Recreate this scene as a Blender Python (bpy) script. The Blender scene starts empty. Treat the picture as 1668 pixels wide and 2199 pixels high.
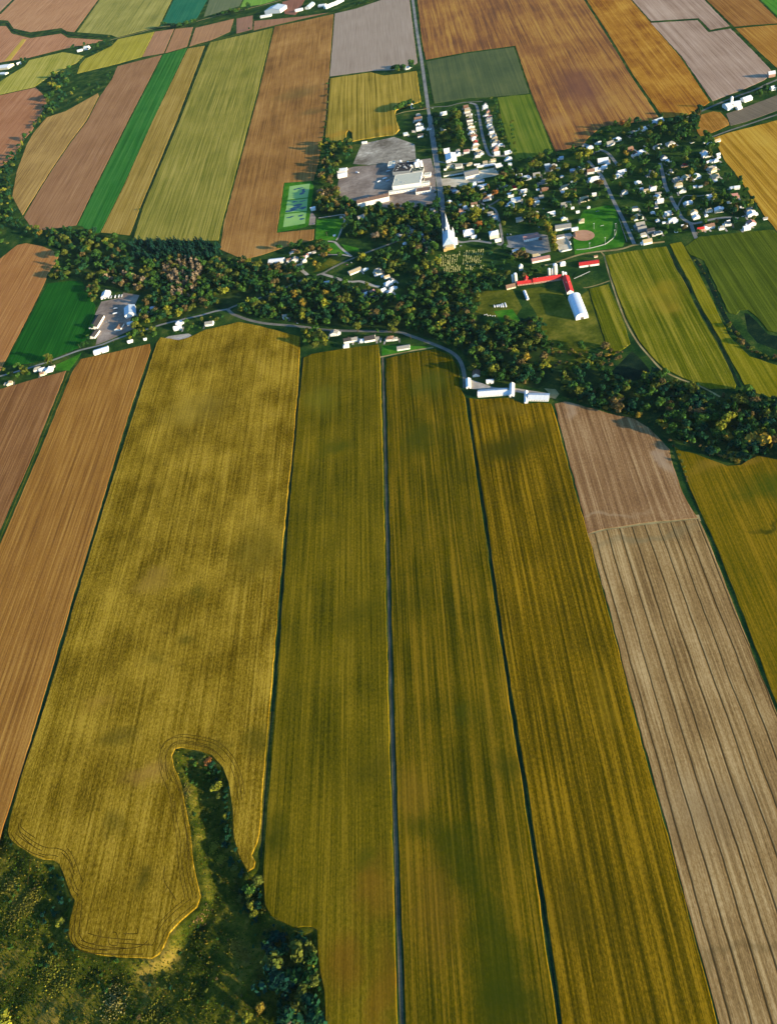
import bpy, math, random
import numpy as np
from mathutils import Vector, Matrix
from mathutils.geometry import tessellate_polygon
random.seed(7); RNG = np.random.default_rng(7)
SC = bpy.context.scene
COL = SC.collection
PI = math.pi
# ------------------------------------------------------------------ where the camera hangs
FW, FH, FOC, HCAM = 1668.0, 2199.0, 1660.0, 950.0
CX, CY = FW/2, FH/2
def _cam():
    v = (768-CX, -675-CY); t = math.tan(math.radians(17))
    ny = -FOC*FOC/(v[0]*t+v[1]); nx = t*ny
    down = Vector((nx, ny, FOC)).normalized()
    fwd = Vector((v[0], v[1], FOC)); fwd = (fwd-down*fwd.dot(down)).normalized()
    up = -down
    return fwd.cross(up), fwd, up
EA, NO, UP = _cam()
def U(px, py, h=0.0):
    """photo point -> place on the land at height h (metres)"""
    d = Vector((px-CX, py-CY, FOC)).normalized()
    k = -(HCAM-h)/d.dot(UP)
    return Vector((k*d.dot(EA), k*d.dot(NO)))
def PX(x, y, z=0.0):
    q = EA*x+NO*y+UP*(z-HCAM)
    return (CX+FOC*q.x/q.z, CY+FOC*q.y/q.z, q.z)
def L(r, g, b):
    f = lambda c: (c/12.92 if c <= .04045 else ((c+.055)/1.055)**2.4)
    return (f(r/255), f(g/255), f(b/255), 1.0)
# ------------------------------------------------------------------ object helpers
def tag(o, label=None, cat=None, group=None, kind=None):
    if label: o['label'] = label
    if cat: o['category'] = cat
    if group: o['group'] = group
    if kind: o['kind'] = kind
    return o
def mesh(name, verts, faces, mats, parent=None, midx=None, smooth=False):
    me = bpy.data.meshes.new(name)
    me.from_pydata([tuple(v) for v in verts], [], faces)
    if not isinstance(mats, (list, tuple)): mats = [mats]
    for m in mats: me.materials.append(m)
    if midx is not None: me.polygons.foreach_set('material_index', midx)
    if smooth: me.polygons.foreach_set('use_smooth', [True]*len(me.polygons))
    me.update()
    o = bpy.data.objects.new(name, me); COL.objects.link(o)
    if parent: o.parent = parent
    return o
def empty(name, x, y, rz=0.0, z=0.0):
    o = bpy.data.objects.new(name, None); COL.objects.link(o)
    o.empty_display_size = 1.0
    o.location = (x, y, z); o.rotation_euler = (0, 0, rz)
    return o
class MB:
    def __init__(s): s.v = []; s.f = []; s.m = []
    def add(s, vs, fs, m=0):
        n = len(s.v); s.v += [tuple(v) for v in vs]
        s.f += [tuple(i+n for i in f) for f in fs]; s.m += [m]*len(fs)
    def box(s, x0, x1, y0, y1, z0, z1, m=0):
        s.add([(x0,y0,z0),(x1,y0,z0),(x1,y1,z0),(x0,y1,z0),(x0,y0,z1),(x1,y0,z1),(x1,y1,z1),(x0,y1,z1)],
              [(0,3,2,1),(4,5,6,7),(0,1,5,4),(1,2,6,5),(2,3,7,6),(3,0,4,7)], m)
    def lathe(s, x, y, prof, n=14, m=0):
        vs = []; fs = []
        for r, z in prof:
            for i in range(n):
                a = 2*PI*i/n; vs.append((x+r*math.cos(a), y+r*math.sin(a), z))
        for j in range(len(prof)-1):
            for i in range(n):
                k = (i+1) % n
                fs.append((j*n+i, j*n+k, (j+1)*n+k, (j+1)*n+i))
        fs.append(tuple(range((len(prof)-1)*n, len(prof)*n)))
        s.add(vs, fs, m)
    def bar(s, a, b, r, n=6, m=0, r2=None):
        a = Vector(a); b = Vector(b); d = (b-a).normalized()
        u = d.orthogonal().normalized(); w = d.cross(u); r2 = r if r2 is None else r2
        vs = [a+(u*math.cos(2*PI*i/n)+w*math.sin(2*PI*i/n))*r for i in range(n)]
        vs += [b+(u*math.cos(2*PI*i/n)+w*math.sin(2*PI*i/n))*r2 for i in range(n)]
        fs = [(i, (i+1) % n, n+(i+1) % n, n+i) for i in range(n)]+[tuple(range(n-1, -1, -1)), tuple(range(n, 2*n))]
        s.add(vs, fs, m)
    def build(s, name, mats, parent=None, smooth=False): return mesh(name, s.v, s.f, mats, parent, s.m, smooth)
def area2(p): return sum(p[i][0]*p[(i+1) % len(p)][1]-p[(i+1) % len(p)][0]*p[i][1] for i in range(len(p)))
def ragged(pts, step=14.0, amp=.8):
    rr = random.Random(len(pts)*17+int(abs(pts[0][0]))); out = []
    for i in range(len(pts)):
        a = Vector(pts[i][:2]); b = Vector(pts[(i+1) % len(pts)][:2]); n = max(1, min(80, int((b-a).length/step))); d = (b-a).normalized(); q = Vector((-d.y, d.x))
        out.append(tuple(a))
        for k in range(1, n): out.append(tuple(a+(b-a)*(k+rr.uniform(-.25, .25))/n+q*rr.uniform(-amp, amp)))
    return out
def slab(name, pts, z0, z1, mat, sides=True, inset=0.0):
    """a filled outline with real thickness; inset lets a crop edge lean back"""
    if area2(pts) < 0: pts = pts[::-1]
    n = len(pts); base = pts
    if inset:
        pts = []
        for i in range(n):
            a, b, c = (Vector(base[(i+k) % n][:2]) for k in (-1, 0, 1))
            d1 = (b-a).normalized(); d2 = (c-b).normalized(); q = Vector((-d1.y-d2.y, d1.x+d2.x))
            q = q.normalized()*min(1.6, 1/max(.4, math.sqrt(max(0, (1+d1.dot(d2))/2)))) if q.length > 1e-4 else q
            lit = max(0.0, -(q.x*.83-q.y*.56)/max(q.length, 1e-6))      # edges facing the sun slope back further, shaped for a bright rim
            pts.append(tuple(b+q*inset*(1+lit*2.6)))
    tri = tessellate_polygon([[Vector((p[0], p[1], 0)) for p in pts]])
    vs = [(p[0], p[1], z1) for p in pts]; fs = []
    for t in tri:
        a, b, c = (pts[i] for i in t)
        fs.append(tuple(t) if (b[0]-a[0])*(c[1]-a[1])-(b[1]-a[1])*(c[0]-a[0]) > 0 else tuple(t[::-1]))
    if sides:
        vs += [(p[0], p[1], z0) for p in base]
        fs += [(i, n+i, n+(i+1) % n, (i+1) % n) for i in range(n)]
    return mesh(name, vs, fs, mat)
def smooth_line(P, k=4):
    """Catmull-Rom through the points"""
    if len(P) < 3: return P
    out = []
    for i in range(len(P)-1):
        p0 = P[max(i-1, 0)]; p1 = P[i]; p2 = P[i+1]; p3 = P[min(i+2, len(P)-1)]
        for j in range(k):
            t = j/k
            out.append((p1*2+(p2-p0)*t+(p0*2-p1*5+p2*4-p3)*t*t+(p1*3-p0-p2*3+p3)*t**3)*.5)
    return out+[P[-1]]
def strip_pts(P, w):
    l = []; r = []
    for i, p in enumerate(P):
        d = (P[min(i+1, len(P)-1)]-P[max(i-1, 0)]).normalized(); nrm = Vector((-d.y, d.x))
        l.append(p+nrm*w/2); r.append(p-nrm*w/2)
    return l, r
def road(name, pix, w, mat, z=.06, label=None, cat='road', k=4):
    P = smooth_line([U(*p) for p in pix], k); l, r = strip_pts(P, w); n = len(P)
    vs = [(p.x, p.y, z) for p in l]+[(p.x, p.y, z) for p in r]
    fs = [(i, n+i, n+i+1, i+1) for i in range(n-1)]
    ROADS.append((P, w))
    return tag(mesh(name, vs, fs, mat), label, cat, None, 'structure')
ROADS = []
def inside(p, poly):
    x, y = p; c = False; n = len(poly); j = n-1
    for i in range(n):
        xi, yi = poly[i][0], poly[i][1]; xj, yj = poly[j][0], poly[j][1]
        if (yi > y) != (yj > y) and x < (xj-xi)*(y-yi)/(yj-yi)+xi: c = not c
        j = i
    return c
# ------------------------------------------------------------------ materials
def nt(name):
    m = bpy.data.materials.new(name); m.use_nodes = True
    t = m.node_tree; t.nodes.clear()
    return m, t
class G:
    """short hand for building node graphs"""
    def __init__(s, t): s.t = t
    def n(s, kind, **kw):
        o = s.t.nodes.new(kind)
        for k, v in kw.items(): setattr(o, k, v)
        return o
    def set(s, sock, v):
        if isinstance(v, (int, float, tuple, list)): sock.default_value = v
        else: s.t.links.new(v, sock)
    def math(s, op, a, b=0.0, c=None, clamp=False):
        o = s.n('ShaderNodeMath', operation=op, use_clamp=clamp)
        s.set(o.inputs[0], a); s.set(o.inputs[1], b)
        if c is not None: s.set(o.inputs[2], c)
        return o.outputs[0]
    def vmath(s, op, a, b=(0, 0, 0)):
        o = s.n('ShaderNodeVectorMath', operation=op); s.set(o.inputs[0], a); s.set(o.inputs[1], b)
        return o.outputs['Value'] if op in ('LENGTH', 'DOT_PRODUCT', 'DISTANCE') else o.outputs[0]
    def noise(s, vec, scale=1.0, detail=3.0, rough=.5):
        o = s.n('ShaderNodeTexNoise'); s.set(o.inputs['Vector'], vec); o.inputs['Scale'].default_value = scale
        o.inputs['Detail'].default_value = detail; o.inputs['Roughness'].default_value = rough
        return o.outputs['Fac']
    def ramp(s, f, stops):
        o = s.n('ShaderNodeValToRGB'); e = o.color_ramp.elements
        while len(e) < len(stops): e.new(.5)
        for x, (p, c) in zip(e, stops): x.position = p; x.color = c
        s.t.links.new(f, o.inputs[0]); return o.outputs[0]
    def mix(s, f, a, b, mode='MIX'):
        o = s.n('ShaderNodeMix', data_type='RGBA', blend_type=mode)
        s.set(o.inputs[0], f); s.set(o.inputs[6], a); s.set(o.inputs[7], b); return o.outputs[2]
    def smooth(s, v, lo, hi, a=0.0, b=1.0):
        o = s.n('ShaderNodeMapRange', interpolation_type='SMOOTHSTEP')
        s.set(o.inputs[0], v)
        for i, q in enumerate((lo, hi, a, b)): o.inputs[i+1].default_value = q
        return o.outputs[0]
    def out(s, col, rough=1.0, bump=None, spec=0.0, bstr=.5, bdist=.3):
        b = s.n('ShaderNodeBsdfPrincipled'); s.set(b.inputs['Base Color'], col)
        s.set(b.inputs['Roughness'], rough); b.inputs['Specular IOR Level'].default_value = spec
        if bump is not None:
            k = s.n('ShaderNodeBump'); k.inputs['Strength'].default_value = bstr; k.inputs['Distance'].default_value = bdist
            s.set(k.inputs['Height'], bump); s.set(b.inputs['Normal'], k.outputs[0])
        o = s.n('ShaderNodeOutputMaterial'); s.t.links.new(b.outputs[0], o.inputs[0])
def coord(g, rot=0.0):
    c = g.n('ShaderNodeTexCoord').outputs['Object']
    if rot:
        m = g.n('ShaderNodeMapping'); m.inputs['Rotation'].default_value = (0, 0, -rot)
        g.t.links.new(c, m.inputs[0]); c = m.outputs[0]
    return c
def field_mat(name, lo, mid, hi, rows=9.0, streak=.9, fine=.5, patch=.5, grain=.5, rot=0.0, seed=0.0, furrow=None, blobs=(), psize=130., bump=.35, cross=None):
    m, t = nt(name); g = G(t)
    P = coord(g, rot)
    Pr = g.vmath('ADD', P, (seed*313.7, seed*177.1, seed*7.))
    wob = g.noise(g.vmath('MULTIPLY', Pr, (.004, .004, .0)), 1.0, 2)
    sx = g.vmath('ADD', Pr, g.vmath('MULTIPLY', g.n('ShaderNodeTexNoise').outputs['Color'], (0, 0, 0)))
    s1 = g.noise(g.vmath('MULTIPLY', sx, (1.5/rows, 1/(rows*70), 0)), 1.0, 3, .68)
    s2 = g.noise(g.vmath('MULTIPLY', sx, (.34, .006, 0)), 1.0, 2, .6)
    gr = g.noise(g.vmath('MULTIPLY', sx, (.5, .2, 0)), 1.0, 3, .8)
    pt = g.noise(g.vmath('MULTIPLY', sx, (1/psize, 1/psize*.7, 0)), 1.0, 5, .62)
    v = g.math('MULTIPLY_ADD', g.math('SUBTRACT', s1, .5), streak*1.25, .5)
    v = g.math('MULTIPLY_ADD', g.math('SUBTRACT', s2, .5), fine*1.15, v)
    v = g.math('MULTIPLY_ADD', g.math('SUBTRACT', gr, .5), grain*1.35, v)
    v = g.math('MULTIPLY_ADD', g.math('SUBTRACT', pt, .5), patch*1.15, v)
    col = g.ramp(v, [(.22, lo), (.5, mid), (.78, hi)])
    if blobs:
        wn = g.n('ShaderNodeTexNoise'); wn.inputs['Scale'].default_value = .02; wn.inputs['Detail'].default_value = 4
        t.links.new(P, wn.inputs['Vector'])
        W = g.vmath('MULTIPLY', g.vmath('SUBTRACT', wn.outputs['Color'], (.5, .5, .5)), (70, 70, 0))
        Q = g.vmath('ADD', coord(g), W)
        for (bx, by, rx, ry, c, amt) in blobs:
            w = U(bx, by)
            d = g.vmath('LENGTH', g.vmath('MULTIPLY', g.vmath('SUBTRACT', Q, (w.x, w.y, 0)), (1/rx, 1/ry, 0)))
            f = g.smooth(d, .1, 1.45, amt, 0.0)
            col = g.mix(g.math('MULTIPLY', f, g.math('MULTIPLY_ADD', s2, .7, .65), clamp=True), col, c)
    h = g.math('MULTIPLY_ADD', s2, .6, gr)
    if furrow:
        per, wid, dark, off = furrow
        x = g.n('ShaderNodeSeparateXYZ'); t.links.new(P, x.inputs[0])
        xx = g.math('MULTIPLY_ADD', g.math('SUBTRACT', g.noise(g.vmath('MULTIPLY', P, (.012, .012, 0)), 1.0, 3), .5), 5.0, x.outputs[0])
        fr = g.math('PINGPONG', g.math('ADD', xx, off), per/2)
        f = g.smooth(fr, wid*.25, wid, 1.0, 0.0)
        f = g.math('MULTIPLY', f, g.math('MULTIPLY_ADD', gr, .5, .62), clamp=True)
        col = g.mix(f, col, dark)
        h = g.math('SUBTRACT', h, g.math('MULTIPLY', f, 1.5))
    g.out(col, 1.0, h, 0.0, bump, .35)
    return m
def plain(name, c, rough=.9, var=.18, scale=.4, spec=.1, metal=0.0, c2=None):
    m, t = nt(name); g = G(t); P = coord(g)
    f = g.noise(g.vmath('MULTIPLY', P, (scale, scale, scale)), 1.0, 4, .6)
    a = c2 or tuple(x*(1-var) for x in c[:3])+(1,)
    col = g.ramp(f, [(.3, a), (.7, c)])
    g.out(col, rough, None, spec)
    return m
def corr(name, c, rough=.55, spec=.3, per=1.1, dark=.75):
    """ribbed sheet-metal or shingle courses: fine ribs down the slope, weathering patches"""
    m, t = nt(name); g = G(t); P = coord(g)
    x = g.n('ShaderNodeSeparateXYZ'); t.links.new(P, x.inputs[0])
    rib = g.smooth(g.math('PINGPONG', x.outputs[0], per/2), 0.0, per*.2, 0.0, 1.0)
    f = g.noise(g.vmath('MULTIPLY', P, (.25, .12, .3)), 1.0, 4, .6)
    k = g.math('MULTIPLY_ADD', rib, .12, g.math('MULTIPLY', f, 1.0))
    col = g.ramp(k, [(.3, tuple(q*dark for q in c[:3])+(1,)), (.7, c)])
    g.out(col, rough, rib, spec, .3, .05)
    return m
def ground_mat(name, stops, s1=.02, s2=.25, s3=.9, bump=.5, mixf=(.9, .6, .5), bd=.4):
    m, t = nt(name); g = G(t); P = coord(g)
    a = g.noise(g.vmath('MULTIPLY', P, (s1, s1, 0)), 1.0, 5, .6)
    b = g.noise(g.vmath('MULTIPLY', P, (s2, s2, 0)), 1.0, 4, .6)
    c = g.noise(g.vmath('MULTIPLY', P, (s3, s3, 0)), 1.0, 3, .7)
    v = g.math('MULTIPLY_ADD', g.math('SUBTRACT', a, .5), mixf[0]*1.6, .5)
    v = g.math('MULTIPLY_ADD', g.math('SUBTRACT', b, .5), mixf[1], v)
    v = g.math('MULTIPLY_ADD', g.math('SUBTRACT', c, .5), mixf[2], v)
    g.out(g.ramp(v, stops), 1.0, g.math('ADD', b, c), 0.0, bump, bd)
    return m
M = {}
M['ground'] = ground_mat('ground_grass', [(.2, L(20, 48, 24)), (.45, L(36, 66, 28)), (.62, L(58, 82, 32)), (.85, L(98, 100, 46))])
M['lawn'] = ground_mat('mown_grass', [(.25, L(46, 96, 22)), (.5, L(60, 120, 30)), (.8, L(90, 134, 38))], .03, .2, .8, .3)
M['meadow'] = ground_mat('rough_meadow', [(.2, L(54, 66, 18)), (.5, L(88, 94, 26)), (.8, L(128, 120, 46))], .02, .12, .6, .5)
M['scrub'] = ground_mat('scrub_floor', [(.18, L(26, 38, 10)), (.42, L(58, 68, 15)), (.62, L(92, 90, 25)), (.85, L(136, 116, 48))], .018, .16, .8, .8, (1.0, .8, .5), .8)
M['forest'] = ground_mat('forest_floor', [(.2, L(24, 42, 24)), (.5, L(44, 66, 30)), (.85, L(84, 92, 40))], .03, .3, .9, .6)
M['asphalt'] = ground_mat('asphalt', [(.2, L(108, 108, 104)), (.5, L(136, 134, 126)), (.8, L(160, 154, 142))], .03, .4, 1.5, .1)
M['lane'] = ground_mat('lane_gravel', [(.2, L(92, 92, 86)), (.5, L(118, 114, 102)), (.8, L(146, 138, 118))], .03, .4, 1.5, .1)
M['gravel'] = ground_mat('pale_gravel', [(.2, L(138, 130, 116)), (.5, L(168, 158, 142)), (.8, L(200, 190, 172))], .02, .15, .7, .3)
M['rubble'] = ground_mat('rough_grey_gravel', [(.2, L(110, 100, 84)), (.45, L(148, 138, 120)), (.62, L(168, 158, 138)), (.85, L(212, 202, 180))], .012, .07, .5, .6, (.9, .9, .5))
M['lot'] = ground_mat('worn_asphalt_yard', [(.2, L(112, 98, 86)), (.5, L(142, 126, 110)), (.8, L(174, 158, 140))], .014, .1, .6, .2)
M['dust'] = ground_mat('pale_sandy_yard', [(.2, L(176, 158, 126)), (.5, L(204, 188, 156)), (.8, L(226, 214, 184))], .03, .2, .7, .2)
M['track'] = ground_mat('farm_track', [(.2, L(126, 108, 66)), (.5, L(158, 138, 88)), (.8, L(184, 164, 112))], .03, .2, .8, .2)
M['sand'] = ground_mat('infield_clay', [(.2, L(176, 126, 92)), (.5, L(196, 146, 110)), (.8, L(208, 162, 126))], .03, .3, 1.0, .2)
M['water'] = None
def water_mat(name, c, c2, rough=.12):
    m, t = nt(name); g = G(t); P = coord(g)
    f = g.noise(g.vmath('MULTIPLY', P, (.03, .03, 0)), 1.0, 3)
    b = g.n('ShaderNodeBsdfPrincipled'); g.set(b.inputs['Base Color'], g.ramp(f, [(.35, c), (.65, c2)]))
    b.inputs['Roughness'].default_value = rough; b.inputs['Specular IOR Level'].default_value = .4
    o = g.n('ShaderNodeOutputMaterial'); t.links.new(b.outputs[0], o.inputs[0]); return m
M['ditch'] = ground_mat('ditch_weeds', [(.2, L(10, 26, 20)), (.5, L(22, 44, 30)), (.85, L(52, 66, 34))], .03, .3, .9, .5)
M['cemetery'] = ground_mat('cemetery_grass', [(.2, L(34, 56, 20)), (.5, L(58, 80, 26)), (.8, L(104, 112, 44))], .03, .25, .7, .4)
M['farmlane'] = ground_mat('dark_lane', [(.2, L(66, 66, 50)), (.5, L(88, 86, 66)), (.8, L(118, 108, 80))], .03, .3, 1.2, .2)
M['creek'] = water_mat('dark_creek_water', L(10, 30, 32), L(16, 40, 42), .35)
M['white'] = plain('white_siding', L(236, 233, 226), .7, .1, .3, .2)
M['cream'] = plain('cream_siding', L(224, 212, 184), .8, .12, .3, .1)
M['pink'] = plain('pinkish_brick', L(178, 140, 122), .9, .15, .6, .1)
M['brick'] = plain('brown_brick', L(136, 96, 74), .9, .18, .7, .1)
M['greyw'] = plain('grey_siding', L(150, 152, 150), .8, .12, .3, .1)
M['stone'] = plain('warm_fieldstone', L(206, 176, 120), .95, .3, .35, .0)
M['concrete'] = plain('silo_concrete', L(205, 196, 178), .9, .15, .25, .05)
M['roofgrey'] = corr('grey_shingles', L(150, 146, 136), .9, .1)
M['roofdark'] = corr('charcoal_shingles', L(70, 66, 64), .9, .1)
M['roofbrown'] = corr('brown_shingles', L(138, 108, 88), .9, .1)
M['rooftan'] = corr('tan_shingles', L(182, 164, 128), .9, .1)
M['roofwhite'] = corr('white_sheet_metal', L(232, 232, 228), .5, .4)
M['roofred'] = corr('red_sheet_metal', L(200, 52, 48), .7, .2, 1.4, .55)
M['roofblue'] = corr('galvanised_sheet', L(176, 190, 200), .45, .5)
M['roofpink'] = corr('faded_pink_shingles', L(176, 128, 116), .9, .1)
M['flatdark'] = plain('tar_roof', L(72, 68, 66), .95, .35, .15, .05)
M['flatpale'] = plain('pale_membrane_roof', L(206, 202, 176), .8, .1, .08, .1)
M['flatgreen'] = plain('mossy_roof', L(84, 94, 72), .95, .25, .2, .0)
M['dome'] = plain('translucent_cover', L(216, 226, 232), .5, .06, .1, .3)
M['glass'] = plain('window_glass', L(34, 42, 50), .15, .1, .3, .5)
M['doorm'] = plain('barn_door', L(96, 92, 88), .8, .15, .5, .1)
M['wood'] = plain('weathered_wood', L(112, 100, 84), .9, .25, 1.0, .0)
M['metal'] = plain('galvanised_metal', L(178, 180, 178), .4, .1, .6, .4)
M['poolblue'] = water_mat('pool_water', L(40, 160, 205), L(60, 185, 220), .1)
M['granite'] = plain('pale_granite', L(176, 174, 118), .8, .2, .8, .1)
M['plastic'] = plain('white_wrap', L(232, 232, 230), .5, .06, .3, .3)
M['orange'] = plain('orange_paint', L(210, 110, 40), .6, .1, .5, .2)
for n, c in (('carwhite', (226, 226, 224)), ('carsilver', (170, 176, 180)), ('cardark', (44, 50, 60)), ('carred', (170, 34, 34)), ('carblue', (50, 84, 140))):
    M[n] = plain(n+'_paint', L(*c), .35, .04, .5, .5)
M['tyre'] = plain('tyre_rubber', L(34, 34, 34), .9, .1, 1., .0)
M['trunk'] = plain('bark', L(84, 70, 56), 1.0, .3, 1.2, .0)
def leaf_mat():
    m, t = nt('foliage'); g = G(t)
    a = g.n('ShaderNodeAttribute', attribute_name='tint').outputs['Color']
    d = g.n('ShaderNodeBsdfDiffuse'); t.links.new(a, d.inputs[0])
    q = g.n('ShaderNodeBsdfTranslucent'); t.links.new(a, q.inputs[0])
    mx = g.n('ShaderNodeMixShader'); mx.inputs[0].default_value = .22
    t.links.new(d.outputs[0], mx.inputs[1]); t.links.new(q.outputs[0], mx.inputs[2])
    o = g.n('ShaderNodeOutputMaterial'); t.links.new(mx.outputs[0], o.inputs[0]); return m
M['leaf'] = leaf_mat()
# ------------------------------------------------------------------ the land
# the plain is one sheet; where the near hollow dips below it the sheet carries on as a modelled dip
HX0, HX1 = U(-420, 2330).x-30, U(700, 2360).x+1.5
HY0, HY1 = U(300, 2460).y-20, U(400, 1560).y+6
X_ = [-30000, HX0, HX1, 30000]; Y_ = [-6000, HY0, HY1, 40000]
tag(mesh('ground', [(x, y, 0) for y in Y_ for x in X_], [(j*4+i, j*4+i+1, j*4+i+5, j*4+i+4) for j in range(3) for i in range(3) if (i, j) != (1, 1)], M['ground']),
    'dark green grass between the fields, ditches and village', 'ground', None, 'structure')
FIELDS = []
def field(name, pix, z, mat, label, cat='field'):
    pts = [U(p[0], p[1], z) for p in pix]
    FIELDS.append((pts, name))
    return tag(slab(name, ragged([(p.x, p.y) for p in pts]) if z > .3 else [(p.x, p.y) for p in pts], -.3, z, mat, True, .4 if z > .9 else .25), label, cat, None, 'structure')
def patch(name, pix, mat, label, z=.02, cat='lawn'):
    pts = [U(*p) for p in pix]
    return tag(slab(name, [(p.x, p.y) for p in pts], 0, z, mat, False), label, cat, None, 'structure')
ELL = lambda cx, cy, rx, ry, n=40: [(cx+rx*math.cos(2*PI*i/n), cy+ry*math.sin(2*PI*i/n)) for i in range(n)]
OL = lambda *a, **k: field_mat(*a, **k)
# -- the long crop strips in front
c_green = L(66, 74, 8); c_rust = L(128, 82, 18); c_dk = L(70, 66, 10); c_gold = L(168, 128, 48)
f2 = OL('soy_gold', L(84, 66, 4), L(136, 109, 22), L(184, 150, 48), 7, .55, .65, .9, 1.0, seed=1, psize=80,
        blobs=[(250, 1580, 40, 16, L(80, 70, 14), .6), (330, 1420, 26, 12, L(78, 72, 14), .45), (395, 1380, 18, 10, L(74, 70, 14), .6), (300, 1890, 16, 24, L(70, 64, 10), .75),
               (250, 1770, 14, 14, L(78, 70, 12), .5), (320, 1660, 34, 20, L(166, 124, 56), .5), (560, 1600, 26, 30, L(70, 68, 10), .6), (470, 1600, 24, 16, L(82, 74, 14), .5),
               (430, 1270, 22, 14, L(78, 76, 14), .5), (330, 1250, 30, 30, L(164, 128, 54), .4), (560, 1180, 60, 70, L(96, 84, 18), .5), (420, 880, 80, 60, L(142, 120, 44), .4), (210, 1510, 30, 20, L(160, 122, 44), .4)])
F2 = [(336, 738), (345, 724), (385, 730), (412, 722), (440, 708), (490, 697), (512, 691), (560, 700), (600, 711), (645, 723), (643, 780), (640, 830), (629, 960), (616, 1080), (600, 1270), (582, 1500), (573, 1600), (565, 1690), (558, 1788), (553, 1810), (541, 1836), (549, 1850), (546, 1864), (531, 1872), (520, 1850), (511, 1830), (503, 1801), (498, 1727), (491, 1680), (478, 1647), (454, 1621), (427, 1611), (389, 1605), (376, 1609), (370, 1622), (374, 1647), (393, 1692), (401, 1742), (410, 1786), (413, 1830), (421, 1880), (432, 1925), (424, 1948), (389, 1978), (365, 2004), (354, 2031), (342, 2050), (326, 2059), (266, 2056), (207, 2050), (165, 2037), (152, 2022), (147, 2005), (150, 1978), (161, 1934), (153, 1922), (145, 1901), (136, 1875), (127, 1855), (115, 1847), (91, 1845), (68, 1836), (38, 1816), (22, 1801), (17, 1786), (21, 1762), (44, 1674), (68, 1603), (84, 1556), (128, 1412), (159, 1300), (196, 1178), (235, 1052), (285, 895)]
field('soybean_field', F2, 1.2, f2, 'wide golden soybean field wrapping round the bushy gully')
f3 = OL('soy_olive', L(58, 58, 4), L(98, 86, 8), L(138, 114, 22), 9, .75, .6, .6, .7, seed=2, psize=110,
        blobs=[(600, 1800, 22, 34, L(58, 62, 6), .8), (720, 960, 40, 24, L(74, 76, 12), .7), (800, 1900, 26, 44, L(132, 88, 24), .45), (740, 2060, 26, 30, L(124, 78, 20), .45), (800, 1650, 30, 26, L(76, 70, 10), .5), (690, 860, 40, 50, L(110, 104, 26), .6), (780, 1320, 40, 30, L(78, 74, 10), .5), (825, 2120, 14, 40, L(132, 88, 20), .45), (790, 1830, 16, 16, L(76, 78, 10), .6)])
field('soybean_field', [(652, 768), (670, 760), (740, 748), (812, 739), (816, 768), (820, 900), (827, 1200), (834, 1500), (844, 1850), (854, 2199), (860, 2400), (704, 2400), (699, 2199), (696, 2125), (687, 2085), (682, 2040), (681, 1998), (668, 1990), (652, 1990), (628, 1993), (607, 1980), (582, 1966), (569, 1944), (565, 1880), (569, 1800), (577, 1700), (588, 1550), (599, 1400), (612, 1220), (624, 1060), (638, 900)], 1.25, f3, 'olive soybean strip between the dark ditch and the grey lane')
f4 = OL('soy_striped', L(52, 54, 3), L(92, 80, 6), L(140, 110, 20), 10, 1.2, .7, .5, .6, seed=3, psize=100,
        blobs=[(910, 1770, 26, 22, L(52, 62, 4), .5), (965, 1810, 28, 26, L(48, 60, 4), .6), (1000, 1860, 26, 32, L(48, 60, 4), .6), (1040, 1940, 26, 44, L(52, 62, 4), .6), (1058, 2030, 30, 50, L(54, 64, 4), .6), (1075, 2130, 32, 44, L(50, 62, 4), .65), (880, 1700, 20, 40, L(136, 102, 28), .4), (930, 1950, 30, 60, L(126, 92, 24), .4), (1000, 1530, 20, 30, L(64, 70, 10), .5), (900, 940, 40, 40, L(66, 70, 10), .75), (1080, 1640, 12, 20, L(60, 64, 8), .5), (1100, 2140, 24, 30, L(54, 62, 6), .7), (930, 820, 40, 50, L(84, 88, 20), .6)])
field('soybean_field', [(828, 770), (886, 757), (934, 749), (968, 763), (986, 793), (987, 832), (998, 852), (1014, 960), (1035, 1100), (1066, 1320), (1092, 1500), (1114, 1637), (1149, 1869), (1177, 2072), (1197, 2199), (1222, 2400), (884, 2400), (871, 2199), (858, 1850), (846, 1500), (838, 1200), (831, 900)], 1.25, f4, 'striped olive crop strip on the sunward side of the grey lane')
f5 = OL('grain_striped', L(60, 54, 3), L(102, 82, 5), L(158, 122, 20), 9, 1.1, .75, .4, .7, seed=4, psize=120,
        blobs=[(1090, 960, 60, 40, L(64, 62, 8), .85), (1150, 930, 40, 30, L(70, 66, 8), .6), (1220, 1950, 26, 60, L(76, 66, 8), .5), (1090, 880, 40, 18, L(118, 98, 26), .5), (1290, 1500, 14, 60, L(132, 106, 18), .5)])
field('grain_field', [(1006, 854), (1026, 857), (1053, 856), (1089, 854), (1105, 858), (1122, 867), (1161, 864), (1183, 866), (1198, 915), (1210, 962), (1235, 1054), (1266, 1160), (1285, 1237), (1322, 1374), (1353, 1500), (1400, 1678), (1440, 1818), (1478, 1967), (1516, 2104), (1540, 2199), (1590, 2400), (1243, 2400), (1206, 2199), (1190, 2072), (1161, 1881), (1127, 1659), (1101, 1500), (1072, 1310), (1043, 1100), (1020, 960)], 1.3, f5, 'ochre ribbed crop strip bordered by a bright yellow edge')
f6a = OL('harrowed_soil', L(106, 76, 46), L(146, 108, 68), L(186, 150, 102), 12, .9, .7, .4, .6, seed=5, psize=80, blobs=[(1430, 985, 10, 40, L(176, 150, 118), .6), (1225, 880, 14, 20, L(184, 154, 118), .6), (1300, 1105, 60, 5, L(176, 148, 108), .5)])
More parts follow.
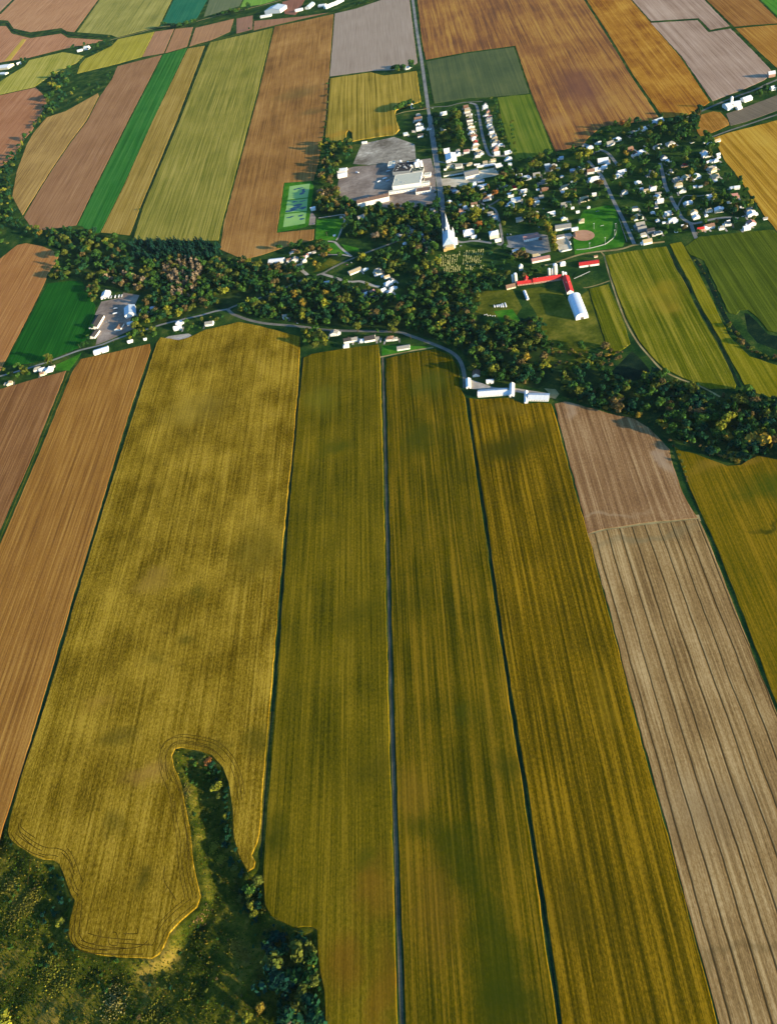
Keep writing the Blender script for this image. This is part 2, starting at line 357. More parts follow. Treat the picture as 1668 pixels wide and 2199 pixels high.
field('harrowed_field', [(1190, 867), (1212, 862), (1243, 869), (1305, 887), (1361, 899), (1392, 918), (1417, 942), (1437, 964), (1445, 1001), (1465, 1057), (1484, 1092), (1498, 1112), (1390, 1122), (1300, 1135), (1262, 1146), (1239, 1054), (1214, 962), (1202, 915)], .35, f6a, 'brown harrowed field behind the two long white barns')
f6b = OL('furrowed_soil', L(116, 88, 50), L(160, 127, 77), L(196, 164, 110), 10, .75, .8, .5, .6, seed=6, psize=70, furrow=(19.2, 1.5, L(58, 44, 22), 3.0),
         blobs=[(1600, 2036, 260, 6, L(100, 82, 46), .35), (1380, 1152, 100, 7, L(132, 116, 78), .6), (1520, 1740, 60, 50, L(140, 116, 80), .4)])
field('furrowed_field', [(1263, 1148), (1300, 1138), (1390, 1126), (1500, 1114), (1523, 1166), (1554, 1244), (1592, 1343), (1626, 1430), (1655, 1500), (1730, 1690), (1830, 1960), (1960, 2400), (1594, 2400), (1544, 2199), (1519, 2104), (1481, 1967), (1443, 1818), (1404, 1678), (1356, 1500), (1325, 1374), (1288, 1237)], .35, f6b, 'tan bare field scored by long dark furrows')
f7 = OL('crop_olive_far', L(72, 72, 4), L(112, 94, 8), L(152, 118, 22), 9, .8, .7, .6, .55, seed=7, blobs=[(1668, 1050, 60, 24, L(56, 76, 12), .7), (1560, 1000, 60, 14, L(156, 120, 44), .5), (1640, 1130, 30, 4, L(52, 58, 10), .8)])
field('soybean_field', [(1447, 958), (1460, 966), (1492, 974), (1523, 986), (1560, 1000), (1590, 998), (1605, 988), (1625, 979), (1650, 982), (1690, 992), (2000, 1060), (2100, 2400), (1990, 2400), (1850, 1960), (1750, 1690), (1668, 1512), (1640, 1440), (1604, 1343), (1565, 1244), (1534, 1166), (1500, 1092), (1470, 1022)], 1.1, f7, 'olive green crop field beside the furrowed tan field')
f1 = OL('stubble_orange', L(122, 81, 34), L(155, 106, 44), L(187, 138, 64), 8, 1.0, .8, .4, .5, rot=0, seed=8)
field('stubble_field', [(155, 800), (174, 771), (240, 757), (322, 738), (324, 752), (275, 895), (228, 1052), (190, 1178), (152, 1300), (120, 1412), (77, 1556), (40, 1674), (8, 1772), (-60, 2010), (-340, 1985), (-120, 1460), (2, 1166), (80, 985)], .45, f1, 'orange brown stubble strip in front of the long white shed')
f0 = OL('stubble_brown', L(110, 72, 39), L(139, 94, 52), L(169, 122, 73), 8, .8, .7, .4, .5, seed=9)
field('stubble_field', [(-260, 905), (-60, 852), (0, 836), (60, 818), (110, 805), (143, 796), (70, 980), (-3, 1146), (-130, 1440), (-260, 1745)], .4, f0, 'brown stubble field below the bushy roadside garden')
# -- the country beyond the village, left of the main street
g = lambda *a, **k: OL(*a, **k)
R26 = 0.0
field('stubble_field', [(590, 57), (650, 45), (716, 30), (706, 165), (701, 250), (690, 312), (685, 345), (673, 388), (610, 392), (594, 500), (675, 492), (673, 515), (620, 528), (560, 548), (526, 557), (504, 549), (483, 540), (473, 535), (481, 480), (521, 330), (556, 199)], .4, g('corn_stubble', L(109, 76, 39), L(153, 108, 55), L(185, 139, 76), 9, .7, .6, .9, .5, seed=10, psize=170, blobs=[(640, 200, 90, 60, L(107, 93, 49), .5), (670, 240, 60, 30, L(92, 85, 46), .5)]), 'brown corn stubble field running down to the green lagoons')
field('hay_field', [(452, 91), (586, 60), (552, 199), (517, 330), (476, 482), (469, 516), (380, 517), (286, 517), (309, 441), (386, 260), (447, 100)], .7, g('hay_olive', L(101, 103, 36), L(140, 131, 52), L(175, 157, 76), 10, 1.1, .6, .5, .4, seed=11, psize=150), 'olive hay field bordered by a dark ditch and by the pine wood')
field('grain_field', [(404, 104), (440, 98), (379, 260), (303, 441), (279, 505), (217, 499), (268, 396), (328, 260)], .6, g('grain_tan', L(121, 100, 37), L(160, 130, 58), L(184, 154, 80), 8, 1.0, .6, .4, .4, seed=12), 'narrow tan grain strip between the emerald strip and the ditch')
field('clover_field', [(351, 117), (402, 103), (327, 260), (266, 396), (215, 499), (194, 504), (178, 486), (167, 484), (210, 396), (278, 260)], .5, g('clover', L(34, 86, 28), L(50, 112, 42), L(84, 132, 58), 14, 1.0, .3, .4, .25, seed=13), 'emerald green clover strip between brown and tan fields')
field('stubble_field', [(253, 142), (348, 118), (275, 260), (207, 396), (164, 484), (85, 495), (68, 488), (52, 466), (78, 421), (112, 366), (155, 303), (188, 260), (216, 206), (241, 170)], .4, g('stubble_mauve', L(127, 89, 58), L(157, 113, 74), L(181, 137, 93), 9, .7, .6, .4, .4, seed=14), 'mauve brown stubble strip beside the emerald clover strip')
field('grain_field', [(211, 200), (141, 239), (101, 252), (72, 286), (57, 313), (36, 371), (27, 421), (40, 446), (49, 462), (75, 421), (109, 366), (152, 303), (185, 260), (213, 206)], .6, g('grain_sand', L(131, 101, 54), L(168, 131, 71), L(195, 157, 88), 9, .9, .6, .6, .4, seed=15), 'sandy grain field curving along the wooded creek')
field('stubble_field', [(-300, 240), (0, 205), (78, 188), (104, 214), (88, 245), (70, 280), (52, 300), (32, 334), (6, 355), (-260, 520)], .4, g('soil_orange', L(144, 92, 58), L(172, 116, 76), L(192, 140, 98), 10, .7, .6, .5, .4, seed=16), 'reddish orange bare field in the crook of the creek')
field('hay_field', [(-260, 240), (0, 203), (74, 187), (104, 166), (130, 151), (165, 135), (180, 120), (150, 114), (135, 112), (64, 129), (54, 142), (24, 160), (0, 176), (-240, 226)], .6, g('hay_yellow', L(126, 128, 40), L(169, 158, 65), L(192, 175, 87), 11, 1.2, .5, .4, .4, rot=.08, seed=17), 'yellow green hay field beside the far farmyard')
field('stubble_field', [(-220, 90), (0, 56), (14, 56), (26, 72), (66, 82), (132, 72), (146, 81), (222, 86), (205, 92), (140, 104), (62, 124), (0, 134), (-200, 170)], .4, g('stubble_rose', L(153, 103, 70), L(184, 129, 88), L(201, 149, 107), 10, 1.0, .6, .4, .4, seed=18), 'rosy brown stubble field under the winding creek')
field('barley_strip_field', [(10, 131), (25, 128), (57, 85), (50, 83)], .9, g('barley', L(167, 130, 42), L(195, 161, 68), L(207, 175, 86), 6, .6, .5, .3, .3, seed=19), 'thin yellow barley strip within the rosy stubble')
field('stubble_field', [(34, -2), (130, -100), (290, -100), (212, -2), (160, 69), (144, 67), (132, 60), (66, 69), (30, 61), (18, 44), (2, 43), (-100, 40), (3, 30)], .4, g('stubble_peach', L(153, 107, 70), L(186, 133, 89), L(200, 156, 110), 10, .9, .6, .4, .4, seed=20), 'peach brown stubble field above the winding creek')
field('stubble_field', [(-260, 70), (-130, 20), (30, -100), (124, -100), (28, -2), (-4, 30), (-100, 42)], .4, g('stubble_lilac', L(152, 111, 84), L(180, 137, 103), L(194, 154, 116), 10, .7, .5, .4, .4, seed=21), 'lilac brown stubble corner far beyond the creek')
field('hay_field', [(216, -2), (295, -100), (418, -100), (370, -2), (342, 56), (252, 80), (240, 75), (166, 69)], .6, g('hay_far', L(115, 115, 50), L(154, 145, 69), L(181, 167, 88), 12, 1.0, .5, .5, .4, seed=22), 'broad olive hay field at the far edge of view')
field('hay_field', [(332, 68), (305, 122), (253, 137), (166, 158), (173, 138), (184, 126), (240, 99), (254, 84)], .6, g('hay_lemon', L(133, 124, 35), L(166, 152, 52), L(190, 172, 70), 11, 1.1, .5, .4, .4, seed=23), 'lemon green hay field ending in a point at the creek')
field('clover_field', [(374, -2), (422, -100), (500, -100), (446, -2), (424, 38), (408, 46), (346, 56)], .5, g('alfalfa_teal', L(23, 86, 63), L(37, 109, 76), L(66, 124, 85), 12, .7, .4, .4, .3, seed=24), 'teal green alfalfa field behind a dark hedge row')
field('pasture_field', [(450, -2), (505, -100), (580, -100), (522, -2), (514, 13), (438, 36)], .4, g('pasture_grey', L(82, 96, 61), L(105, 114, 77), L(126, 128, 88), 12, .6, .4, .4, .3, seed=25), 'grey green pasture far behind the farm with blue barn')
field('pasture_field', [(524, -2), (580, -100), (660, -100), (600, -2), (560, 10), (517, 15)], .4, g('pasture_bright', L(92, 134, 44), L(117, 159, 59), L(152, 173, 78), 12, .8, .4, .4, .3, seed=26), 'bright green pasture at the far edge near a farm')
for i, (pp, c, lab) in enumerate([
    ([(333, 68), (374, 62), (352, 114), (306, 122)], (172, 126, 88), 'rose brown field strip below the far field road'),
    ([(377, 62), (415, 58), (402, 100), (355, 114)], (168, 122, 82), 'rust brown field strip with one pale track edge'),
    ([(420, 60), (503, 40), (494, 68), (454, 86), (421, 95), (407, 100)], (168, 124, 84), 'rust brown field strip below a dark hedge row'),
    ([(508, 40), (543, 33), (542, 63), (508, 72)], (152, 112, 86), 'plum brown field strip beside the far farm'),
    ([(546, 45), (600, 40), (650, 35), (706, 27), (650, 40), (590, 54), (545, 65)], (158, 114, 82), 'plum brown field wedge before the far blue barn'),
    ([(612, 30), (606, 4), (660, -10), (640, 26), (634, 32)], (146, 98, 76), 'deep plum bare yard beyond the far blue barn')]):
    d = lambda k: L(*(min(255, q*k) for q in c))
    field('stubble_field', pp, .4, g('stubble_rust_%s' % 'abcdef'[i], d(.86), d(1.0), d(1.13), 9, .7, .6, .4, .4, seed=27+i), lab)
field('ploughed_field', [(719, 29), (766, 18), (815, 1), (876, -18), (879, -2), (884, 40), (890, 86), (896, 135), (880, 146), (850, 150), (798, 152), (708, 164)], .35, g('plough_lilac', L(142, 122, 102), L(164, 144, 122), L(180, 160, 138), 6, .5, .6, .3, .4, seed=33), 'smooth lilac grey ploughed field beside the main road')
field('corn_field', [(709, 168), (797, 155), (824, 162), (860, 158), (894, 152), (904, 218), (884, 223), (850, 236), (848, 245), (850, 258), (858, 277), (848, 289), (827, 291), (781, 298), (757, 303), (756, 284), (748, 279), (744, 284), (743, 301), (723, 307), (697, 307), (703, 250)], 2.2, g('corn_rows', L(108, 94, 27), L(156, 133, 49), L(185, 155, 67), 14, 1.6, .5, .5, .4, seed=34, blobs=[(720, 290, 60, 30, L(179, 130, 42), .5), (830, 280, 50, 30, L(178, 134, 41), .5)]), 'standing ripe corn field with bands beside the main road')
# -- right of the main street
field('stubble_field', [(877, -150), (1150, -150), (1252, -2), (1302, 76), (1353, 161), (1415, 253), (1400, 258), (1350, 264), (1290, 272), (1262, 296), (1250, 312), (1192, 325), (1162, 256), (1140, 198), (1106, 98), (1000, 112), (914, 128), (906, 90), (896, 0)], .4, g('stubble_umber', L(106, 71, 49), L(152, 101, 53), L(187, 139, 66), 13, 1.0, .7, .9, .5, seed=35, psize=190, blobs=[(1250, 190, 70, 200, L(116, 75, 63), .6), (1200, 260, 40, 60, L(177, 130, 75), .5)]), 'large umber brown stubble field beyond the crescent rows')
field('grain_field', [(1156, -150), (1240, -150), (1353, -2), (1459, 121), (1523, 219), (1497, 237), (1470, 249), (1424, 253), (1358, 159), (1307, 74), (1258, -2)], .6, g('grain_amber', L(127, 76, 32), L(173, 117, 38), L(199, 148, 60), 9, .8, .6, 1.0, .5, seed=36, psize=100), 'mottled amber grain strip running away from the village')
m14 = g('plough_rose', L(142, 114, 92), L(172, 142, 116), L(192, 164, 138), 16, .9, .6, .5, .4, seed=37)
field('ploughed_field', [(1243, -150), (1365, -150), (1512, 0), (1566, 56), (1524, 64), (1499, 39), (1397, 45), (1357, 0)], .35, m14, 'far rose grey ploughed piece above the zigzag ditch')
field('ploughed_field', [(1396, 49), (1497, 43), (1521, 69), (1568, 61), (1625, 118), (1660, 156), (1640, 172), (1600, 190), (1529, 217), (1463, 121)], .35, m14, 'rose grey ploughed piece between zigzag ditch and farm road')
field('stubble_field', [(1380, -150), (1500, -150), (1625, -2), (1668, 40), (1720, 90), (1668, 50), (1620, 53), (1575, 57), (1517, 0)], .4, g('stubble_coffee', L(120, 78, 38), L(156, 106, 51), L(180, 132, 69), 11, .8, .6, .5, .4, seed=38), 'coffee brown stubble field beyond the rose grey field')
field('stubble_field', [(1578, 61), (1620, 57), (1668, 53), (1730, 100), (1900, 300), (1760, 250), (1668, 146), (1630, 112)], .4, g('stubble_ginger', L(131, 84, 33), L(169, 116, 46), L(189, 143, 65), 9, .9, .6, .5, .4, seed=39), 'ginger stubble field above the farm road')
field('pasture_field', [(1520, -150), (1760, -150), (1760, 100), (1672, 38), (1630, -2)], .4, g('pasture_corner', L(53, 106, 29), L(75, 133, 40), L(104, 153, 55), 12, .6, .4, .4, .3, seed=40), 'bright green pasture in the far corner')
field('hay_field', [(915, 132), (1000, 115), (1103, 101), (1136, 200), (1066, 207), (1000, 211), (932, 222)], .6, g('hay_dusk', L(66, 80, 52), L(85, 96, 59), L(108, 112, 66), 14, .7, .4, .7, .35, seed=41), 'dusky green hay field just beyond the house rows')
field('hay_field', [(1068, 209), (1137, 202), (1160, 256), (1184, 320), (1156, 331), (1140, 339), (1106, 342), (1090, 306), (1077, 260)], .6, g('hay_olive_strip', L(73, 96, 29), L(100, 116, 35), L(127, 132, 49), 12, 1.2, .5, .5, .35, seed=42), 'olive hay strip beside the eastern crescent row')
field('grain_field', [(1531, 296), (1563, 285), (1615, 272), (1668, 258), (1900, 190), (1920, 700), (1800, 620), (1704, 540), (1664, 492), (1638, 460), (1622, 435), (1606, 412), (1590, 390), (1575, 368), (1555, 344), (1541, 316)], .6, g('grain_gold', L(139, 102, 25), L(181, 134, 41), L(202, 161, 63), 13, 1.1, .6, .5, .45, rot=.02, seed=43), 'golden grain field bordering the tree-filled village quarter')
field('fallow_field', [(1505, 246), (1530, 239), (1546, 241), (1560, 255), (1565, 268), (1540, 280), (1520, 288), (1503, 292), (1495, 280)], .4, g('fallow_rust', L(122, 85, 29), L(166, 115, 45), L(188, 141, 67), 8, .6, .6, .9, .5, seed=44, psize=40), 'small rusty fallow plot at the fork of two roads')
field('ploughed_field', [(1558, 244), (1600, 230), (1650, 211), (1700, 192), (1700, 226), (1655, 242), (1600, 262), (1568, 270)], .35, g('plough_taupe', L(100, 88, 70), L(122, 108, 87), L(141, 124, 101), 10, .6, .6, .4, .4, rot=.3, seed=45), 'taupe ploughed plot between the two farm roads')
f8m = g('hay_striped', L(72, 82, 10), L(106, 106, 18), L(152, 138, 43), 12, 1.2, .8, .5, .5, seed=46, blobs=[(1420, 625, 40, 40, L(157, 131, 34), .5), (1440, 660, 30, 30, L(165, 133, 38), .5)])
field('hay_field', [(1298, 549), (1340, 541), (1430, 529), (1437, 545), (1450, 575), (1466, 600), (1478, 622), (1488, 648), (1503, 676), (1534, 728), (1560, 780), (1580, 826), (1577, 834), (1522, 835), (1465, 811), (1425, 791), (1396, 762), (1372, 732), (1350, 692), (1334, 655), (1316, 606), (1305, 570)], .7, f8m, 'striped green hay field inside the curving farm track')
field('hay_field', [(1264, 620), (1306, 610), (1327, 660), (1341, 697), (1353, 738), (1340, 748), (1314, 763), (1302, 740), (1281, 676)], .7, f8m, 'narrow green hay strip between white arched barn and track')
field('hay_field', [(1437, 524), (1462, 519), (1479, 548), (1488, 566), (1508, 602), (1530, 645), (1545, 681), (1566, 722), (1609, 765), (1668, 784), (1750, 800), (1750, 880), (1668, 857), (1625, 845), (1600, 830), (1576, 786), (1545, 727), (1514, 675), (1496, 642), (1483, 611), (1458, 566), (1447, 545)], .7, g('hay_bright', L(88, 92, 6), L(117, 112, 15), L(150, 136, 34), 12, .9, .6, .5, .5, seed=47), 'bright olive hay ribbon squeezed between two ditches')
field('hay_field', [(1469, 530), (1500, 508), (1560, 502), (1650, 493), (1662, 494), (1720, 548), (1900, 680), (1900, 830), (1668, 714), (1648, 710), (1625, 681), (1605, 665), (1588, 666), (1580, 676), (1564, 672), (1550, 642), (1532, 604), (1511, 560), (1494, 552), (1480, 546)], .7, g('hay_deep', L(53, 65, 14), L(78, 90, 22), L(103, 112, 31), 16, 1.0, .5, .4, .4, seed=48), 'deep green hay field below the village corner')
# -- left edge, before the wood
field('stubble_field', [(-260, 640), (-40, 572), (0, 556), (38, 526), (57, 522), (93, 529), (130, 545), (118, 568), (103, 588), (97, 606), (73, 656), (7, 785), (0, 800), (-240, 850)], .4, g('stubble_cinnamon', L(140, 91, 47), L(170, 115, 62), L(192, 142, 81), 9, .9, .7, .4, .45, rot=.0, seed=49), 'cinnamon stubble field with rounded corner beside the creek')
field('clover_field', [(102, 609), (150, 603), (178, 605), (186, 625), (205, 655), (203, 680), (196, 713), (172, 745), (118, 767), (70, 779), (10, 786)], .5, g('clover_deep', L(18, 68, 18), L(28, 88, 26), L(50, 108, 36), 7, .7, .6, .4, .3, seed=50), 'deep green clover field beside the truck depot')
# -- rough land and mown land
HOLE = [np.array(q) for P, nm in FIELDS[:2] for q in [[(a.x, a.y) for a in P]]]
def rim_dist(x, y):
    best = 1e9
    for Q in HOLE:
        a = Q; b = np.roll(Q, -1, 0); d = b-a; t = np.clip(((np.array([x, y])-a)*d).sum(1)/np.maximum((d*d).sum(1), 1e-6), 0, 1)
        best = min(best, np.min(np.hypot(*(a+d*t[:, None]-[x, y]).T)))
    return best
HB = [(Q.min(0), Q.max(0), [tuple(v) for v in Q]) for Q in HOLE]
def hollow_z(x, y):
    """how far the near hollow lies below the plain"""
    if not (HX0+4 < x < HX1-4 and HY0+4 < y < HY1-4): return 0.0
    for lo, hi, Q in HB:
        if lo[0] <= x <= hi[0] and lo[1] <= y <= hi[1] and inside((x, y), Q): return 0.0
    d = rim_dist(x, y); s = min(max((d-2.5)/15, 0), 1); s = s*s*(3-2*s)
    bump = math.sin(x*.11+y*.07)*math.sin(y*.13-x*.05)*.9+math.sin(x*.31+1)*math.sin(y*.27)*.35
    back = min(max((d-22)/60, 0), 1)
    return -s*(8.2-4.2*back)+bump*s*1.3
def hollow():
    st = 2.5; nx = int((HX1-HX0)/st)+1; ny = int((HY1-HY0)/st)+1
    xs = np.linspace(HX0, HX1, nx); ys = np.linspace(HY0, HY1, ny)
    vs = [(x, y, hollow_z(x, y)) for y in ys for x in xs]
    fs = [(j*nx+i, j*nx+i+1, (j+1)*nx+i+1, (j+1)*nx+i) for j in range(ny-1) for i in range(nx-1)]
    tag(mesh('scrub_ground', vs, fs, M['scrub'], smooth=True), 'rough scrubby hollow dipping in front of the golden field', 'ground', None, 'structure')
hollow()
patch('forest_ground', [(90, 500), (215, 500), (285, 519), (470, 518), (488, 542), (560, 562), (645, 572), (655, 592), (590, 634), (480, 660), (395, 682), (330, 700), (300, 640), (235, 612), (180, 606), (130, 560)], M['forest'], 'shaded floor of the wood beside the depot', .03, 'ground')
patch('forest_ground', [(495, 668), (650, 603), (700, 612), (860, 640), (900, 560), (940, 555), (1000, 600), (1060, 640), (1030, 690), (1150, 700), (1175, 760), (1290, 800), (1400, 800), (1560, 840), (1700, 880), (1700, 990), (1590, 992), (1440, 945), (1310, 886), (1200, 848), (1020, 800), (985, 745), (860, 708), (640, 696)], M['forest'], 'dark floor of the wooded ravine', .035, 'ground')
patch('meadow_ground', [(1180, 752), (1262, 752), (1268, 785), (1240, 798), (1185, 790), (1175, 772)], M['meadow'], 'tawny brush clearing inside the wooded ravine', .05, 'ground')
patch('pasture_lawn', [(1118, 622), (1160, 616), (1205, 628), (1222, 648), (1262, 624), (1282, 690), (1300, 742), (1262, 752), (1190, 750), (1166, 715), (1150, 672)], M['meadow'], 'mown paddock in front of the white arched barn', .05)
patch('meadow_ground', [(1020, 640), (1040, 625), (1100, 622), (1120, 660), (1100, 690), (1050, 680), (1020, 670)], M['meadow'], 'tawny meadow around the white silage bags', .05, 'ground')
patch('village_lawn', [(1060, 668), (1100, 664), (1116, 688), (1096, 698), (1074, 690)], M['lawn'], 'bright green clearing below the silage bags', .055)
patch('ballfield_lawn', [(1240, 478), (1252, 452), (1300, 441), (1318, 443), (1329, 473), (1341, 518), (1337, 529), (1287, 537), (1234, 547), (1230, 516)], M['lawn'], 'mown green outfield of the ball diamond', .05)
patch('park_lawn', [(680, 471), (738, 469), (732, 490), (722, 515), (700, 518), (677, 514)], M['lawn'], 'square green playing lawn beside the lagoons', .05)
patch('roadside_lawn', [(704, 522), (722, 522), (742, 545), (712, 545), (700, 540)], M['lawn'], 'sunny grass triangle inside the loop of lanes', .05)
patch('roadside_lawn', [(733, 524), (770, 533), (772, 540), (745, 539)], M['lawn'], 'grass verge wedge under the park lane', .05)
patch('roadside_lawn', [(672, 585), (712, 550), (748, 552), (716, 570), (690, 582)], M['meadow'], 'olive grass bank beside the village road', .05)
patch('roadside_lawn', [(122, 783), (162, 765), (176, 757), (170, 768), (150, 796), (120, 795)], M['lawn'], 'small lawn strip between road and stubble fields', .05)
patch('roadside_lawn', [(820, 742), (870, 742), (930, 745), (886, 752), (820, 764)], M['lawn'], 'house lawn around the grey roofed shed', .05)
patch('roadside_lawn', [(838, 628), (862, 634), (872, 642), (850, 646), (836, 638)], M['lawn'], 'lit lawn behind the cluster of white houses', .05)
patch('cemetery_lawn', [(942, 540), (990, 531), (1040, 530), (1046, 580), (1010, 592), (960, 588), (940, 570)], M['cemetery'], 'grassy cemetery ground in front of the church', .05)
patch('gravel_ground', [(758, 352), (777, 308), (800, 304), (846, 294), (872, 303), (890, 310), (893, 342), (845, 350), (790, 354)], M['rubble'], 'rough grey rubble yard behind the factory', .05, 'yard')
patch('gravel_ground', [(726, 392), (732, 365), (760, 358), (845, 350), (925, 340), (934, 372), (938, 440), (850, 450), (766, 432), (734, 428), (724, 410)], M['lot'], 'worn factory yard with faded parking bays', .045, 'yard')
patch('gravel_ground', [(948, 398), (945, 384), (975, 381), (1000, 378), (1030, 366), (1062, 360), (1072, 376), (1040, 382), (1020, 390), (1000, 398), (975, 402)], M['dust'], 'pale sandy yard across the street from the factory', .05, 'yard')
patch('gravel_ground', [(218, 648), (262, 638), (265, 628), (300, 634), (288, 660), (280, 690), (290, 705), (240, 728), (206, 741), (212, 712), (214, 680), (204, 676)], M['lot'], 'grey yard of the truck depot', .05, 'yard')
patch('gravel_ground', [(1000, 812), (1032, 822), (1060, 832), (1110, 834), (1160, 842), (1192, 846), (1178, 856), (1110, 842), (1022, 836), (1003, 834)], M['gravel'], 'pale gravel yard behind the two long white barns', .05, 'yard')
patch('gravel_ground', [(1168, 834), (1192, 836), (1200, 846), (1192, 857), (1180, 853), (1176, 842)], M['track'], 'sandy heap ground at the end of the white barns', .055, 'yard')
patch('gravel_ground', [(1086, 508), (1145, 500), (1175, 505), (1182, 540), (1150, 548), (1092, 530)], M['asphalt'], 'asphalt yard behind the community hall', .045, 'yard')
patch('gravel_ground', [(664, 455), (672, 457), (678, 466), (676, 482), (660, 484), (659, 470)], M['lot'], 'grey pad beside the lagoons', .055, 'yard')
patch('gravel_ground', [(352, 728), (362, 722), (405, 716), (412, 720), (396, 730), (366, 734)], M['gravel'], 'bare gravel scrape at the field corner', .05, 'yard')
# ball diamond and rink
patch('infield_ground', ELL(1252.5, 505.5, 23.6, 11.6), M['sand'], 'oval clay infield of the ball diamond', .07, 'infield')
patch('path_ground', [(1196, 505), (1224, 500), (1229, 506), (1222, 514), (1190, 512)], M['gravel'], 'trampled ground behind the hockey rink', .05, 'ground')
# lagoons
patch('lagoon_bank_ground', [(611, 393), (668, 389), (674, 400), (663, 484), (655, 488), (596, 499)], M['lawn'], 'grassy bank around the three lagoons', .06, 'ground')
def algae(name, spots):
    m, t = nt(name); g_ = G(t); P = coord(g_)
    w = g_.n('ShaderNodeTexNoise'); w.inputs['Scale'].default_value = .06; t.links.new(P, w.inputs['Vector'])
    Q = g_.vmath('ADD', P, g_.vmath('MULTIPLY', g_.vmath('SUBTRACT', w.outputs['Color'], (.5, .5, .5)), (26, 14, 0)))
    col = g_.ramp(g_.noise(g_.vmath('MULTIPLY', P, (.02, .02, 0)), 1.0, 4), [(.3, L(122, 168, 62)), (.7, L(150, 186, 78))])
    for (x, y, rx, ry) in spots:
        c = U(x, y)
        d = g_.vmath('LENGTH', g_.vmath('MULTIPLY', g_.vmath('SUBTRACT', Q, (c.x, c.y, 0)), (1/rx, 1/ry, 0)))
        col = g_.mix(g_.smooth(d, .75, 1.1, 1.0, 0.0), col, L(14, 62, 78))
    b = g_.n('ShaderNodeBsdfPrincipled'); t.links.new(col, b.inputs['Base Color']); b.inputs['Roughness'].default_value = .35
    b.inputs['Specular IOR Level'].default_value = .2
    o = g_.n('ShaderNodeOutputMaterial'); t.links.new(b.outputs[0], o.inputs[0]); return m
patch('lagoon_water', [(622, 400), (666, 394), (661, 424), (618, 429)], algae('algae_far', [(640, 405, 12, 5), (651, 410, 7, 18), (648, 416, 9, 5), (634, 407, 6, 4)]), 'farthest algae green lagoon with dark open patches', .10, 'lagoon')
patch('lagoon_water', [(617, 431), (661, 426), (659, 453), (613, 457)], algae('algae_mid', [(631, 434, 7, 4), (649, 432, 9, 4), (640, 440, 16, 8), (634, 446, 20, 7), (625, 452, 22, 8), (650, 447, 12, 9)]), 'middle algae green lagoon half covered by dark water', .10, 'lagoon')
patch('lagoon_water', [(612, 460), (658, 455), (655, 480), (608, 488)], algae('algae_near', [(622, 466.5, 10, 5), (646, 463, 8, 5), (646, 470, 8, 5)]), 'nearest algae green lagoon with three dark spots', .10, 'lagoon')
# painted shade patches, creeks and wet ditches
patch('painted_shade_ground', [(1356, 754), (1372, 768), (1394, 794), (1384, 812), (1360, 818), (1326, 808), (1312, 798), (1334, 776)], M['ditch'], 'dark painted tree shade in the bend of the farm track', .06, 'ground')  # flat dark patch that paints a tree shadow on level ground
patch('painted_shade_ground', [(1597, 672), (1606, 674), (1625, 692), (1648, 718), (1668, 722), (1750, 745), (1750, 770), (1668, 752), (1625, 736), (1604, 712)], M['ditch'], 'dark painted shade below the deep green field', .06, 'ground')  # shade over the creek grass, painted as a dark sheet
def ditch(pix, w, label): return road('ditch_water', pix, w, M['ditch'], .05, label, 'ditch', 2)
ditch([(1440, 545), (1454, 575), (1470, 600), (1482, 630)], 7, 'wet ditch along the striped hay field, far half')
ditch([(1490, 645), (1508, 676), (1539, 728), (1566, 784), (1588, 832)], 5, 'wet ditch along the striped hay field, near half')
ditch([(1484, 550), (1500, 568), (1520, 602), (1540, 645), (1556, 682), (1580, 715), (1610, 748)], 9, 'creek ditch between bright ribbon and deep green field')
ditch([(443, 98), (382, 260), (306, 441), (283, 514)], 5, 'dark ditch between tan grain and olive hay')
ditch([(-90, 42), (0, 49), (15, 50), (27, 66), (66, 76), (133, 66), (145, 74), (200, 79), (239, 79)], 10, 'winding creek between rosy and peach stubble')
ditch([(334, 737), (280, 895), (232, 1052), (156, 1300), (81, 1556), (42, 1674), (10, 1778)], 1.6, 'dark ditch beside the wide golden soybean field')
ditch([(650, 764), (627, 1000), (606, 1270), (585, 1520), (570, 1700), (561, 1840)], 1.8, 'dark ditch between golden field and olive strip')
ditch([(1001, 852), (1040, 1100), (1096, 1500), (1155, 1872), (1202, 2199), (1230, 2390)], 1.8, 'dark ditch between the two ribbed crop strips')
# ------------------------------------------------------------------ roads and paths
road('main_road', [(860, -160), (876, -60), (886, 0), (894, 60), (905, 130), (919, 232)], 11, M['asphalt'], .07, 'grey country road running away from the village')
road('main_street', [(919, 232), (928, 290), (937, 350), (944, 400), (950, 450), (955, 500), (975, 517)], 10, M['asphalt'], .075, 'village main street shaded by buildings')
for s, (a, b) in enumerate([((-6.6), 0), (6.6, 0)]):
    base = [(922, 250), (928, 290), (937, 350), (944, 400), (950, 450)]
    pts = smooth_line([U(*p) for p in base]); off = [p+Vector((a, 0)) for p in pts]
    l, r = strip_pts(off, 2.0)
    tag(slab('sidewalk_pavement', [(p.x, p.y) for p in l]+[(p.x, p.y) for p in r[::-1]], 0, .16, M['gravel']), 'pale concrete sidewalk on the %s side of the main street' % ('factory', 'shady')[s], 'sidewalk', None, 'structure')
road('cross_road', [(968, 508), (987, 520), (1018, 517), (1050, 521), (1079, 526), (1100, 531)], 8, M['asphalt'], .08, 'cross street passing between the church and cemetery')
road('side_road', [(1079, 526), (1076, 500), (1070, 471), (1062, 450), (1046, 443), (1033, 436)], 6, M['asphalt'], .085, 'winding side street climbing from the cross street')
road('side_road', [(1046, 443), (1060, 436), (1072, 428)], 7, M['lane'], .082, 'short grey lane among the gardens')
road('crescent_road', [(1008, 221), (1022, 226), (1028, 250), (1036, 293), (1047, 327), (1058, 335), (1091, 334)], 8, M['asphalt'], .08, 'crescent street between the two house rows')
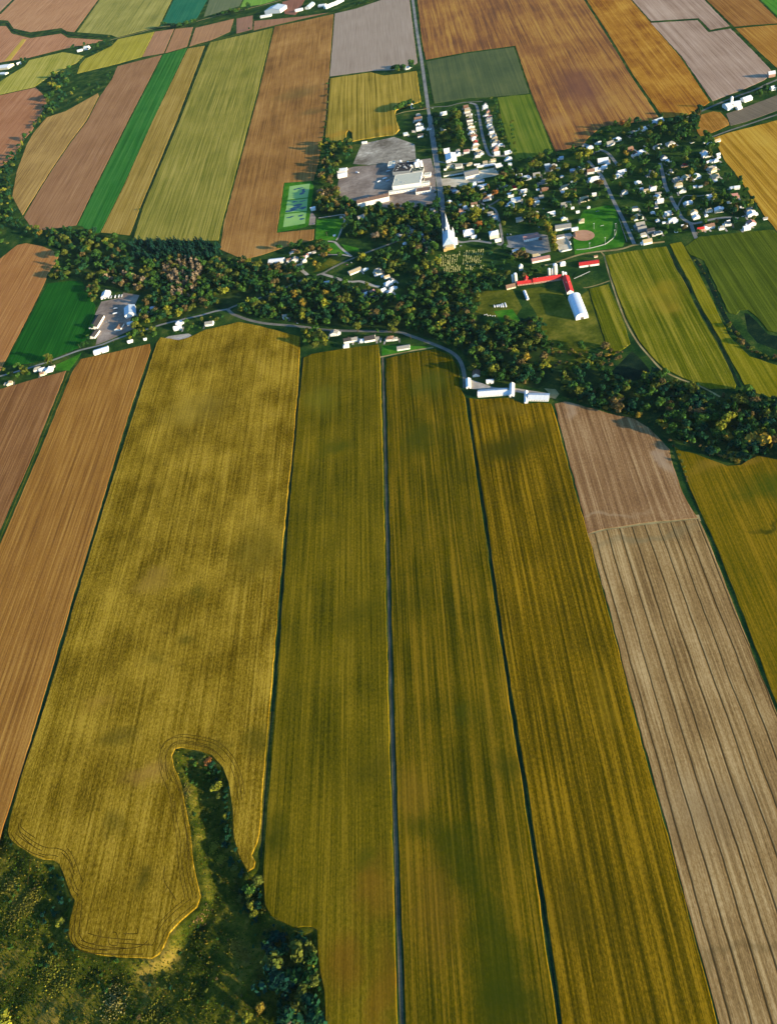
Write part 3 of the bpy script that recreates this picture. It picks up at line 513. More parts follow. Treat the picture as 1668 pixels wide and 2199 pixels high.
road('crescent_road', [(919, 231), (940, 229), (962, 228), (985, 222), (1008, 219), (1036, 218)], 5, M['lane'], .077, 'lane along the far end of the house rows')
road('yard_road', [(930, 345), (960, 350), (985, 352), (1015, 350)], 6, M['asphalt'], .083, 'short drive beside the big white shed')
road('quarter_road', [(1240, 305), (1275, 317), (1303, 328), (1318, 345), (1326, 356)], 8, M['asphalt'], .08, 'grey street entering the leafy quarter')
road('quarter_road', [(1262, 345), (1280, 366), (1291, 378), (1301, 398), (1313, 424), (1326, 450), (1338, 473), (1349, 497), (1361, 524)], 8, M['asphalt'], .08, 'broad street between ball field and leafy quarter')
road('quarter_road', [(1416, 350), (1422, 373), (1428, 400), (1437, 418), (1446, 437), (1455, 452), (1461, 465), (1469, 472), (1482, 479), (1496, 479), (1528, 471), (1558, 467), (1584, 469)], 8, M['asphalt'], .08, 'hooked street through the middle of the leafy quarter')
road('quarter_road', [(1482, 479), (1488, 497), (1494, 512)], 8, M['asphalt'], .084, 'stub street ending at the deep green field')
road('quarter_path', [(1452, 450), (1468, 421), (1500, 421), (1545, 412)], 4, M['lane'], .07, 'pale drive across the leafy quarter')
road('farm_road', [(1440, 262), (1460, 256), (1497, 242), (1522, 231), (1572, 210), (1622, 192), (1668, 171), (1800, 122)], 8, M['lane'], .08, 'farm road passing the far white farmstead')
road('farm_road', [(1528, 294), (1563, 281), (1597, 270), (1668, 246), (1810, 200)], 6, M['lane'], .08, 'straight lane above the golden grain field')
road('ravine_road', [(-160, 850), (0, 808), (60, 791), (118, 772), (151, 759.5), (176, 751), (214, 742), (247, 729), (277, 719), (315, 707), (358, 694), (401, 684), (432, 677), (462, 668.5), (489, 664)], 7, M['asphalt'], .07, 'country road passing the truck depot')
road('ravine_road', [(489, 664), (496, 671), (504, 676), (534, 687), (574, 695), (644, 701), (704, 709), (778, 711), (853, 713), (878, 720), (909, 731), (950, 747), (974, 760), (988, 776), (996, 802), (998, 833)], 8, M['lane'], .073, 'pale road curving round the wooded ravine')
road('village_road', [(489, 664), (510, 655), (566, 637), (584, 631), (644, 603), (663, 595), (692, 587), (716, 574), (752, 557), (769, 551), (788, 542), (826, 528), (862, 514)], 7, M['lane'], .077, 'road slanting through the wood to the village')
road('park_path', [(704, 518), (719, 520), (730, 531), (743, 542), (755, 551)], 6, M['gravel'], .08, 'pale curved park lane')
road('park_path', [(684, 468), (712, 464), (738, 461), (740, 472), (734, 490), (727, 508), (722, 516)], 5, M['gravel'], .076, 'pale lane round the square lawn')
road('park_path', [(684, 547), (712, 547), (735, 547), (755, 551)], 4, M['gravel'], .083, 'straight pale path joining the park lane')
road('loop_road', [(692, 588), (705, 592), (725, 598), (740, 604), (757, 605), (772, 604), (787, 608), (800, 613), (815, 616)], 8, M['gravel'], .08, 'dead end lane to the cluster of white houses')
road('drive_path', [(664, 594), (655, 586), (649, 581), (645, 573), (640, 567)], 9, M['gravel'], .08, 'wide pale farm drive')
road('drive_path', [(646, 573), (634, 571), (622, 570)], 4, M['gravel'], .085, 'short spur of the pale farm drive')
road('farm_path', [(1165, 570), (1188, 566), (1207, 559), (1230, 551), (1253, 545), (1287, 540), (1320, 537), (1340, 533), (1362, 526), (1400, 522), (1426, 519)], 6, M['track'], .08, 'tan farm track under the ball field')
road('farm_path', [(1290, 541), (1297, 550), (1301, 566), (1312, 604), (1330, 658), (1346, 697), (1369, 736), (1395, 767), (1422, 795), (1462, 815), (1500, 828), (1545, 852)], 3.4, M['track'], .076, 'tan track curving round the striped hay field')
road('farm_path', [(1252, 618), (1262, 617), (1285, 611), (1308, 603)], 3, M['track'], .083, 'short track loop behind the arched barn')
road('farm_lane', [(821.5, 766), (826, 900), (833, 1200), (840, 1500), (851, 1850), (862.5, 2199), (870, 2400)], 4.6, M['farmlane'], .06, 'straight grey farm lane between two soybean strips', k=2)
road('field_path', [(816, 767), (850, 760), (886, 753), (930, 746)], 4, M['track'], .09, 'pale track edging the grey roofed shed lawn')
road('field_path', [(238, 86), (256, 81), (300, 70), (345, 58), (372, 55)], 8, M['track'], .08, 'pale field road between far hay fields')
road('field_path', [(404, 101), (440, 93), (505, 75), (545, 66), (600, 52), (660, 38), (716, 26), (800, 3)], 6, M['meadow'], .07, 'grassy boundary path below the far farms')
road('field_path', [(422, 46), (470, 33), (520, 22), (605, 0)], 8, M['track'], .07, 'far farm lane behind the hedge row')
road('field_path', [(148, 800), (75, 980), (0, 1158), (-125, 1450)], 3, M['meadow'], .06, 'grassy strip between two stubble fields')
road('field_path', [(850, 246), (870, 240), (900, 236), (920, 233)], 5, M['track'], .08, 'dirt drive between corn and house row')
road('depot_path', [(286, 706), (290, 690), (300, 672), (322, 670)], 5, M['lane'], .08, 'short lane behind the depot workshop')
road('field_path', [(1255, 1149), (1300, 1137), (1390, 1124), (1502, 1112)], 13, M['track'], .07, 'pale turning strip between harrowed and furrowed soil')
# tyre marks where the sprayer turned in the golden field
def marks(pix, w=.9, lab=''):
    P = smooth_line([U(p[0], p[1], 1.2) for p in pix], 5); l, r = strip_pts(P, w); n = len(P)
    vs = [(p.x, p.y, 1.225) for p in l]+[(p.x, p.y, 1.225) for p in r]
    return tag(mesh('tyre_track_path', vs, [(i, n+i, n+i+1, i+1) for i in range(n-1)], M['rut']), lab, 'tyre track', None, 'structure')
M['rut'] = ground_mat('flattened_crop', [(.2, L(48, 38, 8)), (.5, L(74, 58, 14)), (.8, L(112, 88, 34))], .05, .4, 1., .3)
Zb = lambda x, y: (x/3.388, 1550+y/3.388); Zc = lambda x, y: (330+x/3.388, 1550+y/3.388)
for lab, pp in [('tyre ruts rounding the near tip of the field', [Zb(600, 1300), Zb(585, 1440), Zb(580, 1540), Zb(620, 1600), Zb(690, 1610), Zb(735, 1560), Zb(725, 1500)]),
                ('outer tyre rut hugging the near tip', [Zb(570, 1310), Zb(548, 1450), Zb(545, 1560), Zb(600, 1640), Zb(760, 1655), Zb(1000, 1640), Zb(1080, 1590)]),
                ('outermost tyre rut along the near edge', [Zb(530, 1480), Zb(525, 1580), Zb(600, 1668), Zb(800, 1690), Zb(1040, 1690)]),
                ('hooked tyre rut beside the near tip', [Zb(790, 1560), Zb(800, 1620), Zb(860, 1620), Zb(850, 1540), Zb(820, 1530)]),
                ('small hooked rut by the near edge', [Zb(900, 1540), Zb(1000, 1540), Zb(1000, 1500)]),
                ('curved tyre rut at the western lobe', [Zb(135, 740), Zb(145, 800), Zb(190, 860), Zb(240, 900)]),
                ('second curved rut at the western lobe', [Zb(85, 820), Zb(140, 890), Zb(230, 950), Zb(330, 985)]),
                ('tyre rut along the inlet of the hollow', [Zb(450, 950), Zb(510, 1020), Zb(545, 1110)]),
                ('tyre rut pair beside the gully rim', [Zb(1200, 1050), Zb(1195, 1150), Zb(1240, 1230), Zb(1285, 1300)]),
                ('long tyre rut along the gully rim', [Zc(140, 360), Zc(200, 520), Zc(225, 700), Zc(250, 850), Zc(262, 980)]),
                ('tyre rut circling the head of the gully', [Zc(105, 420), Zc(85, 300), Zc(110, 200), Zc(170, 150), Zc(300, 160), Zc(430, 200), Zc(520, 290)]),
                ('inner tyre rut circling the gully head', [Zc(60, 350), Zc(50, 230), Zc(90, 140), Zc(200, 110), Zc(330, 130)]),
                ('straight rut beside the dark ditch', [(629, 822), (627, 870), (626, 883)]),
                ('tyre rut across the wide golden field', [(60, 1900), (62, 1880), (66, 1850)])]:
    marks(pp, 1.0, lab)
marks([(1202, 2105), (1220, 2100), (1250, 2094), (1290, 2090), (1330, 2086)], 1.6, 'faint cross rut over the ribbed crop strip')
marks([(838, 1082), (880, 1080), (930, 1074), (985, 1072)], 1.2, 'dark cross rut over the striped strip')
def headland():
    i0 = min(range(len(F2)), key=lambda i: abs(F2[i][0]-503)+abs(F2[i][1]-1801)); i1 = min(range(len(F2)), key=lambda i: abs(F2[i][0]-21)+abs(F2[i][1]-1762))
    Q = smooth_line([U(*p) for p in F2[i0:i1+1]], 5); rr = random.Random(3); poly = [tuple(v) for v in HOLE[0]]
    for off in (5.5, 9.5, 14.5, 19.0):
        run = []
        def flush():
            if len(run) > 5:
                P = list(run); l, r = strip_pts(P, .9); n = len(P)
                vs = [(p.x, p.y, 1.222) for p in l]+[(p.x, p.y, 1.222) for p in r]
                tag(mesh('tyre_track_path', vs, [(i, n+i, n+i+1, i+1) for i in range(n-1)], M['rut']), 'headland tyre rut following the gully and tip of the field', 'tyre track', None, 'structure')
            run.clear()
        skip = 0
        for k in range(1, len(Q)-1):
            d = (Q[k+1]-Q[k-1]).normalized(); w = Q[k]+Vector((d.y, -d.x))*off
            if not inside((w.x, w.y), poly): w = Q[k]-Vector((d.y, -d.x))*off
            ok = inside((w.x, w.y), poly) and rim_dist(w.x, w.y) > off*.9 and (not run or (w-run[-1]).length < 9)
            if skip > 0: skip -= 1; ok = False
            elif rr.random() < .035: skip = rr.randint(4, 16); ok = False
            if ok: run.append(w)
            else: flush()
        flush()
headland()
# ------------------------------------------------------------------ buildings
TILE = dict(A=(870,210,7.252), B=(1090,300,7.943), C=(1270,240,7.943), D=(1450,240,7.943), E=(1320,370,9.267), G=(1480,370,9.267), H=(930,370,7.943),
            I=(1100,430,6.95), J=(590,380,9.267), K=(710,290,6.95), L=(750,440,7.943), M=(560,530,8.34), N=(720,550,9.267), O=(180,600,9.267), P=(660,690,6.415),
            Q=(340,640,4.906), R=(0,700,11.914), S=(1460,130,8.02), T=(990,770,7.582), U=(680,120,6.95), V=(0,0,3.971), W=(420,0,3.475), X=(1080,530,7.582), Y=(900,480,3.971), Z=(0,0,1))
def tp(t, x, y): a, b, s = TILE[t]; return (a+x/s, b+y/s)
BLD = []          # footprints (x, y, radius) that trees keep clear of
MARK = []         # landmarks for telling small repeats apart: (px, py, phrase)
def landmark(px, py, phrase): MARK.append((px, py, phrase))
def gable_parts(Ln, D, h, rh, axis='x', over=.6, hip=0.0):
    """walls and a thick two-slope roof, ridge along x (or y)"""
    if axis == 'y':
        w, r = gable_parts(D, Ln, h, rh, 'x', over, hip)
        rot = lambda q: [(-b, a, c) for a, b, c in q]
        w.v = rot(w.v); r.v = rot(r.v); return w, r
    a, b = Ln/2, D/2
    w = MB()
    k = hip
    w.add([(-a,-b,0),(a,-b,0),(a,b,0),(-a,b,0),(-a,-b,h),(a,-b,h),(a,b,h),(-a,b,h)], [(0,1,5,4),(1,2,6,5),(2,3,7,6),(3,0,4,7)])
    if not k: w.add([(-a,-b,h),(-a,b,h),(-a,0,h+rh),(a,-b,h),(a,b,h),(a,0,h+rh)], [(0,2,1),(3,4,5)])
    r = MB(); o = over; dz = rh*o/b; A = a+o; B = b+o; t = .28; rx = A-k*B
    e = h-dz+.03; top = h+rh+.03
    r.add([(-A,-B,e),(A,-B,e),(A,B,e),(-A,B,e),(-rx,0,top),(rx,0,top)], [(0,1,2,3)[::-1]]+([] if 0 else []), 0)
    r.v = []; r.f = []; r.m = []
    lo = [(-A,-B,e),(A,-B,e),(A,B,e),(-A,B,e),(-rx,0,top),(rx,0,top)]
    hi = [(x, y, z+t) for x, y, z in lo]
    F = [(0,1,5,4),(2,3,4,5),(1,2,5),(3,0,4)] if k else [(0,1,5,4),(2,3,4,5)]
    r.add(lo+hi, [tuple(i+6 for i in f) for f in F]+[f[::-1] for f in F]+[(0,6,7,1)[::-1],(2,8,9,3)[::-1]]+([(1,7,8,2)[::-1],(3,9,6,0)[::-1]] if k else [(1,7,11,5)[::-1],(5,11,8,2)[::-1],(3,9,10,4)[::-1],(4,10,6,0)[::-1]]))
    return w, r
def openings(Ln, D, h, nwin, door=True, ww=1.3, wh=1.3, sill=1.2, sides='f'):
    """windows and a door set proud of the walls facing the camera"""
    out = []
    for s in sides:
        span = Ln if s in 'fb' else D
        for i in range(nwin):
            c = -span/2+span*(i+.5)/nwin; mb = MB()
            if s == 'f': mb.box(c-ww/2, c+ww/2, -D/2-.06, -D/2+.02, sill, sill+wh)
            elif s == 'r': mb.box(Ln/2-.02, Ln/2+.06, c-ww/2, c+ww/2, sill, sill+wh)
            out.append(mb)
    return out
def place(name, cx, cy, rz, label, cat, group=None):
    return tag(empty(name, cx, cy, rz), label, cat, group)
def gable(name, label, cat, cx, cy, rz, Ln, D, h, rh, wall='white', roof='roofgrey', axis='x', over=.6, hip=0., group=None, win=0, door=0, chim=0, sides='f', dorm=0):
    e = place(name, cx, cy, rz, label, cat, group)
    w, r = gable_parts(Ln, D, h, rh, axis, over, hip)
    w.build('wall', M[wall], e); ro = r.build('roof', M[roof], e)
    for mb in (openings(Ln, D, h, win, sides=sides) if win else []): mb.build('window', M['glass'], e)
    if door:
        mb = MB(); mb.box(-door/2, door/2, -D/2-.08, -D/2+.02, 0, min(h*.8, door)); mb.build('door', M['doorm'], e)
    if chim:
        mb = MB(); mb.box(Ln*.2-.45, Ln*.2+.45, .6, 1.5, h+rh*.3, h+rh+1.3); mb.build('chimney', M['brick'], ro)
    if dorm:
        for i in range(dorm):
            mb = MB(); c = -Ln/2+Ln*(i+.5)/dorm; mb.lathe(c, 0, [(.5, h+rh-.1), (.5, h+rh+.8), (.7, h+rh+.8), (.1, h+rh+1.3)], 8); mb.build('roof_vent', M['metal'], ro)
    BLD.append((cx, cy, max(Ln, D)/2))
    return e
def front(t, a, b, depth):
    """front edge seen in the photo -> centre, turn, length"""
    p = U(*tp(t, *a)); q = U(*tp(t, *b)); d = q-p; n = Vector((-d.y, d.x)).normalized()
    c = (p+q)/2+n*depth/2
    return c.x, c.y, math.atan2(d.y, d.x), d.length
def fgable(name, label, cat, t, a, b, depth, h, rh, **k):
    cx, cy, rz, ln = front(t, a, b, depth)
    return gable(name, label, cat, cx, cy, rz, ln, depth, h, rh, **k)
def flat(name, label, cat, t, a, b, depth, h, wall='white', roof='flatpale', group=None, win=0, units=0, par=.5):
    cx, cy, rz, Ln = front(t, a, b, depth); D = depth
    e = place(name, cx, cy, rz, label, cat, group)
    w = MB(); x, y = Ln/2, D/2
    w.add([(-x,-y,0),(x,-y,0),(x,y,0),(-x,y,0),(-x,-y,h),(x,-y,h),(x,y,h),(-x,y,h)], [(0,1,5,4),(1,2,6,5),(2,3,7,6),(3,0,4,7)])
    w.box(-x, x, -y, -y+.35, h, h+par); w.box(-x, x, y-.35, y, h, h+par); w.box(-x, -x+.35, -y+.35, y-.35, h, h+par); w.box(x-.35, x, -y+.35, y-.35, h, h+par)
    w.build('wall', M[wall], e)
    r = MB(); r.box(-x+.35, x-.35, -y+.35, y-.35, h-.3, h+.05); ro = r.build('roof', M[roof], e)
    for mb in (openings(Ln, D, h, win, ww=2.2, wh=1.8, sill=h*.4) if win else []): mb.build('window', M['glass'], e)
    for i in range(units):
        u = MB(); ux = random.uniform(-x*.8, x*.8); uy = random.uniform(-y*.7, y*.7); s = random.uniform(.9, 2.0)
        u.box(ux-s, ux+s, uy-s*.7, uy+s*.7, h+.05, h+.05+s*1.1); u.build('roof_unit', M['metal'], ro)
    BLD.append((cx, cy, max(Ln, D)/2)); return e
def silo(label, t, base, r, h, cap='roofwhite', body='concrete', group=None):
    c = U(*tp(t, *base)); e = place('silo', c.x, c.y, 0, label, 'silo', group)
    b = MB(); b.lathe(0, 0, [(r, 0), (r, h*.9)], 16); b.build('shell', M[body], e)
    k = MB(); k.lathe(0, 0, [(r*1.04, h*.9), (r*1.02, h*.93), (r*.8, h*.975), (r*.4, h*.995), (.2, h)], 16); k.build('cap', M[cap], e, True)
    p = MB(); p.box(r*.98, r+.9, -.5, .5, 0, h*.9); p.build('chute', M[cap], e)
    BLD.append((c.x, c.y, r)); return e
# -- the church
def church():
    cx, cy, rz, W_ = front('Z', (952.5, 537.5), (978, 532), 0)
    rz = math.radians(-3); D = 56.0; a = W_/2
    n = Vector((-math.sin(rz), math.cos(rz))); cx += n.x*D/2; cy += n.y*D/2
    e = place('parish_church', cx, cy, rz, 'large white parish church with tall spire and stone rear end', 'church')
    b = D/2; w = MB(); h = 11.; rh = 13.
    w.add([(-a,-b,0),(a,-b,0),(a,b,0),(-a,b,0),(-a,-b,h),(a,-b,h),(a,b,h),(-a,b,h),(0,b,h+rh)], [(1,2,6,5),(2,3,7,8,6),(3,0,4,7),(0,1,5,4)])
    w.build('wall', M['white'], e)
    s = MB(); s.box(-a*.75, a*.78, -b-5, -b-.01, 0, 8.4); s.box(-a*.98, -a*.5, -b-9, -b-5.01, 0, 7.0); s.build('sacristy', M['stone'], e)
    sr = MB(); sr.add([(-a*.8,-b-5.4,8.4),(a*.83,-b-5.4,8.4),(a*.83,-b,8.45),(-a*.8,-b,8.45),(-a*.5,-b,11.6),(a*.5,-b,11.6)], [(0,1,5,4),(0,4,3),(1,2,5)]); sr.build('sacristy_roof', M['rooftan'], e)
    r = MB(); A = a+.7; rb = b+.6; k = 13.
    lo = [(-A,-rb,h-.6),(A,-rb,h-.6),(A,rb,h-.6),(-A,rb,h-.6),(0,-rb+k,h+rh),(0,rb,h+rh)]
    hi = [(x, y, z+.3) for x, y, z in lo]
    F = [(0,1,4),(1,2,5,4),(3,0,4,5)]
    r.add(lo+hi, [tuple(i+6 for i in f) for f in F]+[f[::-1] for f in F]+[(0,1,7,6),(1,2,8,7),(3,0,6,9),(2,5,11,8),(5,3,9,11)])
    ro = r.build('roof', M['roofblue'], e)
    tw = MB(); T = 4.6; ty = b+T*.2
    tw.box(-T, T, ty-T, ty+T, 0, 29); tw.box(-T-.3, T+.3, ty-T-.3, ty+T+.3, 24, 24.7); tw.box(-T-.35, T+.35, ty-T-.35, ty+T+.35, 29, 29.8)
    for q in (-1, 1): pass
    tower = tw.build('bell_tower', M['white'], e)
    for sx, sy, ax in ((0, -1, 'x'), (1, 0, 'y'), (-1, 0, 'y')):
        l = MB()
        if ax == 'x': l.box(-1.1, 1.1, ty-T-.08, ty-T+.05, 25.2, 28.3)
        else: l.box(sx*T-.08 if sx < 0 else T-.05, sx*T+.05 if sx < 0 else T+.08, ty-1.1, ty+1.1, 25.2, 28.3)
        l.build('louvre', M['glass'], tower)
    sp = MB(); sp.lathe(0, ty, [(4.3, 29.8), (3.9, 32.0), (3.0, 38), (2.0, 46), (1.0, 54), (.25, 61)], 8)
    spire = sp.build('spire', M['roofwhite'], e)
    cr = MB(); cr.box(-.12, .12, ty-.12, ty+.12, 60.6, 64); cr.box(-.9, .9, ty-.1, ty+.1, 62.4, 62.7); cr.build('cross', M['metal'], spire)
    for sx in (-1, 1):
        p = MB(); x = sx*a*.82; p.box(x-2., x+2., b-2.4, b+1.6, 0, 17); p.lathe(x, b-.4, [(2.3, 17), (1.9, 18.5), (.9, 22), (.15, 26)], 8); p.build('corner_turret', M['white'], e)
    for i in range(5):
        m = MB(); y = -b*.75+i*b*.33; m.box(a-.04, a+.1, y-.9, y+.9, 3.4, 8.4); m.build('window', M['glass'], e)
    v = MB(); v.box(a-.02, a+6, -b*.35-4, -b*.35+4, 0, 10); v.add([(a,-b*.35-4.4,10),(a+6.5,-b*.35-4.4,10),(a+6.5,-b*.35+4.4,10),(a,-b*.35+4.4,10),(a-4,-b*.35,17),(a+6.5,-b*.35,17)], [(0,1,5,4),(2,3,4,5),(1,2,5)]); v.build('transept', M['white'], e)
    for y in (-8, 4): BLD.append((cx, cy+y*2, 17))
    landmark(962, 515, 'the spired church')
church()
# -- red-roofed dairy farm
fgable('dairy_barn', 'long red roofed dairy barn wing between the two silo groups', 'barn', 'X', (490, 610), (945, 545), 13, 5, 5.5, wall='pink', roof='roofred', win=9, dorm=3); landmark(1174, 602, 'the red dairy barn')
fgable('dairy_barn', 'lower red roofed barn with a raised cross gable beside twin silos', 'barn', 'X', (235, 640), (480, 608), 11, 4, 4, wall='pink', roof='roofred', win=5)
fgable('barn_cross_gable', 'small red cross gabled hay barn standing against the long dairy barn', 'barn', 'X', (345, 600), (415, 590), 14, 6, 5.5, wall='pink', roof='roofred', axis='y', win=2)
cxy = U(*tp('X', 1052, 640)); gable('dairy_barn', 'red roofed barn leg running down towards the arched white barn', 'barn', cxy.x, cxy.y, math.radians(-1), 14, 62, 5, 5, wall='white', roof='roofred', axis='y', win=3, dorm=2)
fgable('farm_shed', 'old brown roofed shed at the end of the red barn', 'shed', 'X', (60, 705), (205, 670), 13, 4, 4.5, wall='cream', roof='roofbrown', win=3)
fgable('machine_shed', 'white machine shed with bright red roof alone by the track', 'shed', 'X', (1240, 345), (1560, 300), 16, 5, 3.2, wall='white', roof='roofred', door=4); landmark(1263, 565, 'the red roofed machine shed')
def arch_barn(name, label, pl, pr, length, height):
    cx, cy, rz, Wd = front('X', pl, pr, length)
    rz2 = math.radians(1.0); mid = U(*tp('X', (pl[0]+pr[0])/2, (pl[1]+pr[1])/2)); n = Vector((-math.sin(rz2), math.cos(rz2)))
    cx, cy = mid.x+n.x*length/2, mid.y+n.y*length/2
    e = place(name, cx, cy, rz2, label, 'barn')
    a, b = Wd/2, length/2; N = 20; prof = []
    for i in range(N+1):
        t = PI*i/N; c, s = math.cos(t), math.sin(t)
        prof.append((-a*math.copysign(abs(c)**.8, c), 2.6+(height-2.6)*s**.85))
    sk = MB(); vs = [(x, -b, z) for x, z in prof]+[(x, b, z) for x, z in prof]; n_ = N+1
    sk.add(vs, [(i, i+1, n_+i+1, n_+i)[::-1] for i in range(N)])
    for i in range(9):
        y = -b+length*i/8
        r = MB()
        for j in range(N): r.bar((prof[j][0], min(max(y, -b+.1), b-.1), prof[j][1]+.03), (prof[j+1][0], min(max(y, -b+.1), b-.1), prof[j+1][1]+.03), .12, 4)
        r.build('hoop', M['metal'], e)
    sk.build('cover', M['dome'], e, True)
    w = MB(); w.box(-a, a, -b+.05, -b+.3, 0, 2.6); w.box(-a, a, b-.3, b-.05, 0, 2.6); w.box(-a, -a+.25, -b+.3, b-.3, 0, 2.6); w.box(a-.25, a, -b+.3, b-.3, 0, 2.6)
    w.build('low_wall', M['white'], e)
    for s in (-1, 1):
        g_ = MB(); g_.add([(x, s*(b-.2), z) for x, z in prof], [tuple(range(n_)) if s < 0 else tuple(range(n_))[::-1]]); g_.build('end_panel', M['white'], e)
    d = MB(); d.box(-3, 3, -b-.08, -b+.02, 0, 5); d.build('door', M['doorm'], e)
    BLD.append((cx, cy+20, 16)); BLD.append((cx, cy-20, 16))
arch_barn('arched_barn', 'big white arched fabric barn in the paddock', (1180, 1198), (1390, 1160), 78, 14.5); landmark(1243, 662, 'the arched white barn')
silo('slim concrete silo, first of the pair behind the red barn', 'X', (752, 512), 2.7, 25, body='concrete')
silo('taller concrete silo with domed white top beside the slim one', 'X', (850, 492), 4.3, 33, body='concrete'); landmark(1188, 575, 'the tall silo')
silo('thin white pipe silo squeezed against the tall concrete one', 'X', (805, 500), 1.6, 24, body='white')
silo('white capped silo at the brown end of the red barn', 'X', (205, 588), 3.4, 25); landmark(1104, 588, 'the white capped silo')
silo('thin grey silo next to the white capped one', 'X', (158, 580), 2.0, 20, body='white')
silo('short white feed bin at the bend of the red barn', 'X', (1010, 498), 2.4, 13, body='white')
silo('tiny white feed bin behind the bend of the red barn', 'X', (968, 458), 1.8, 9, body='white')
fgable('hip_house', 'small white hip roofed house behind the tall silo', 'house', 'X', (930, 325), (1015, 312), 10, 5, 4, roof='roofwhite', hip=.8)
fgable('long_shed', 'long grey roofed poultry shed behind the red farm', 'shed', 'X', (475, 275), (765, 215), 15, 5, 3, roof='roofpink', win=6)
fgable('farm_house', 'white farmhouse with a tower between church and red barn', 'house', 'X', (262, 392), (322, 384), 9, 8, 4, roof='roofwhite', axis='y', win=2)
c = U(*tp('X', 372, 800)); gable('calf_shed', 'narrow white calf shed below the red barn', 'shed', c.x, c.y, math.radians(4), 5, 34, 2.6, 1.6, roof='roofwhite', axis='y')
def auger():
    a = U(*tp('X', 1150, 525)); b = U(*tp('X', 1410, 400), 6)
    e = place('grain_auger', a.x, a.y, 0, 'long pale grain auger leaning out over the farm yard', 'auger')
    m = MB(); d = Vector((b.x-a.x, b.y-a.y, 6)); m.bar((0, 0, .8), tuple(d), .5, 8); m.build('tube', M['metal'], e)
    w = MB(); k = d*.45
    for s in (-1.3, 1.3): w.bar((k.x+s, k.y, .1), tuple(k), .14, 5)
    w.build('undercarriage', M['metal'], e)
auger()
# -- two long white barns at the ravine road
fgable('poultry_barn', 'long white poultry barn at the edge of the ribbed crop', 'barn', 'T', (272, 636), (745, 602), 17, 4.2, 3.2, roof='roofwhite', win=12, dorm=5); landmark(1062, 843, 'the long white barn')
fgable('barn_annex', 'short white annex joined to the long poultry barn', 'barn', 'T', (748, 604), (812, 598), 12, 3.4, 2.4, roof='roofwhite')
fgable('cross_shed', 'white gabled cross shed between the two long barns', 'shed', 'T', (785, 632), (865, 626), 34, 5, 3.4, roof='roofwhite', axis='y', door=3)
fgable('poultry_barn', 'second long white barn with gabled porch end', 'barn', 'T', (1085, 694), (1415, 702), 18, 4.2, 3.4, roof='roofwhite', win=8, dorm=4); landmark(1152, 852, 'the second white barn')
fgable('barn_porch', 'narrow white porch block on the end of the second barn', 'barn', 'T', (1030, 738), (1083, 734), 32, 3.6, 2.2, roof='roofwhite', axis='y')
fgable('farm_house', 'brown roofed white cottage beside the bend of the pale road', 'house', 'T', (185, 305), (300, 295), 15, 4, 4.5, roof='roofbrown', axis='y', win=3, chim=1); landmark(1021, 805, 'the cottage at the road bend')
fgable('garage', 'white garage standing behind the long poultry barn', 'garage', 'T', (412, 418), (525, 410), 10, 4.2, 3, roof='roofwhite', door=3)
fgable('gable_shed', 'white L shaped shed beside the pale road junction', 'shed', 'T', (85, 496), (160, 486), 26, 4, 3, roof='roofwhite', axis='y', door=3)
fgable('roadside_shed', 'long grey roofed shed on the bright roadside lawn', 'shed', 'P', (1240, 412), (1412, 385), 12, 4.2, 3, roof='roofgrey', win=5); landmark(867, 748, 'the grey roofed roadside shed')
fgable('long_shed', 'long plain white shed on the roadside edge of the orange stubble', 'shed', 'O', (222, 1518), (500, 1432), 18, 5, 3, roof='roofwhite', win=0, door=4); landmark(216, 752, 'the long white roadside shed')
fgable('drive_shed', 'big white drive shed beside the brown corn stubble', 'shed', 'M', (143, 320), (405, 292), 19, 5, 3.6, roof='roofwhite', win=6); landmark(591, 560, 'the big white drive shed')
# -- truck depot
fgable('truck_garage', 'depot garage with open bays, grey on one slope', 'garage', 'O', (362, 400), (520, 362), 26, 6, 4.5, roof='roofwhite', axis='y', win=0, door=5); landmark(233, 628, 'the depot garage')
fgable('workshop', 'large blue grey depot workshop with sunlit roof slope', 'workshop', 'O', (842, 782), (1052, 712), 42, 8, 5, roof='roofblue', axis='y', win=3); landmark(285, 672, 'the depot workshop')
fgable('workshop', 'dark roofed depot shed with white gable end facing the road', 'workshop', 'O', (125, 1005), (285, 985), 52, 6, 4.5, roof='roofdark', axis='y', win=3); landmark(205, 690, 'the dark roofed depot shed')
fgable('workshop', 'smaller dark roofed depot shed nearest the country road', 'workshop', 'O', (130, 1185), (235, 1178), 30, 5, 3.6, roof='roofdark', axis='y', win=2)
fgable('office', 'small brown roofed depot office near the yard exit', 'office', 'O', (620, 1030), (735, 1020), 26, 4, 3.4, roof='roofbrown', axis='y', win=3)
fgable('shed', 'white low shed in front of the blue depot workshop', 'shed', 'O', (880, 925), (1000, 900), 11, 4, 2.6, roof='roofwhite', win=3)
fgable('shed', 'pale blue shed just behind the depot workshop', 'shed', 'O', (1118, 695), (1195, 680), 16, 4, 2.6, roof='roofblue', axis='y')
fgable('shed', 'pale blue little shed farthest behind the depot workshop', 'shed', 'O', (1335, 612), (1398, 604), 10, 4, 2.4, roof='roofblue')
fgable('shed', 'small white shed by the hedge at the orange stubble', 'shed', 'O', (888, 1282), (985, 1252), 9, 3.4, 2.4, roof='roofwhite')
fgable('shed', 'tiny white hut near the ditch head', 'shed', 'O', (1205, 1225), (1252, 1215), 7, 3.2, 2, roof='roofwhite')
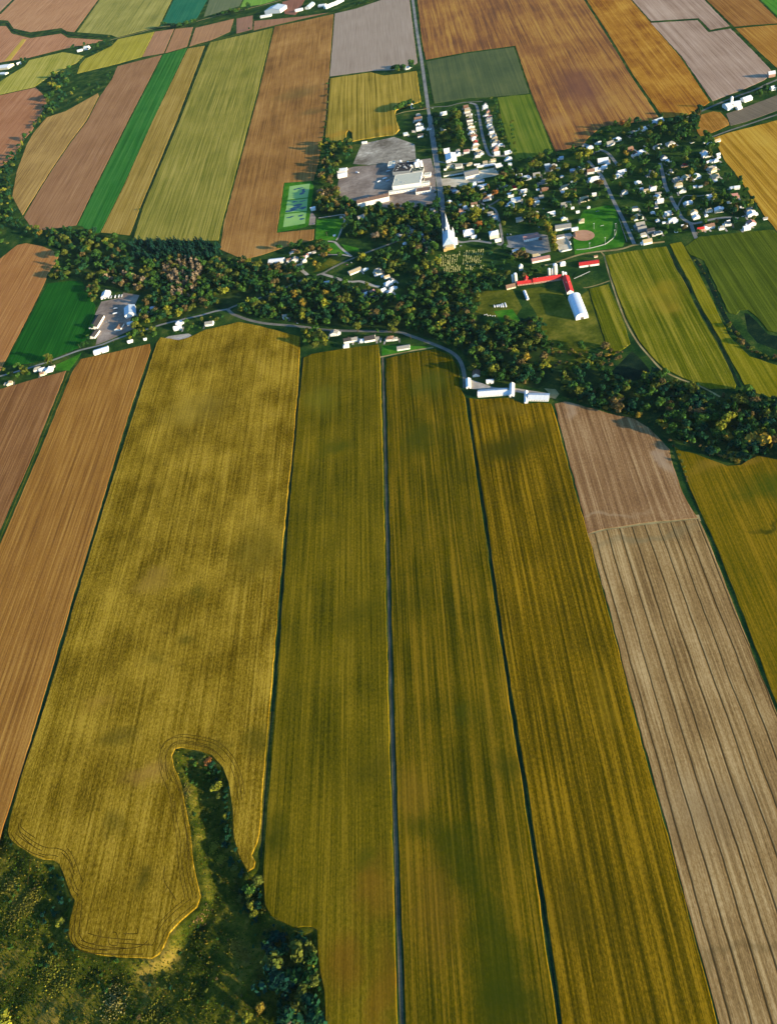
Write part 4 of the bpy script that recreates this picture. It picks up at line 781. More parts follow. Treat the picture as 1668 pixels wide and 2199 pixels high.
# -- factory
flat('factory_hall', 'main factory hall with broad pale flat roof', 'factory', 'K', (930, 832), (1340, 775), 68, 12, roof='flatpale', win=0, units=4); landmark(872, 390, 'the factory hall')
flat('factory_wing', 'low white strip wing along the front of the factory', 'factory', 'K', (872, 892), (1362, 818), 9, 6.5, roof='flatpale', win=10)
fgable('factory_wing', 'long brown roofed factory wing with tall white wall', 'factory', 'K', (408, 1090), (878, 985), 26, 13, 3.0, roof='roofbrown', win=0, dorm=4); landmark(800, 430, 'the brown roofed factory wing')
flat('factory_block', 'dark roofed factory block cluttered with vents', 'factory', 'K', (932, 612), (1190, 590), 56, 11, wall='greyw', roof='flatdark', units=14)
flat('factory_block', 'mossy green roofed block behind the factory hall', 'factory', 'K', (1222, 590), (1380, 570), 22, 8.5, wall='greyw', roof='flatgreen', units=3)
flat('factory_block', 'white block at the far corner of the factory', 'factory', 'K', (858, 500), (945, 488), 26, 8, roof='flatpale', units=1)
flat('factory_office', 'small white factory office facing the street, taller half', 'office', 'K', (1400, 640), (1490, 628), 16, 7, roof='flatpale', win=4)
flat('factory_office', 'pale factory office wing next to the dark square roof', 'office', 'K', (1300, 640), (1395, 632), 8, 6, roof='flatpale', win=3)
flat('factory_block', 'dark square roofed block inside the factory forecourt', 'factory', 'K', (1312, 718), (1392, 706), 17, 5, wall='greyw', roof='flatdark')
flat('factory_office', 'white reception block beside the street forecourt', 'office', 'K', (1345, 770), (1475, 748), 12, 7, roof='flatpale', win=5)
flat('factory_office', 'white lower block with brown roof nearest the street corner', 'office', 'K', (1272, 892), (1488, 862), 24, 7, roof='roofbrown', win=5)
for i, (x, y, r, h, lab) in enumerate([(1275, 492, 4.5, 15, 'fat white storage tank at the corner of the factory tank group'), (1310, 470, 5.5, 19, 'tallest white storage tank of the factory'), (1352, 468, 5.0, 15, 'white storage tank nearest the street behind the factory'), (1205, 520, 3.2, 13, 'slim white tank beside the mossy roof'),
                                       (1050, 442, 3.6, 12, 'lone white tank behind the dark factory roof'), (1095, 470, 3.0, 9, 'short white tank behind the dark factory roof'), (1160, 455, 2.6, 11, 'narrow white tank behind the dark factory roof')]):
    c = U(*tp('K', x, y)); e = place('storage_tank', c.x, c.y, 0, lab, 'tank', 'white factory tanks')
    b = MB(); b.lathe(0, 0, [(r, 0), (r, h)], 16); b.build('shell', M['white'], e); k = MB(); k.lathe(0, 0, [(r*1.02, h), (r*.5, h+1.4), (.2, h+1.7)], 16); k.build('lid', M['roofwhite'], e)
    BLD.append((c.x, c.y, r))
for a, b, lab in [((102, 575), (228, 562), 'farther half of the twin ridged white warehouse'), ((112, 652), (245, 625), 'nearer half of the twin ridged white warehouse')]:
    fgable('warehouse', lab, 'warehouse', 'K', a, b, 20, 6, 3.2, roof='roofwhite', dorm=2)
landmark(735, 372, 'the twin ridged warehouse')
fgable('block_shed', 'white block shed at the corner of the far rubble yard', 'shed', 'K', (468, 138), (535, 130), 9, 4, 2, roof='roofwhite')
# -- shops and halls over the street
fgable('big_shed', 'big white shed with shallow roof across from the factory', 'shed', 'A', (640, 1020), (805, 985), 42, 7, 3.4, roof='roofwhite', axis='y', win=2, door=4); landmark(966, 340, 'the big white shed')
fgable('tower_house', 'tall white building with mast in front of the tree row', 'building', 'A', (608, 885), (695, 868), 18, 9, 4, roof='roofwhite', win=4)
fgable('shop', 'long low shop with mossy grey roof and white front', 'shop', 'A', (598, 1238), (905, 1185), 20, 4.5, 3.0, roof='flatgreen', win=8)
fgable('store', 'large grey roofed store with tall white front', 'store', 'A', (938, 1275), (1155, 1225), 34, 8, 4.5, roof='roofgrey', win=6); landmark(1012, 370, 'the grey roofed store')
fgable('greenhouse', 'long low white greenhouse beside the sandy yard', 'greenhouse', 'A', (1115, 1095), (1400, 1050), 8, 3, 1.4, roof='roofwhite')
fgable('hall', 'white hall with solar rack on its far side', 'hall', 'H', (765, 310), (920, 282), 18, 6, 3.4, roof='roofwhite', win=5); landmark(1038, 402, 'the white hall by the orange tree')
fgable('drive_shed', 'white steep shed with one dark slope by the sandy yard', 'shed', 'H', (600, 282), (655, 290), 24, 4, 4, roof='roofblue', axis='y')
def solar(px, py, n, lab):
    c = U(*tp('H', px, py)); e = place('solar_rack', c.x, c.y, math.radians(-4), lab, 'solar rack')
    for i in range(n):
        m = MB(); x = (i-(n-1)/2)*3.6; m.add([(x-1.5,-5,.8),(x+1.5,-5,.8),(x+1.5,5,3.2),(x-1.5,5,3.2),(x-1.5,-5,.7),(x+1.5,-5,.7),(x+1.5,5,3.1),(x-1.5,5,3.1)], [(0,1,2,3),(7,6,5,4),(0,4,5,1),(1,5,6,2),(2,6,7,3),(3,7,4,0)]); m.build('panel', M['carsilver'], e)
    m = MB(); m.bar((-n*1.8, 4, .1), (-n*1.8, 4, 3), .12); m.bar((n*1.8, 4, .1), (n*1.8, 4, 3), .12); m.bar((-n*1.8, 4, 3), (n*1.8, 4, 3), .1); m.build('frame', M['metal'], e)
solar(712, 185, 3, 'rack of three tilted panels behind the white hall'); solar(815, 160, 5, 'rack of five tilted panels behind the white hall')
fgable('community_hall', 'long grey roofed community hall beside the hockey rink', 'hall', 'I', (642, 465), (876, 430), 20, 5.5, 3.6, roof='roofgrey', win=6); landmark(1208, 488, 'the community hall')
fgable('annex', 'small white annex joined to the community hall', 'hall', 'I', (885, 470), (980, 452), 11, 4, 2, roof='roofwhite')
fgable('school', 'long pale roofed school wing behind the asphalt yard', 'school', 'I', (175, 628), (400, 580), 22, 6, 3, wall='white', roof='roofpink', win=8); landmark(1140, 512, 'the pale roofed school')
fgable('pavilion', 'tan square roofed pavilion beside the ball field', 'pavilion', 'I', (990, 350), (1070, 340), 14, 4, 3.0, wall='cream', roof='rooftan', hip=.9)
fgable('presbytery', 'large white presbytery with four square front by the church', 'house', 'H', (525, 1115), (705, 1078), 20, 9, 5, roof='roofwhite', win=5, chim=1, hip=.7); landmark(1006, 500, 'the white presbytery')
fgable('annex', 'low white annex of the presbytery', 'house', 'H', (655, 1138), (740, 1122), 9, 4, 2.2, roof='roofwhite')
fgable('convent', 'tall stone convent with cream front on the cross street', 'building', 'H', (970, 1160), (1125, 1128), 22, 11, 4.5, wall='cream', roof='roofwhite', win=5, hip=.6); landmark(1060, 508, 'the cream convent')
fgable('annex', 'white flat annex in front of the cream convent', 'building', 'H', (1060, 1205), (1160, 1180), 10, 4.5, 1.6, roof='roofwhite', win=3)
fgable('white_barn', 'white box building by the lagoons', 'building', 'J', (725, 685), (820, 660), 10, 7, 2.2, roof='roofwhite'); landmark(673, 448, 'the white lagoon building')
# -- far farms
fgable('far_barn', 'huge blue sided barn with white gable at the far edge', 'barn', 'W', (520, 108), (636, 97), 60, 14, 9, roof='roofblue', axis='y', wall='white', dorm=0); landmark(590, 22, 'the huge far barn')
fgable('far_shed', 'long low white shed in front of the huge far barn', 'shed', 'W', (485, 138), (562, 125), 18, 6, 3.5, roof='roofwhite')
fgable('far_shed', 'white shed on the plum bare ground far away', 'shed', 'W', (745, 92), (800, 80), 18, 6, 4, roof='roofwhite')
fgable('far_shed', 'upright white shed beyond the plum bare ground', 'shed', 'W', (818, 72), (850, 68), 60, 8, 5, roof='roofblue', axis='y')
fgable('far_shed', 'rounded white shed next to the far long barns', 'shed', 'W', (915, 55), (965, 50), 20, 5, 4, roof='roofwhite')
fgable('far_barn', 'long white far barn slanting to the top edge', 'barn', 'W', (975, 68), (1040, 40), 22, 7, 5, roof='roofwhite')
fgable('far_barn', 'second long white far barn in the slanting line', 'barn', 'W', (1045, 40), (1108, 8), 22, 7, 5, roof='roofwhite'); landmark(715, 10, 'the slanting far barns')
fgable('far_barn', 'white farm barn with silo by the far farm road', 'barn', 'S', (812, 866), (905, 838), 30, 7, 5, wall='white', roof='roofwhite', win=4); landmark(1577, 226, 'the far white farm')
fgable('far_barn', 'white barn half adjoining the far farm barn with silo', 'barn', 'S', (915, 815), (1045, 790), 26, 6, 4.5, roof='roofwhite', win=4)
fgable('far_shed', 'small white shed before the far farm barn', 'shed', 'S', (990, 858), (1065, 832), 12, 4, 2.6, roof='roofwhite')
fgable('far_barn', 'white drive barn beside the round tree at the far road', 'barn', 'S', (1105, 728), (1240, 680), 20, 6, 4, roof='roofwhite', win=4); landmark(1606, 213, 'the far drive barn')
fgable('farm_house', 'white farmhouse farthest along the far farm road', 'house', 'S', (1570, 525), (1640, 505), 12, 6, 4, roof='roofwhite', win=3, chim=1)
fgable('brick_house', 'pink based white house alone on the rose grey field', 'house', 'S', (1518, 298), (1632, 278), 18, 8, 5, wall='pink', roof='roofwhite', win=3, chim=1); landmark(1656, 160, 'the lone pink based house')
silo('tall white silo of the far roadside farm', 'S', (868, 800), 3.2, 27, body='white')
fgable('far_house', 'white house in the hedged plot beyond the rose stubble', 'house', 'V', (718, 430), (755, 425), 26, 9, 6, roof='roofwhite', win=3); landmark(185, 104, 'the white house in the hedged plot')
fgable('far_shed', 'white shed beside the house in the hedged plot', 'shed', 'V', (664, 446), (706, 436), 16, 6, 3, roof='roofwhite')
fgable('far_barn', 'pale far barn at the edge beside a gravel yard', 'barn', 'V', (-10, 600), (75, 590), 50, 9, 6, wall='cream', roof='roofwhite', win=3); landmark(12, 148, 'the pale edge farm')
fgable('far_shed', 'pale low shed in front of the edge farm', 'shed', 'V', (0, 640), (50, 640), 22, 5, 3, wall='cream', roof='roofwhite')
fgable('far_shed', 'small white shed under trees by the edge farm', 'shed', 'V', (150, 555), (182, 545), 16, 6, 3, roof='roofwhite')
fgable('long_house', 'long tan roofed bungalow above the loop lane', 'house', 'N', (300, 388), (535, 290), 17, 4, 3.2, roof='rooftan', win=7, chim=1); landmark(762, 580, 'the tan roofed bungalow')
c = U(880, 236); gable('roadside_chapel', 'slender white tower house alone by the corn field corner', 'house', *U(*tp('A', 112, 158)), 0, 10, 9, 7, 6, roof='roofwhite', axis='y', win=2); landmark(885, 230, 'the tower house by the corn')
# more places to point at
for p in [(1252, 505, 'the clay infield'), (1208, 526, 'the hockey rink'), (1000, 560, 'the cemetery'), (1270, 462, 'the ball field'), (1072, 656, 'the white silage bags'), (1372, 790, 'the painted shade patch'), (1222, 772, 'the brush clearing'),
          (640, 470, 'the green lagoons'), (708, 492, 'the square playing lawn'), (489, 664, 'the road fork'), (752, 554, 'the park lane junction'), (815, 614, 'the loop lane end'), (840, 612, 'the white house cluster'), (1090, 336, 'the crescent road end'),
          (1020, 228, 'the far crescent corner'), (1361, 524, 'the quarter street end'), (1494, 505, 'the stub street'), (1420, 355, 'the hooked street top'), (1461, 466, 'the hooked street bend'), (1559, 468, 'the hooked street end'), (1326, 354, 'the quarter entrance'),
          (1531, 294, 'the golden field corner'), (1650, 490, 'the quarter tip'), (1410, 259, 'the quarter far edge'), (445, 440, 'the olive hay field'), (285, 516, 'the hay ditch end'), (190, 500, 'the emerald strip end'), (60, 480, 'the mauve stubble corner'),
          (90, 530, 'the cinnamon field tip'), (186, 610, 'the deep green clover corner'), (393, 690, 'the two small roadside houses'), (640, 700, 'the pale road bend'), (705, 716, 'the white garage house'), (775, 730, 'the dark roofed roadside houses'),
          (1050, 820, 'the poultry garage'), (1190, 845, 'the sandy heap'), (1440, 955, 'the furrowed field corner'), (1590, 832, 'the bright hay point'), (1545, 850, 'the farm track end'), (110, 785, 'the roadside garden'), (220, 100, 'the creek fork'),
          (140, 150, 'the yellow hay field'), (100, 215, 'the orange bare field'), (440, 1615, 'the gully head'), (548, 1866, 'the gully mouth'), (655, 1992, 'the olive strip corner'), (696, 2125, 'the olive strip edge'), (330, 2055, 'the golden field tip'), (20, 1800, 'the golden field lobe'), (120, 1850, 'the hollow inlet'), (862, 2190, 'the near lane end'),
          (1550, 345, 'the golden field flank'), (1604, 412, 'the golden field bend'), (1290, 300, 'the umber field corner'), (1186, 325, 'the olive strip end'), (1110, 345, 'the olive strip corner'), (690, 330, 'the corn stubble edge'), (750, 300, 'the corn field notch'), (865, 148, 'the ploughed field corner')]:
    landmark(*p)
ORD = ['', 'second ', 'third ', 'fourth ', 'fifth ', 'sixth ', 'seventh ', 'eighth ', 'ninth ', 'tenth ', 'eleventh ', 'twelfth ', 'thirteenth ', 'fourteenth ', 'fifteenth ', 'sixteenth ', 'seventeenth ', 'eighteenth ', 'nineteenth ', 'twentieth ']
PEND = {}
def later_label(o, text, px, py):
    """name the landmark nearest to the thing and how it lies from it; ties are told apart by how near they are"""
    best = min(MARK, key=lambda m: (m[0]-px)**2+((m[1]-py)*1.7)**2)
    dx, dy = px-best[0], (py-best[1])*1.7; d = math.hypot(dx, dy)
    if d < 3: rel = 'beside'
    elif abs(dx) > abs(dy)*1.2: rel = 'right of' if dx > 0 else 'left of'
    elif dy < 0: rel = 'behind'
    else: rel = 'before'
    PEND.setdefault((text, rel, best[2]), []).append((d, o))
def settle_labels():
    for (text, rel, ph), v in PEND.items():
        v.sort(key=lambda q: q[0])
        for i, (d, o) in enumerate(v):
            o['label'] = '%s %s %s' % (text, rel, ph) if len(v) == 1 else '%s, %snearest %s %s' % (text, ORD[min(i, 19)], rel, ph)
# ------------------------------------------------------------------ village houses
HW = {'w': 'white', 'c': 'cream', 'k': 'brick', 'p': 'pink', 'g': 'greyw'}
HR = {'G': ('roofgrey', 'grey roof'), 'D': ('roofdark', 'charcoal roof'), 'B': ('roofbrown', 'brown roof'), 'T': ('rooftan', 'tan roof'), 'W': ('roofwhite', 'white roof'), 'R': ('roofred', 'red roof'), 'P': ('roofpink', 'pink roof'), 'L': ('roofblue', 'bluish roof')}
WN = {'w': 'white', 'c': 'cream', 'k': 'brick', 'p': 'pink', 'g': 'grey'}
HC = [0]
def house(px, py, code, size=11.0, base=-4.0, group='houses of the village'):
    HC[0] += 1; rnd = random.Random(HC[0]*31)
    small = size <= 7
    c = U(px, py+(2.5 if not small else 1.2)); size *= 1.15 if size < 17 else 1.05; Ln = size*rnd.uniform(.95, 1.15); D = (size*.75 if not small else size*.8)*rnd.uniform(.9, 1.1)
    h = 2.6 if small else (rnd.choice([4.2, 5.2, 6.4]) if size < 15 else 5.6); rh = D*rnd.uniform(.26, .36)
    ax = rnd.choice('xxy'); rz = math.radians(base+rnd.uniform(-7, 7))
    wall, roof = HW[code[0]], HR[code[1]]
    name = 'garden_shed' if small else 'house'
    e = gable(name, None, 'shed' if small else 'house', c.x, c.y, rz, Ln, D, h, rh, wall, roof[0], ax, .5, rnd.choice([0, 0, 0, .8]) if not small else 0, 'garden sheds' if small else group, win=0 if small else 3, chim=0 if small else rnd.choice([0, 1]))
    if not small and rnd.random() < .5:
        m = MB(); s = rnd.choice([-1, 1]); w2 = 4.2
        x0, x1 = (Ln/2, Ln/2+w2) if s > 0 else (-Ln/2-w2, -Ln/2)
        m.box(x0+.003*s, x1, -D*.3, D*.35, 0, 2.7); m.box(x0-.2 if s < 0 else x0+.003, x1+.3 if s > 0 else x1, -D*.3-.3, D*.35+.3, 2.7, 3.0); m.build('carport', M[wall], e)
    if not small and rnd.random() < .8:
        dx = rnd.choice([-1, 1])*(Ln/2+3); q = [Vector((dx-2, -D/2-9)), Vector((dx+2, -D/2-9)), Vector((dx+2, D/2)), Vector((dx-2, D/2))]
        q = [c+Vector((v.x*math.cos(rz)-v.y*math.sin(rz), v.x*math.sin(rz)+v.y*math.cos(rz))) for v in q]
        tag(slab('driveway_path', [tuple(v) for v in q], 0, .06+HC[0]*.0004, M[rnd.choice(['gravel', 'gravel', 'lane'])], False), 'short paved drive beside a village house', 'driveway', None, 'structure')
    later_label(e, '%s %s with %s' % (WN[code[0]], 'shed' if small else 'house', roof[1]), px, py)
HOUSES = {
 'A': ([(945,135,'kB',13),(965,178,'cG',12),(968,215,'wT',12),(985,258,'wG',12),(1005,300,'gG',12),(995,350,'wD',12),(1010,398,'wG',12),(1020,450,'wT',12),(1050,490,'cT',11),(1035,545,'wW',12),(1062,592,'pB',12),(1070,640,'wW',12),(1090,690,'kR',11),(1095,735,'cW',12),(1090,790,'wT',12),(1132,832,'cT',11),(1182,868,'wG',11),(1130,905,'wG',11),
        (1248,108,'wG',9),(1250,150,'wW',12),(1292,222,'pP',10),(1265,268,'wG',11),(1312,298,'wP',12),(1300,345,'wG',11),(1315,385,'wG',11),(1308,440,'wW',12),(1330,490,'gG',11),(1352,550,'wW',12),(1358,590,'wG',11),(1392,632,'gT',12),(1402,680,'gT',12),(1390,732,'wW',11),(1480,732,'wW',11),(1418,775,'wG',11),(1408,810,'pP',11),(1430,870,'wW',12),(1590,852,'wW',12),(1612,955,'wW',13),(1370,975,'cT',11),(1450,1060,'wW',12),(1630,1040,'wL',8),
        (600,245,'wW',17),(590,478,'wT',13),(205,330,'wB',20),(210,405,'wD',16),(230,485,'wW',16),(240,590,'wD',14),(360,482,'wG',10),(128,522,'wG',7),(820,815,'wG',9),(832,882,'wW',9),(958,838,'wP',14),(835,1068,'wG',14),(685,1068,'cG',12),(1000,1030,'cT',12),(1245,1010,'gT',11),(10,565,'wL',10),(200,258,'wG',10),(625,1118,'wW',6),(1095,1045,'cW',6),(1140,1040,'cW',6)]),
 'B': ([(672,440,'wL',12),(690,515,'gG',11),(765,440,'wG',11),(855,500,'wW',7),(910,312,'wL',9),(1105,520,'gL',12),(1265,488,'wW',14),(1415,545,'wB',15),(1500,510,'wW',10),(1550,505,'wW',9),(1395,132,'wW',13),(1290,105,'wG',6),(1520,180,'cT',9),(1550,52,'wW',11),(1620,362,'wW',22),(195,610,'wW',12),(310,655,'wL',15),(490,605,'wG',18),(920,632,'gL',7),(95,828,'wR',15),(275,870,'wW',13),(285,950,'wW',6),(508,855,'wW',6),(632,838,'kB',13),(600,720,'gG',16),(975,808,'wT',17),(935,892,'wW',7),(1108,725,'gL',9),(45,945,'wW',14),(140,1028,'wL',20),(50,1120,'wW',16),(570,968,'wG',9),(500,1078,'cW',9),(480,1000,'wG',7),(1460,680,'wW',22),(1530,648,'wW',7),(1470,936,'wW',9),(1300,1015,'cT',20),(985,1112,'gG',22),(1100,1168,'wW',6),(1375,1160,'wW',6),(1190,1235,'wW',7)]),
 'C': ([(1100,185,'pL',28),(860,300,'wW',15),(690,368,'gG',16),(768,346,'wW',7),(430,475,'wW',18),(310,545,'wG',18),(120,528,'wW',10),(265,888,'wW',7),(210,945,'wW',11),(645,642,'kB',12),(842,698,'wW',20),(742,725,'wD',10),(910,582,'wG',6),(1108,605,'wG',14),(1160,575,'wW',7),(1335,548,'wG',16),(1222,792,'wG',12),(1305,852,'wW',10),(1600,905,'pR',11),(1325,1012,'wG',9),(1385,1020,'wW',6),(508,1032,'wW',16),(430,1098,'wW',13),(770,1202,'wW',9),(1010,1062,'gG',15),(1430,1165,'gG',13)]),
 'D': ([(275,518,'wG',7),(695,498,'wT',13),(505,520,'wL',7),(575,562,'wW',9),(475,685,'wG',9),(518,742,'wW',16),(722,730,'wW',7),(728,782,'wW',6),(548,858,'wW',7),(600,848,'wW',7),(672,832,'wL',10),(612,960,'wG',14),(630,1005,'cT',13),(655,1112,'gT',14),(670,1178,'wW',7),(172,1130,'wT',15),(246,1116,'wW',8),(350,1112,'wW',15)]),
 'E': ([(190,402,'wG',11),(522,332,'wW',7),(520,392,'wW',7),(610,380,'wT',10),(740,290,'wB',11),(752,342,'wW',11),(858,440,'wG',11),(825,490,'wW',11),(895,578,'wW',12),(390,730,'wG',11),(455,902,'wT',16),(818,700,'wG',6),(745,808,'wW',7),(1045,825,'wW',12),(845,970,'wW',7),(1135,962,'wW',13),(1190,990,'wW',7),(965,1002,'wL',6),(1340,1060,'wW',5),(1405,1085,'wW',5),(1255,262,'wT',16),(1335,372,'wT',12),(1462,602,'wW',12),(1565,802,'wT',12),(1605,892,'wW',13),(545,1250,'wG',12),(530,1130,'gG',18),(635,1385,'wT',19),(838,1205,'wG',11),(700,1170,'gD',13),(768,1252,'wG',6),(495,1045,'gG',15)]),
 'G': ([(395,502,'wW',15),(580,755,'cW',15),(378,765,'wT',11),(325,868,'wW',6),(388,1080,'wB',15),(300,1116,'wW',9),(215,1142,'pR',11),(755,1030,'wG',10),(625,1110,'wG',9),(765,975,'cW',5),(1225,835,'wW',17),(1215,1022,'wP',14),(1152,1050,'wW',8),(1130,1115,'wW',11),(1500,922,'wG',7),(868,482,'pP',13),(780,600,'wW',7),(935,302,'wW',10),(840,310,'wL',9),(825,362,'wW',6),(1030,692,'wW',7),(105,287,'wL',7),(210,285,'gL',7),(1190,745,'cG',12)]),
 'H': ([(1150,242,'wG',9),(1215,238,'wG',9),(878,362,'wL',7),(905,455,'wB',14),(960,395,'wW',9),(740,465,'cW',9),(702,556,'wB',13),(275,518,'cW',12),(465,557,'wW',7),(545,605,'wW',8),(450,655,'pB',13),(510,705,'wG',10),(860,627,'wW',6),(975,705,'wG',12),(1055,778,'wL',11),(305,278,'wD',12),(370,325,'gL',11),(1460,812,'cG',12),(15,690,'wG',10)]),
 'I': ([(338,205,'wG',13),(580,208,'wW',17),(95,290,'cG',12),(760,278,'cW',9),(415,575,'kB',7),(42,770,'wW',11),(895,118,'wW',5),(1240,838,'cB',6),(345,830,'cT',11)]),
 'J': ([(1325,798,'wG',7),(1190,1165,'wW',5),(390,1480,'wB',9),(320,1510,'wG',5)]),
 'L': ([(205,212,'wG',15),(1412,75,'wG',10),(1430,150,'wB',10),(1110,320,'cG',11),(1265,328,'wT',13),(1015,375,'wG',10),(1060,440,'wL',16),(845,517,'wG',9),(1030,562,'wW',17),(960,677,'wW',9),(1200,520,'gL',15),(1310,590,'gL',11),(1335,690,'wW',11),(1335,775,'cB',10)]),
 'M': ([(518,245,'wB',11),(615,235,'wG',15),(770,190,'wP',12),(832,155,'wP',9),(790,252,'wW',8),(885,112,'wW',6),(960,95,'wG',7),(1190,635,'wW',10),(1260,632,'wW',7),(1140,662,'wG',7)]),
 'N': ([(845,290,'cG',12),(862,345,'wT',12),(935,405,'wW',6),(1030,418,'wT',12),(1055,550,'wW',16),(1130,500,'wG',12),(1142,640,'wW',12),(1085,722,'wW',9),(925,700,'wW',17),(585,705,'wD',11),(605,768,'wW',8),(738,720,'wP',13),(810,752,'wW',12),(590,265,'wL',8)]),
 'P': ([(378,165,'wG',15),(560,265,'wD',15),(655,250,'wG',12),(772,262,'wW',11),(865,240,'wD',22),(540,342,'wW',10),(965,232,'gG',8),(1138,238,'wB',14),(1212,240,'wG',8)]),
 'Q': ([(225,262,'wW',14),(213,315,'wW',15),(545,268,'wG',15),(1348,198,'wG',12)]),
 'R': ([(980,1105,'wG',14),(1110,1110,'wW',12),(1110,1222,'cB',9),(1290,1122,'wW',14),(1380,1035,'wG',7),(160,1482,'cG',7),(270,1462,'cT',12)]),
 'U': ([(1358,180,'wW',12),(1400,158,'wG',8)]),
}
for t, lst in HOUSES.items():
    for x, y, code, s in lst:
        px, py = tp(t, x, y)
        rot = {'N': 20, 'C': 12, 'D': 8, 'R': 10, 'L': 12, 'E': -2}.get(t, -4)
        house(px, py, code, float(s), rot)
# backyard pools
for (t, x, y, r, lab) in [('E', 832, 832, 5.0, 'round blue backyard pool beside a white shed'), ('E', 1215, 1182, 4.4, 'round blue backyard pool near the stub street')]:
    c = U(*tp(t, x, y)); e = place('garden_pool', c.x, c.y, 0, lab, 'pool')
    m = MB(); m.lathe(0, 0, [(r+.25, 0), (r+.25, 1.2), (r, 1.2), (r, .95), (.1, .95)], 20); m.build('rim', M['plastic'], e)
    w = MB(); w.lathe(0, 0, [(r-.02, .96), (r-.02, 1.0)], 20); w.build('water', M['poolblue'], e)
# ------------------------------------------------------------------ ball park
def outfield_fence(pix, hgt, lab):
    P = smooth_line([U(*p) for p in pix], 3); c = P[0]
    e = place('outfield_fence', c.x, c.y, 0, lab, 'fence')
    m = MB()
    for i in range(len(P)-1):
        a = P[i]-c; b = P[i+1]-c; d = (b-a).normalized(); n_ = Vector((-d.y, d.x))*.04
        m.add([(a.x-n_.x, a.y-n_.y, .1), (b.x-n_.x, b.y-n_.y, .1), (b.x-n_.x, b.y-n_.y, hgt), (a.x-n_.x, a.y-n_.y, hgt), (a.x+n_.x, a.y+n_.y, .1), (b.x+n_.x, b.y+n_.y, .1), (b.x+n_.x, b.y+n_.y, hgt), (a.x+n_.x, a.y+n_.y, hgt)], [(0,1,2,3),(7,6,5,4),(3,2,6,7)])
    m.build('panel', M['greyw'], e)
    for i in range(0, len(P), 2):
        q = MB(); a = P[i]-c; q.bar((a.x, a.y, 0), (a.x, a.y, hgt+.15), .09); q.build('post', M['metal'], e)
outfield_fence([(1237, 537), (1250, 536), (1265, 534), (1282, 530), (1299, 525), (1309, 518), (1317, 511), (1322, 500), (1324, 488), (1324.5, 477)], 2.0, 'curved outfield fence of the ball diamond')
outfield_fence([(1328, 471), (1332, 481), (1336, 494), (1341, 508), (1345, 520)], 3.2, 'tall pale fence between outfield and the broad street')
def flood(px, py, h, lab):
    c = U(px, py); e = place('floodlight_pole', c.x, c.y, 0, lab, 'floodlight', 'floodlight poles of the ball field')
    m = MB(); m.bar((0, 0, 0), (0, 0, h), .3, 8, 0, .18); m.build('pole', M['metal'], e)
    b = MB(); b.box(-1.6, 1.6, -.12, .12, h-.6, h-.4); b.box(-1.6, 1.6, -.12, .12, h-1.5, h-1.3); cb = b.build('crossarm', M['metal'], e)
    for i in range(3):
        l = MB(); l.box(-1.5+i*1.2, -.9+i*1.2, -.55, -.13, h-.85, h-.3); l.build('lamp', M['plastic'], cb)
for px, py, h, lab in [(1265.5, 536, 17, 'floodlight pole nearest the farm track'), (1298.7, 526, 19, 'floodlight pole at the bend of the outfield fence'), (1319, 508, 17, 'floodlight pole at the deep corner of the outfield'), (1274.5, 492, 15, 'floodlight pole in the middle of the outfield'), (1321, 490, 12, 'short floodlight pole by the tall pale fence')]: flood(px, py, h, lab)
for px, py, lab in [(1282, 455, 'soccer goal at the far end of the outfield'), (1292, 486, 'soccer goal in the middle of the outfield')]:
    c = U(px, py); e = place('soccer_goal', c.x, c.y, 0, lab, 'goal')
    m = MB(); m.bar((-3.6, 0, 0), (-3.6, 0, 2.4), .12); m.bar((3.6, 0, 0), (3.6, 0, 2.4), .12); m.bar((-3.6, 0, 2.4), (3.6, 0, 2.4), .12); m.bar((-3.6, 0, 2.4), (-3.6, 1.8, 0), .08); m.bar((3.6, 0, 2.4), (3.6, 1.8, 0), .08); m.build('frame', M['plastic'], e)
    n_ = MB(); n_.add([(-3.6, .05, 2.3), (3.6, .05, 2.3), (3.6, 1.8, .05), (-3.6, 1.8, .05)], [(0, 1, 2, 3)]); n_.build('net', M['greyw'], e)
c = U(1234, 504); e = place('backstop_fence', c.x, c.y, math.radians(88), 'tall wire backstop at the corner of the clay infield', 'fence')
m = MB(); m.box(-11, 11, -.05, .05, .2, 5); m.build('mesh', M['greyw'], e); m = MB(); [m.bar((x, 0, 0), (x, 0, 5.2), .12) for x in (-11, 0, 11)]; m.build('post', M['metal'], e)
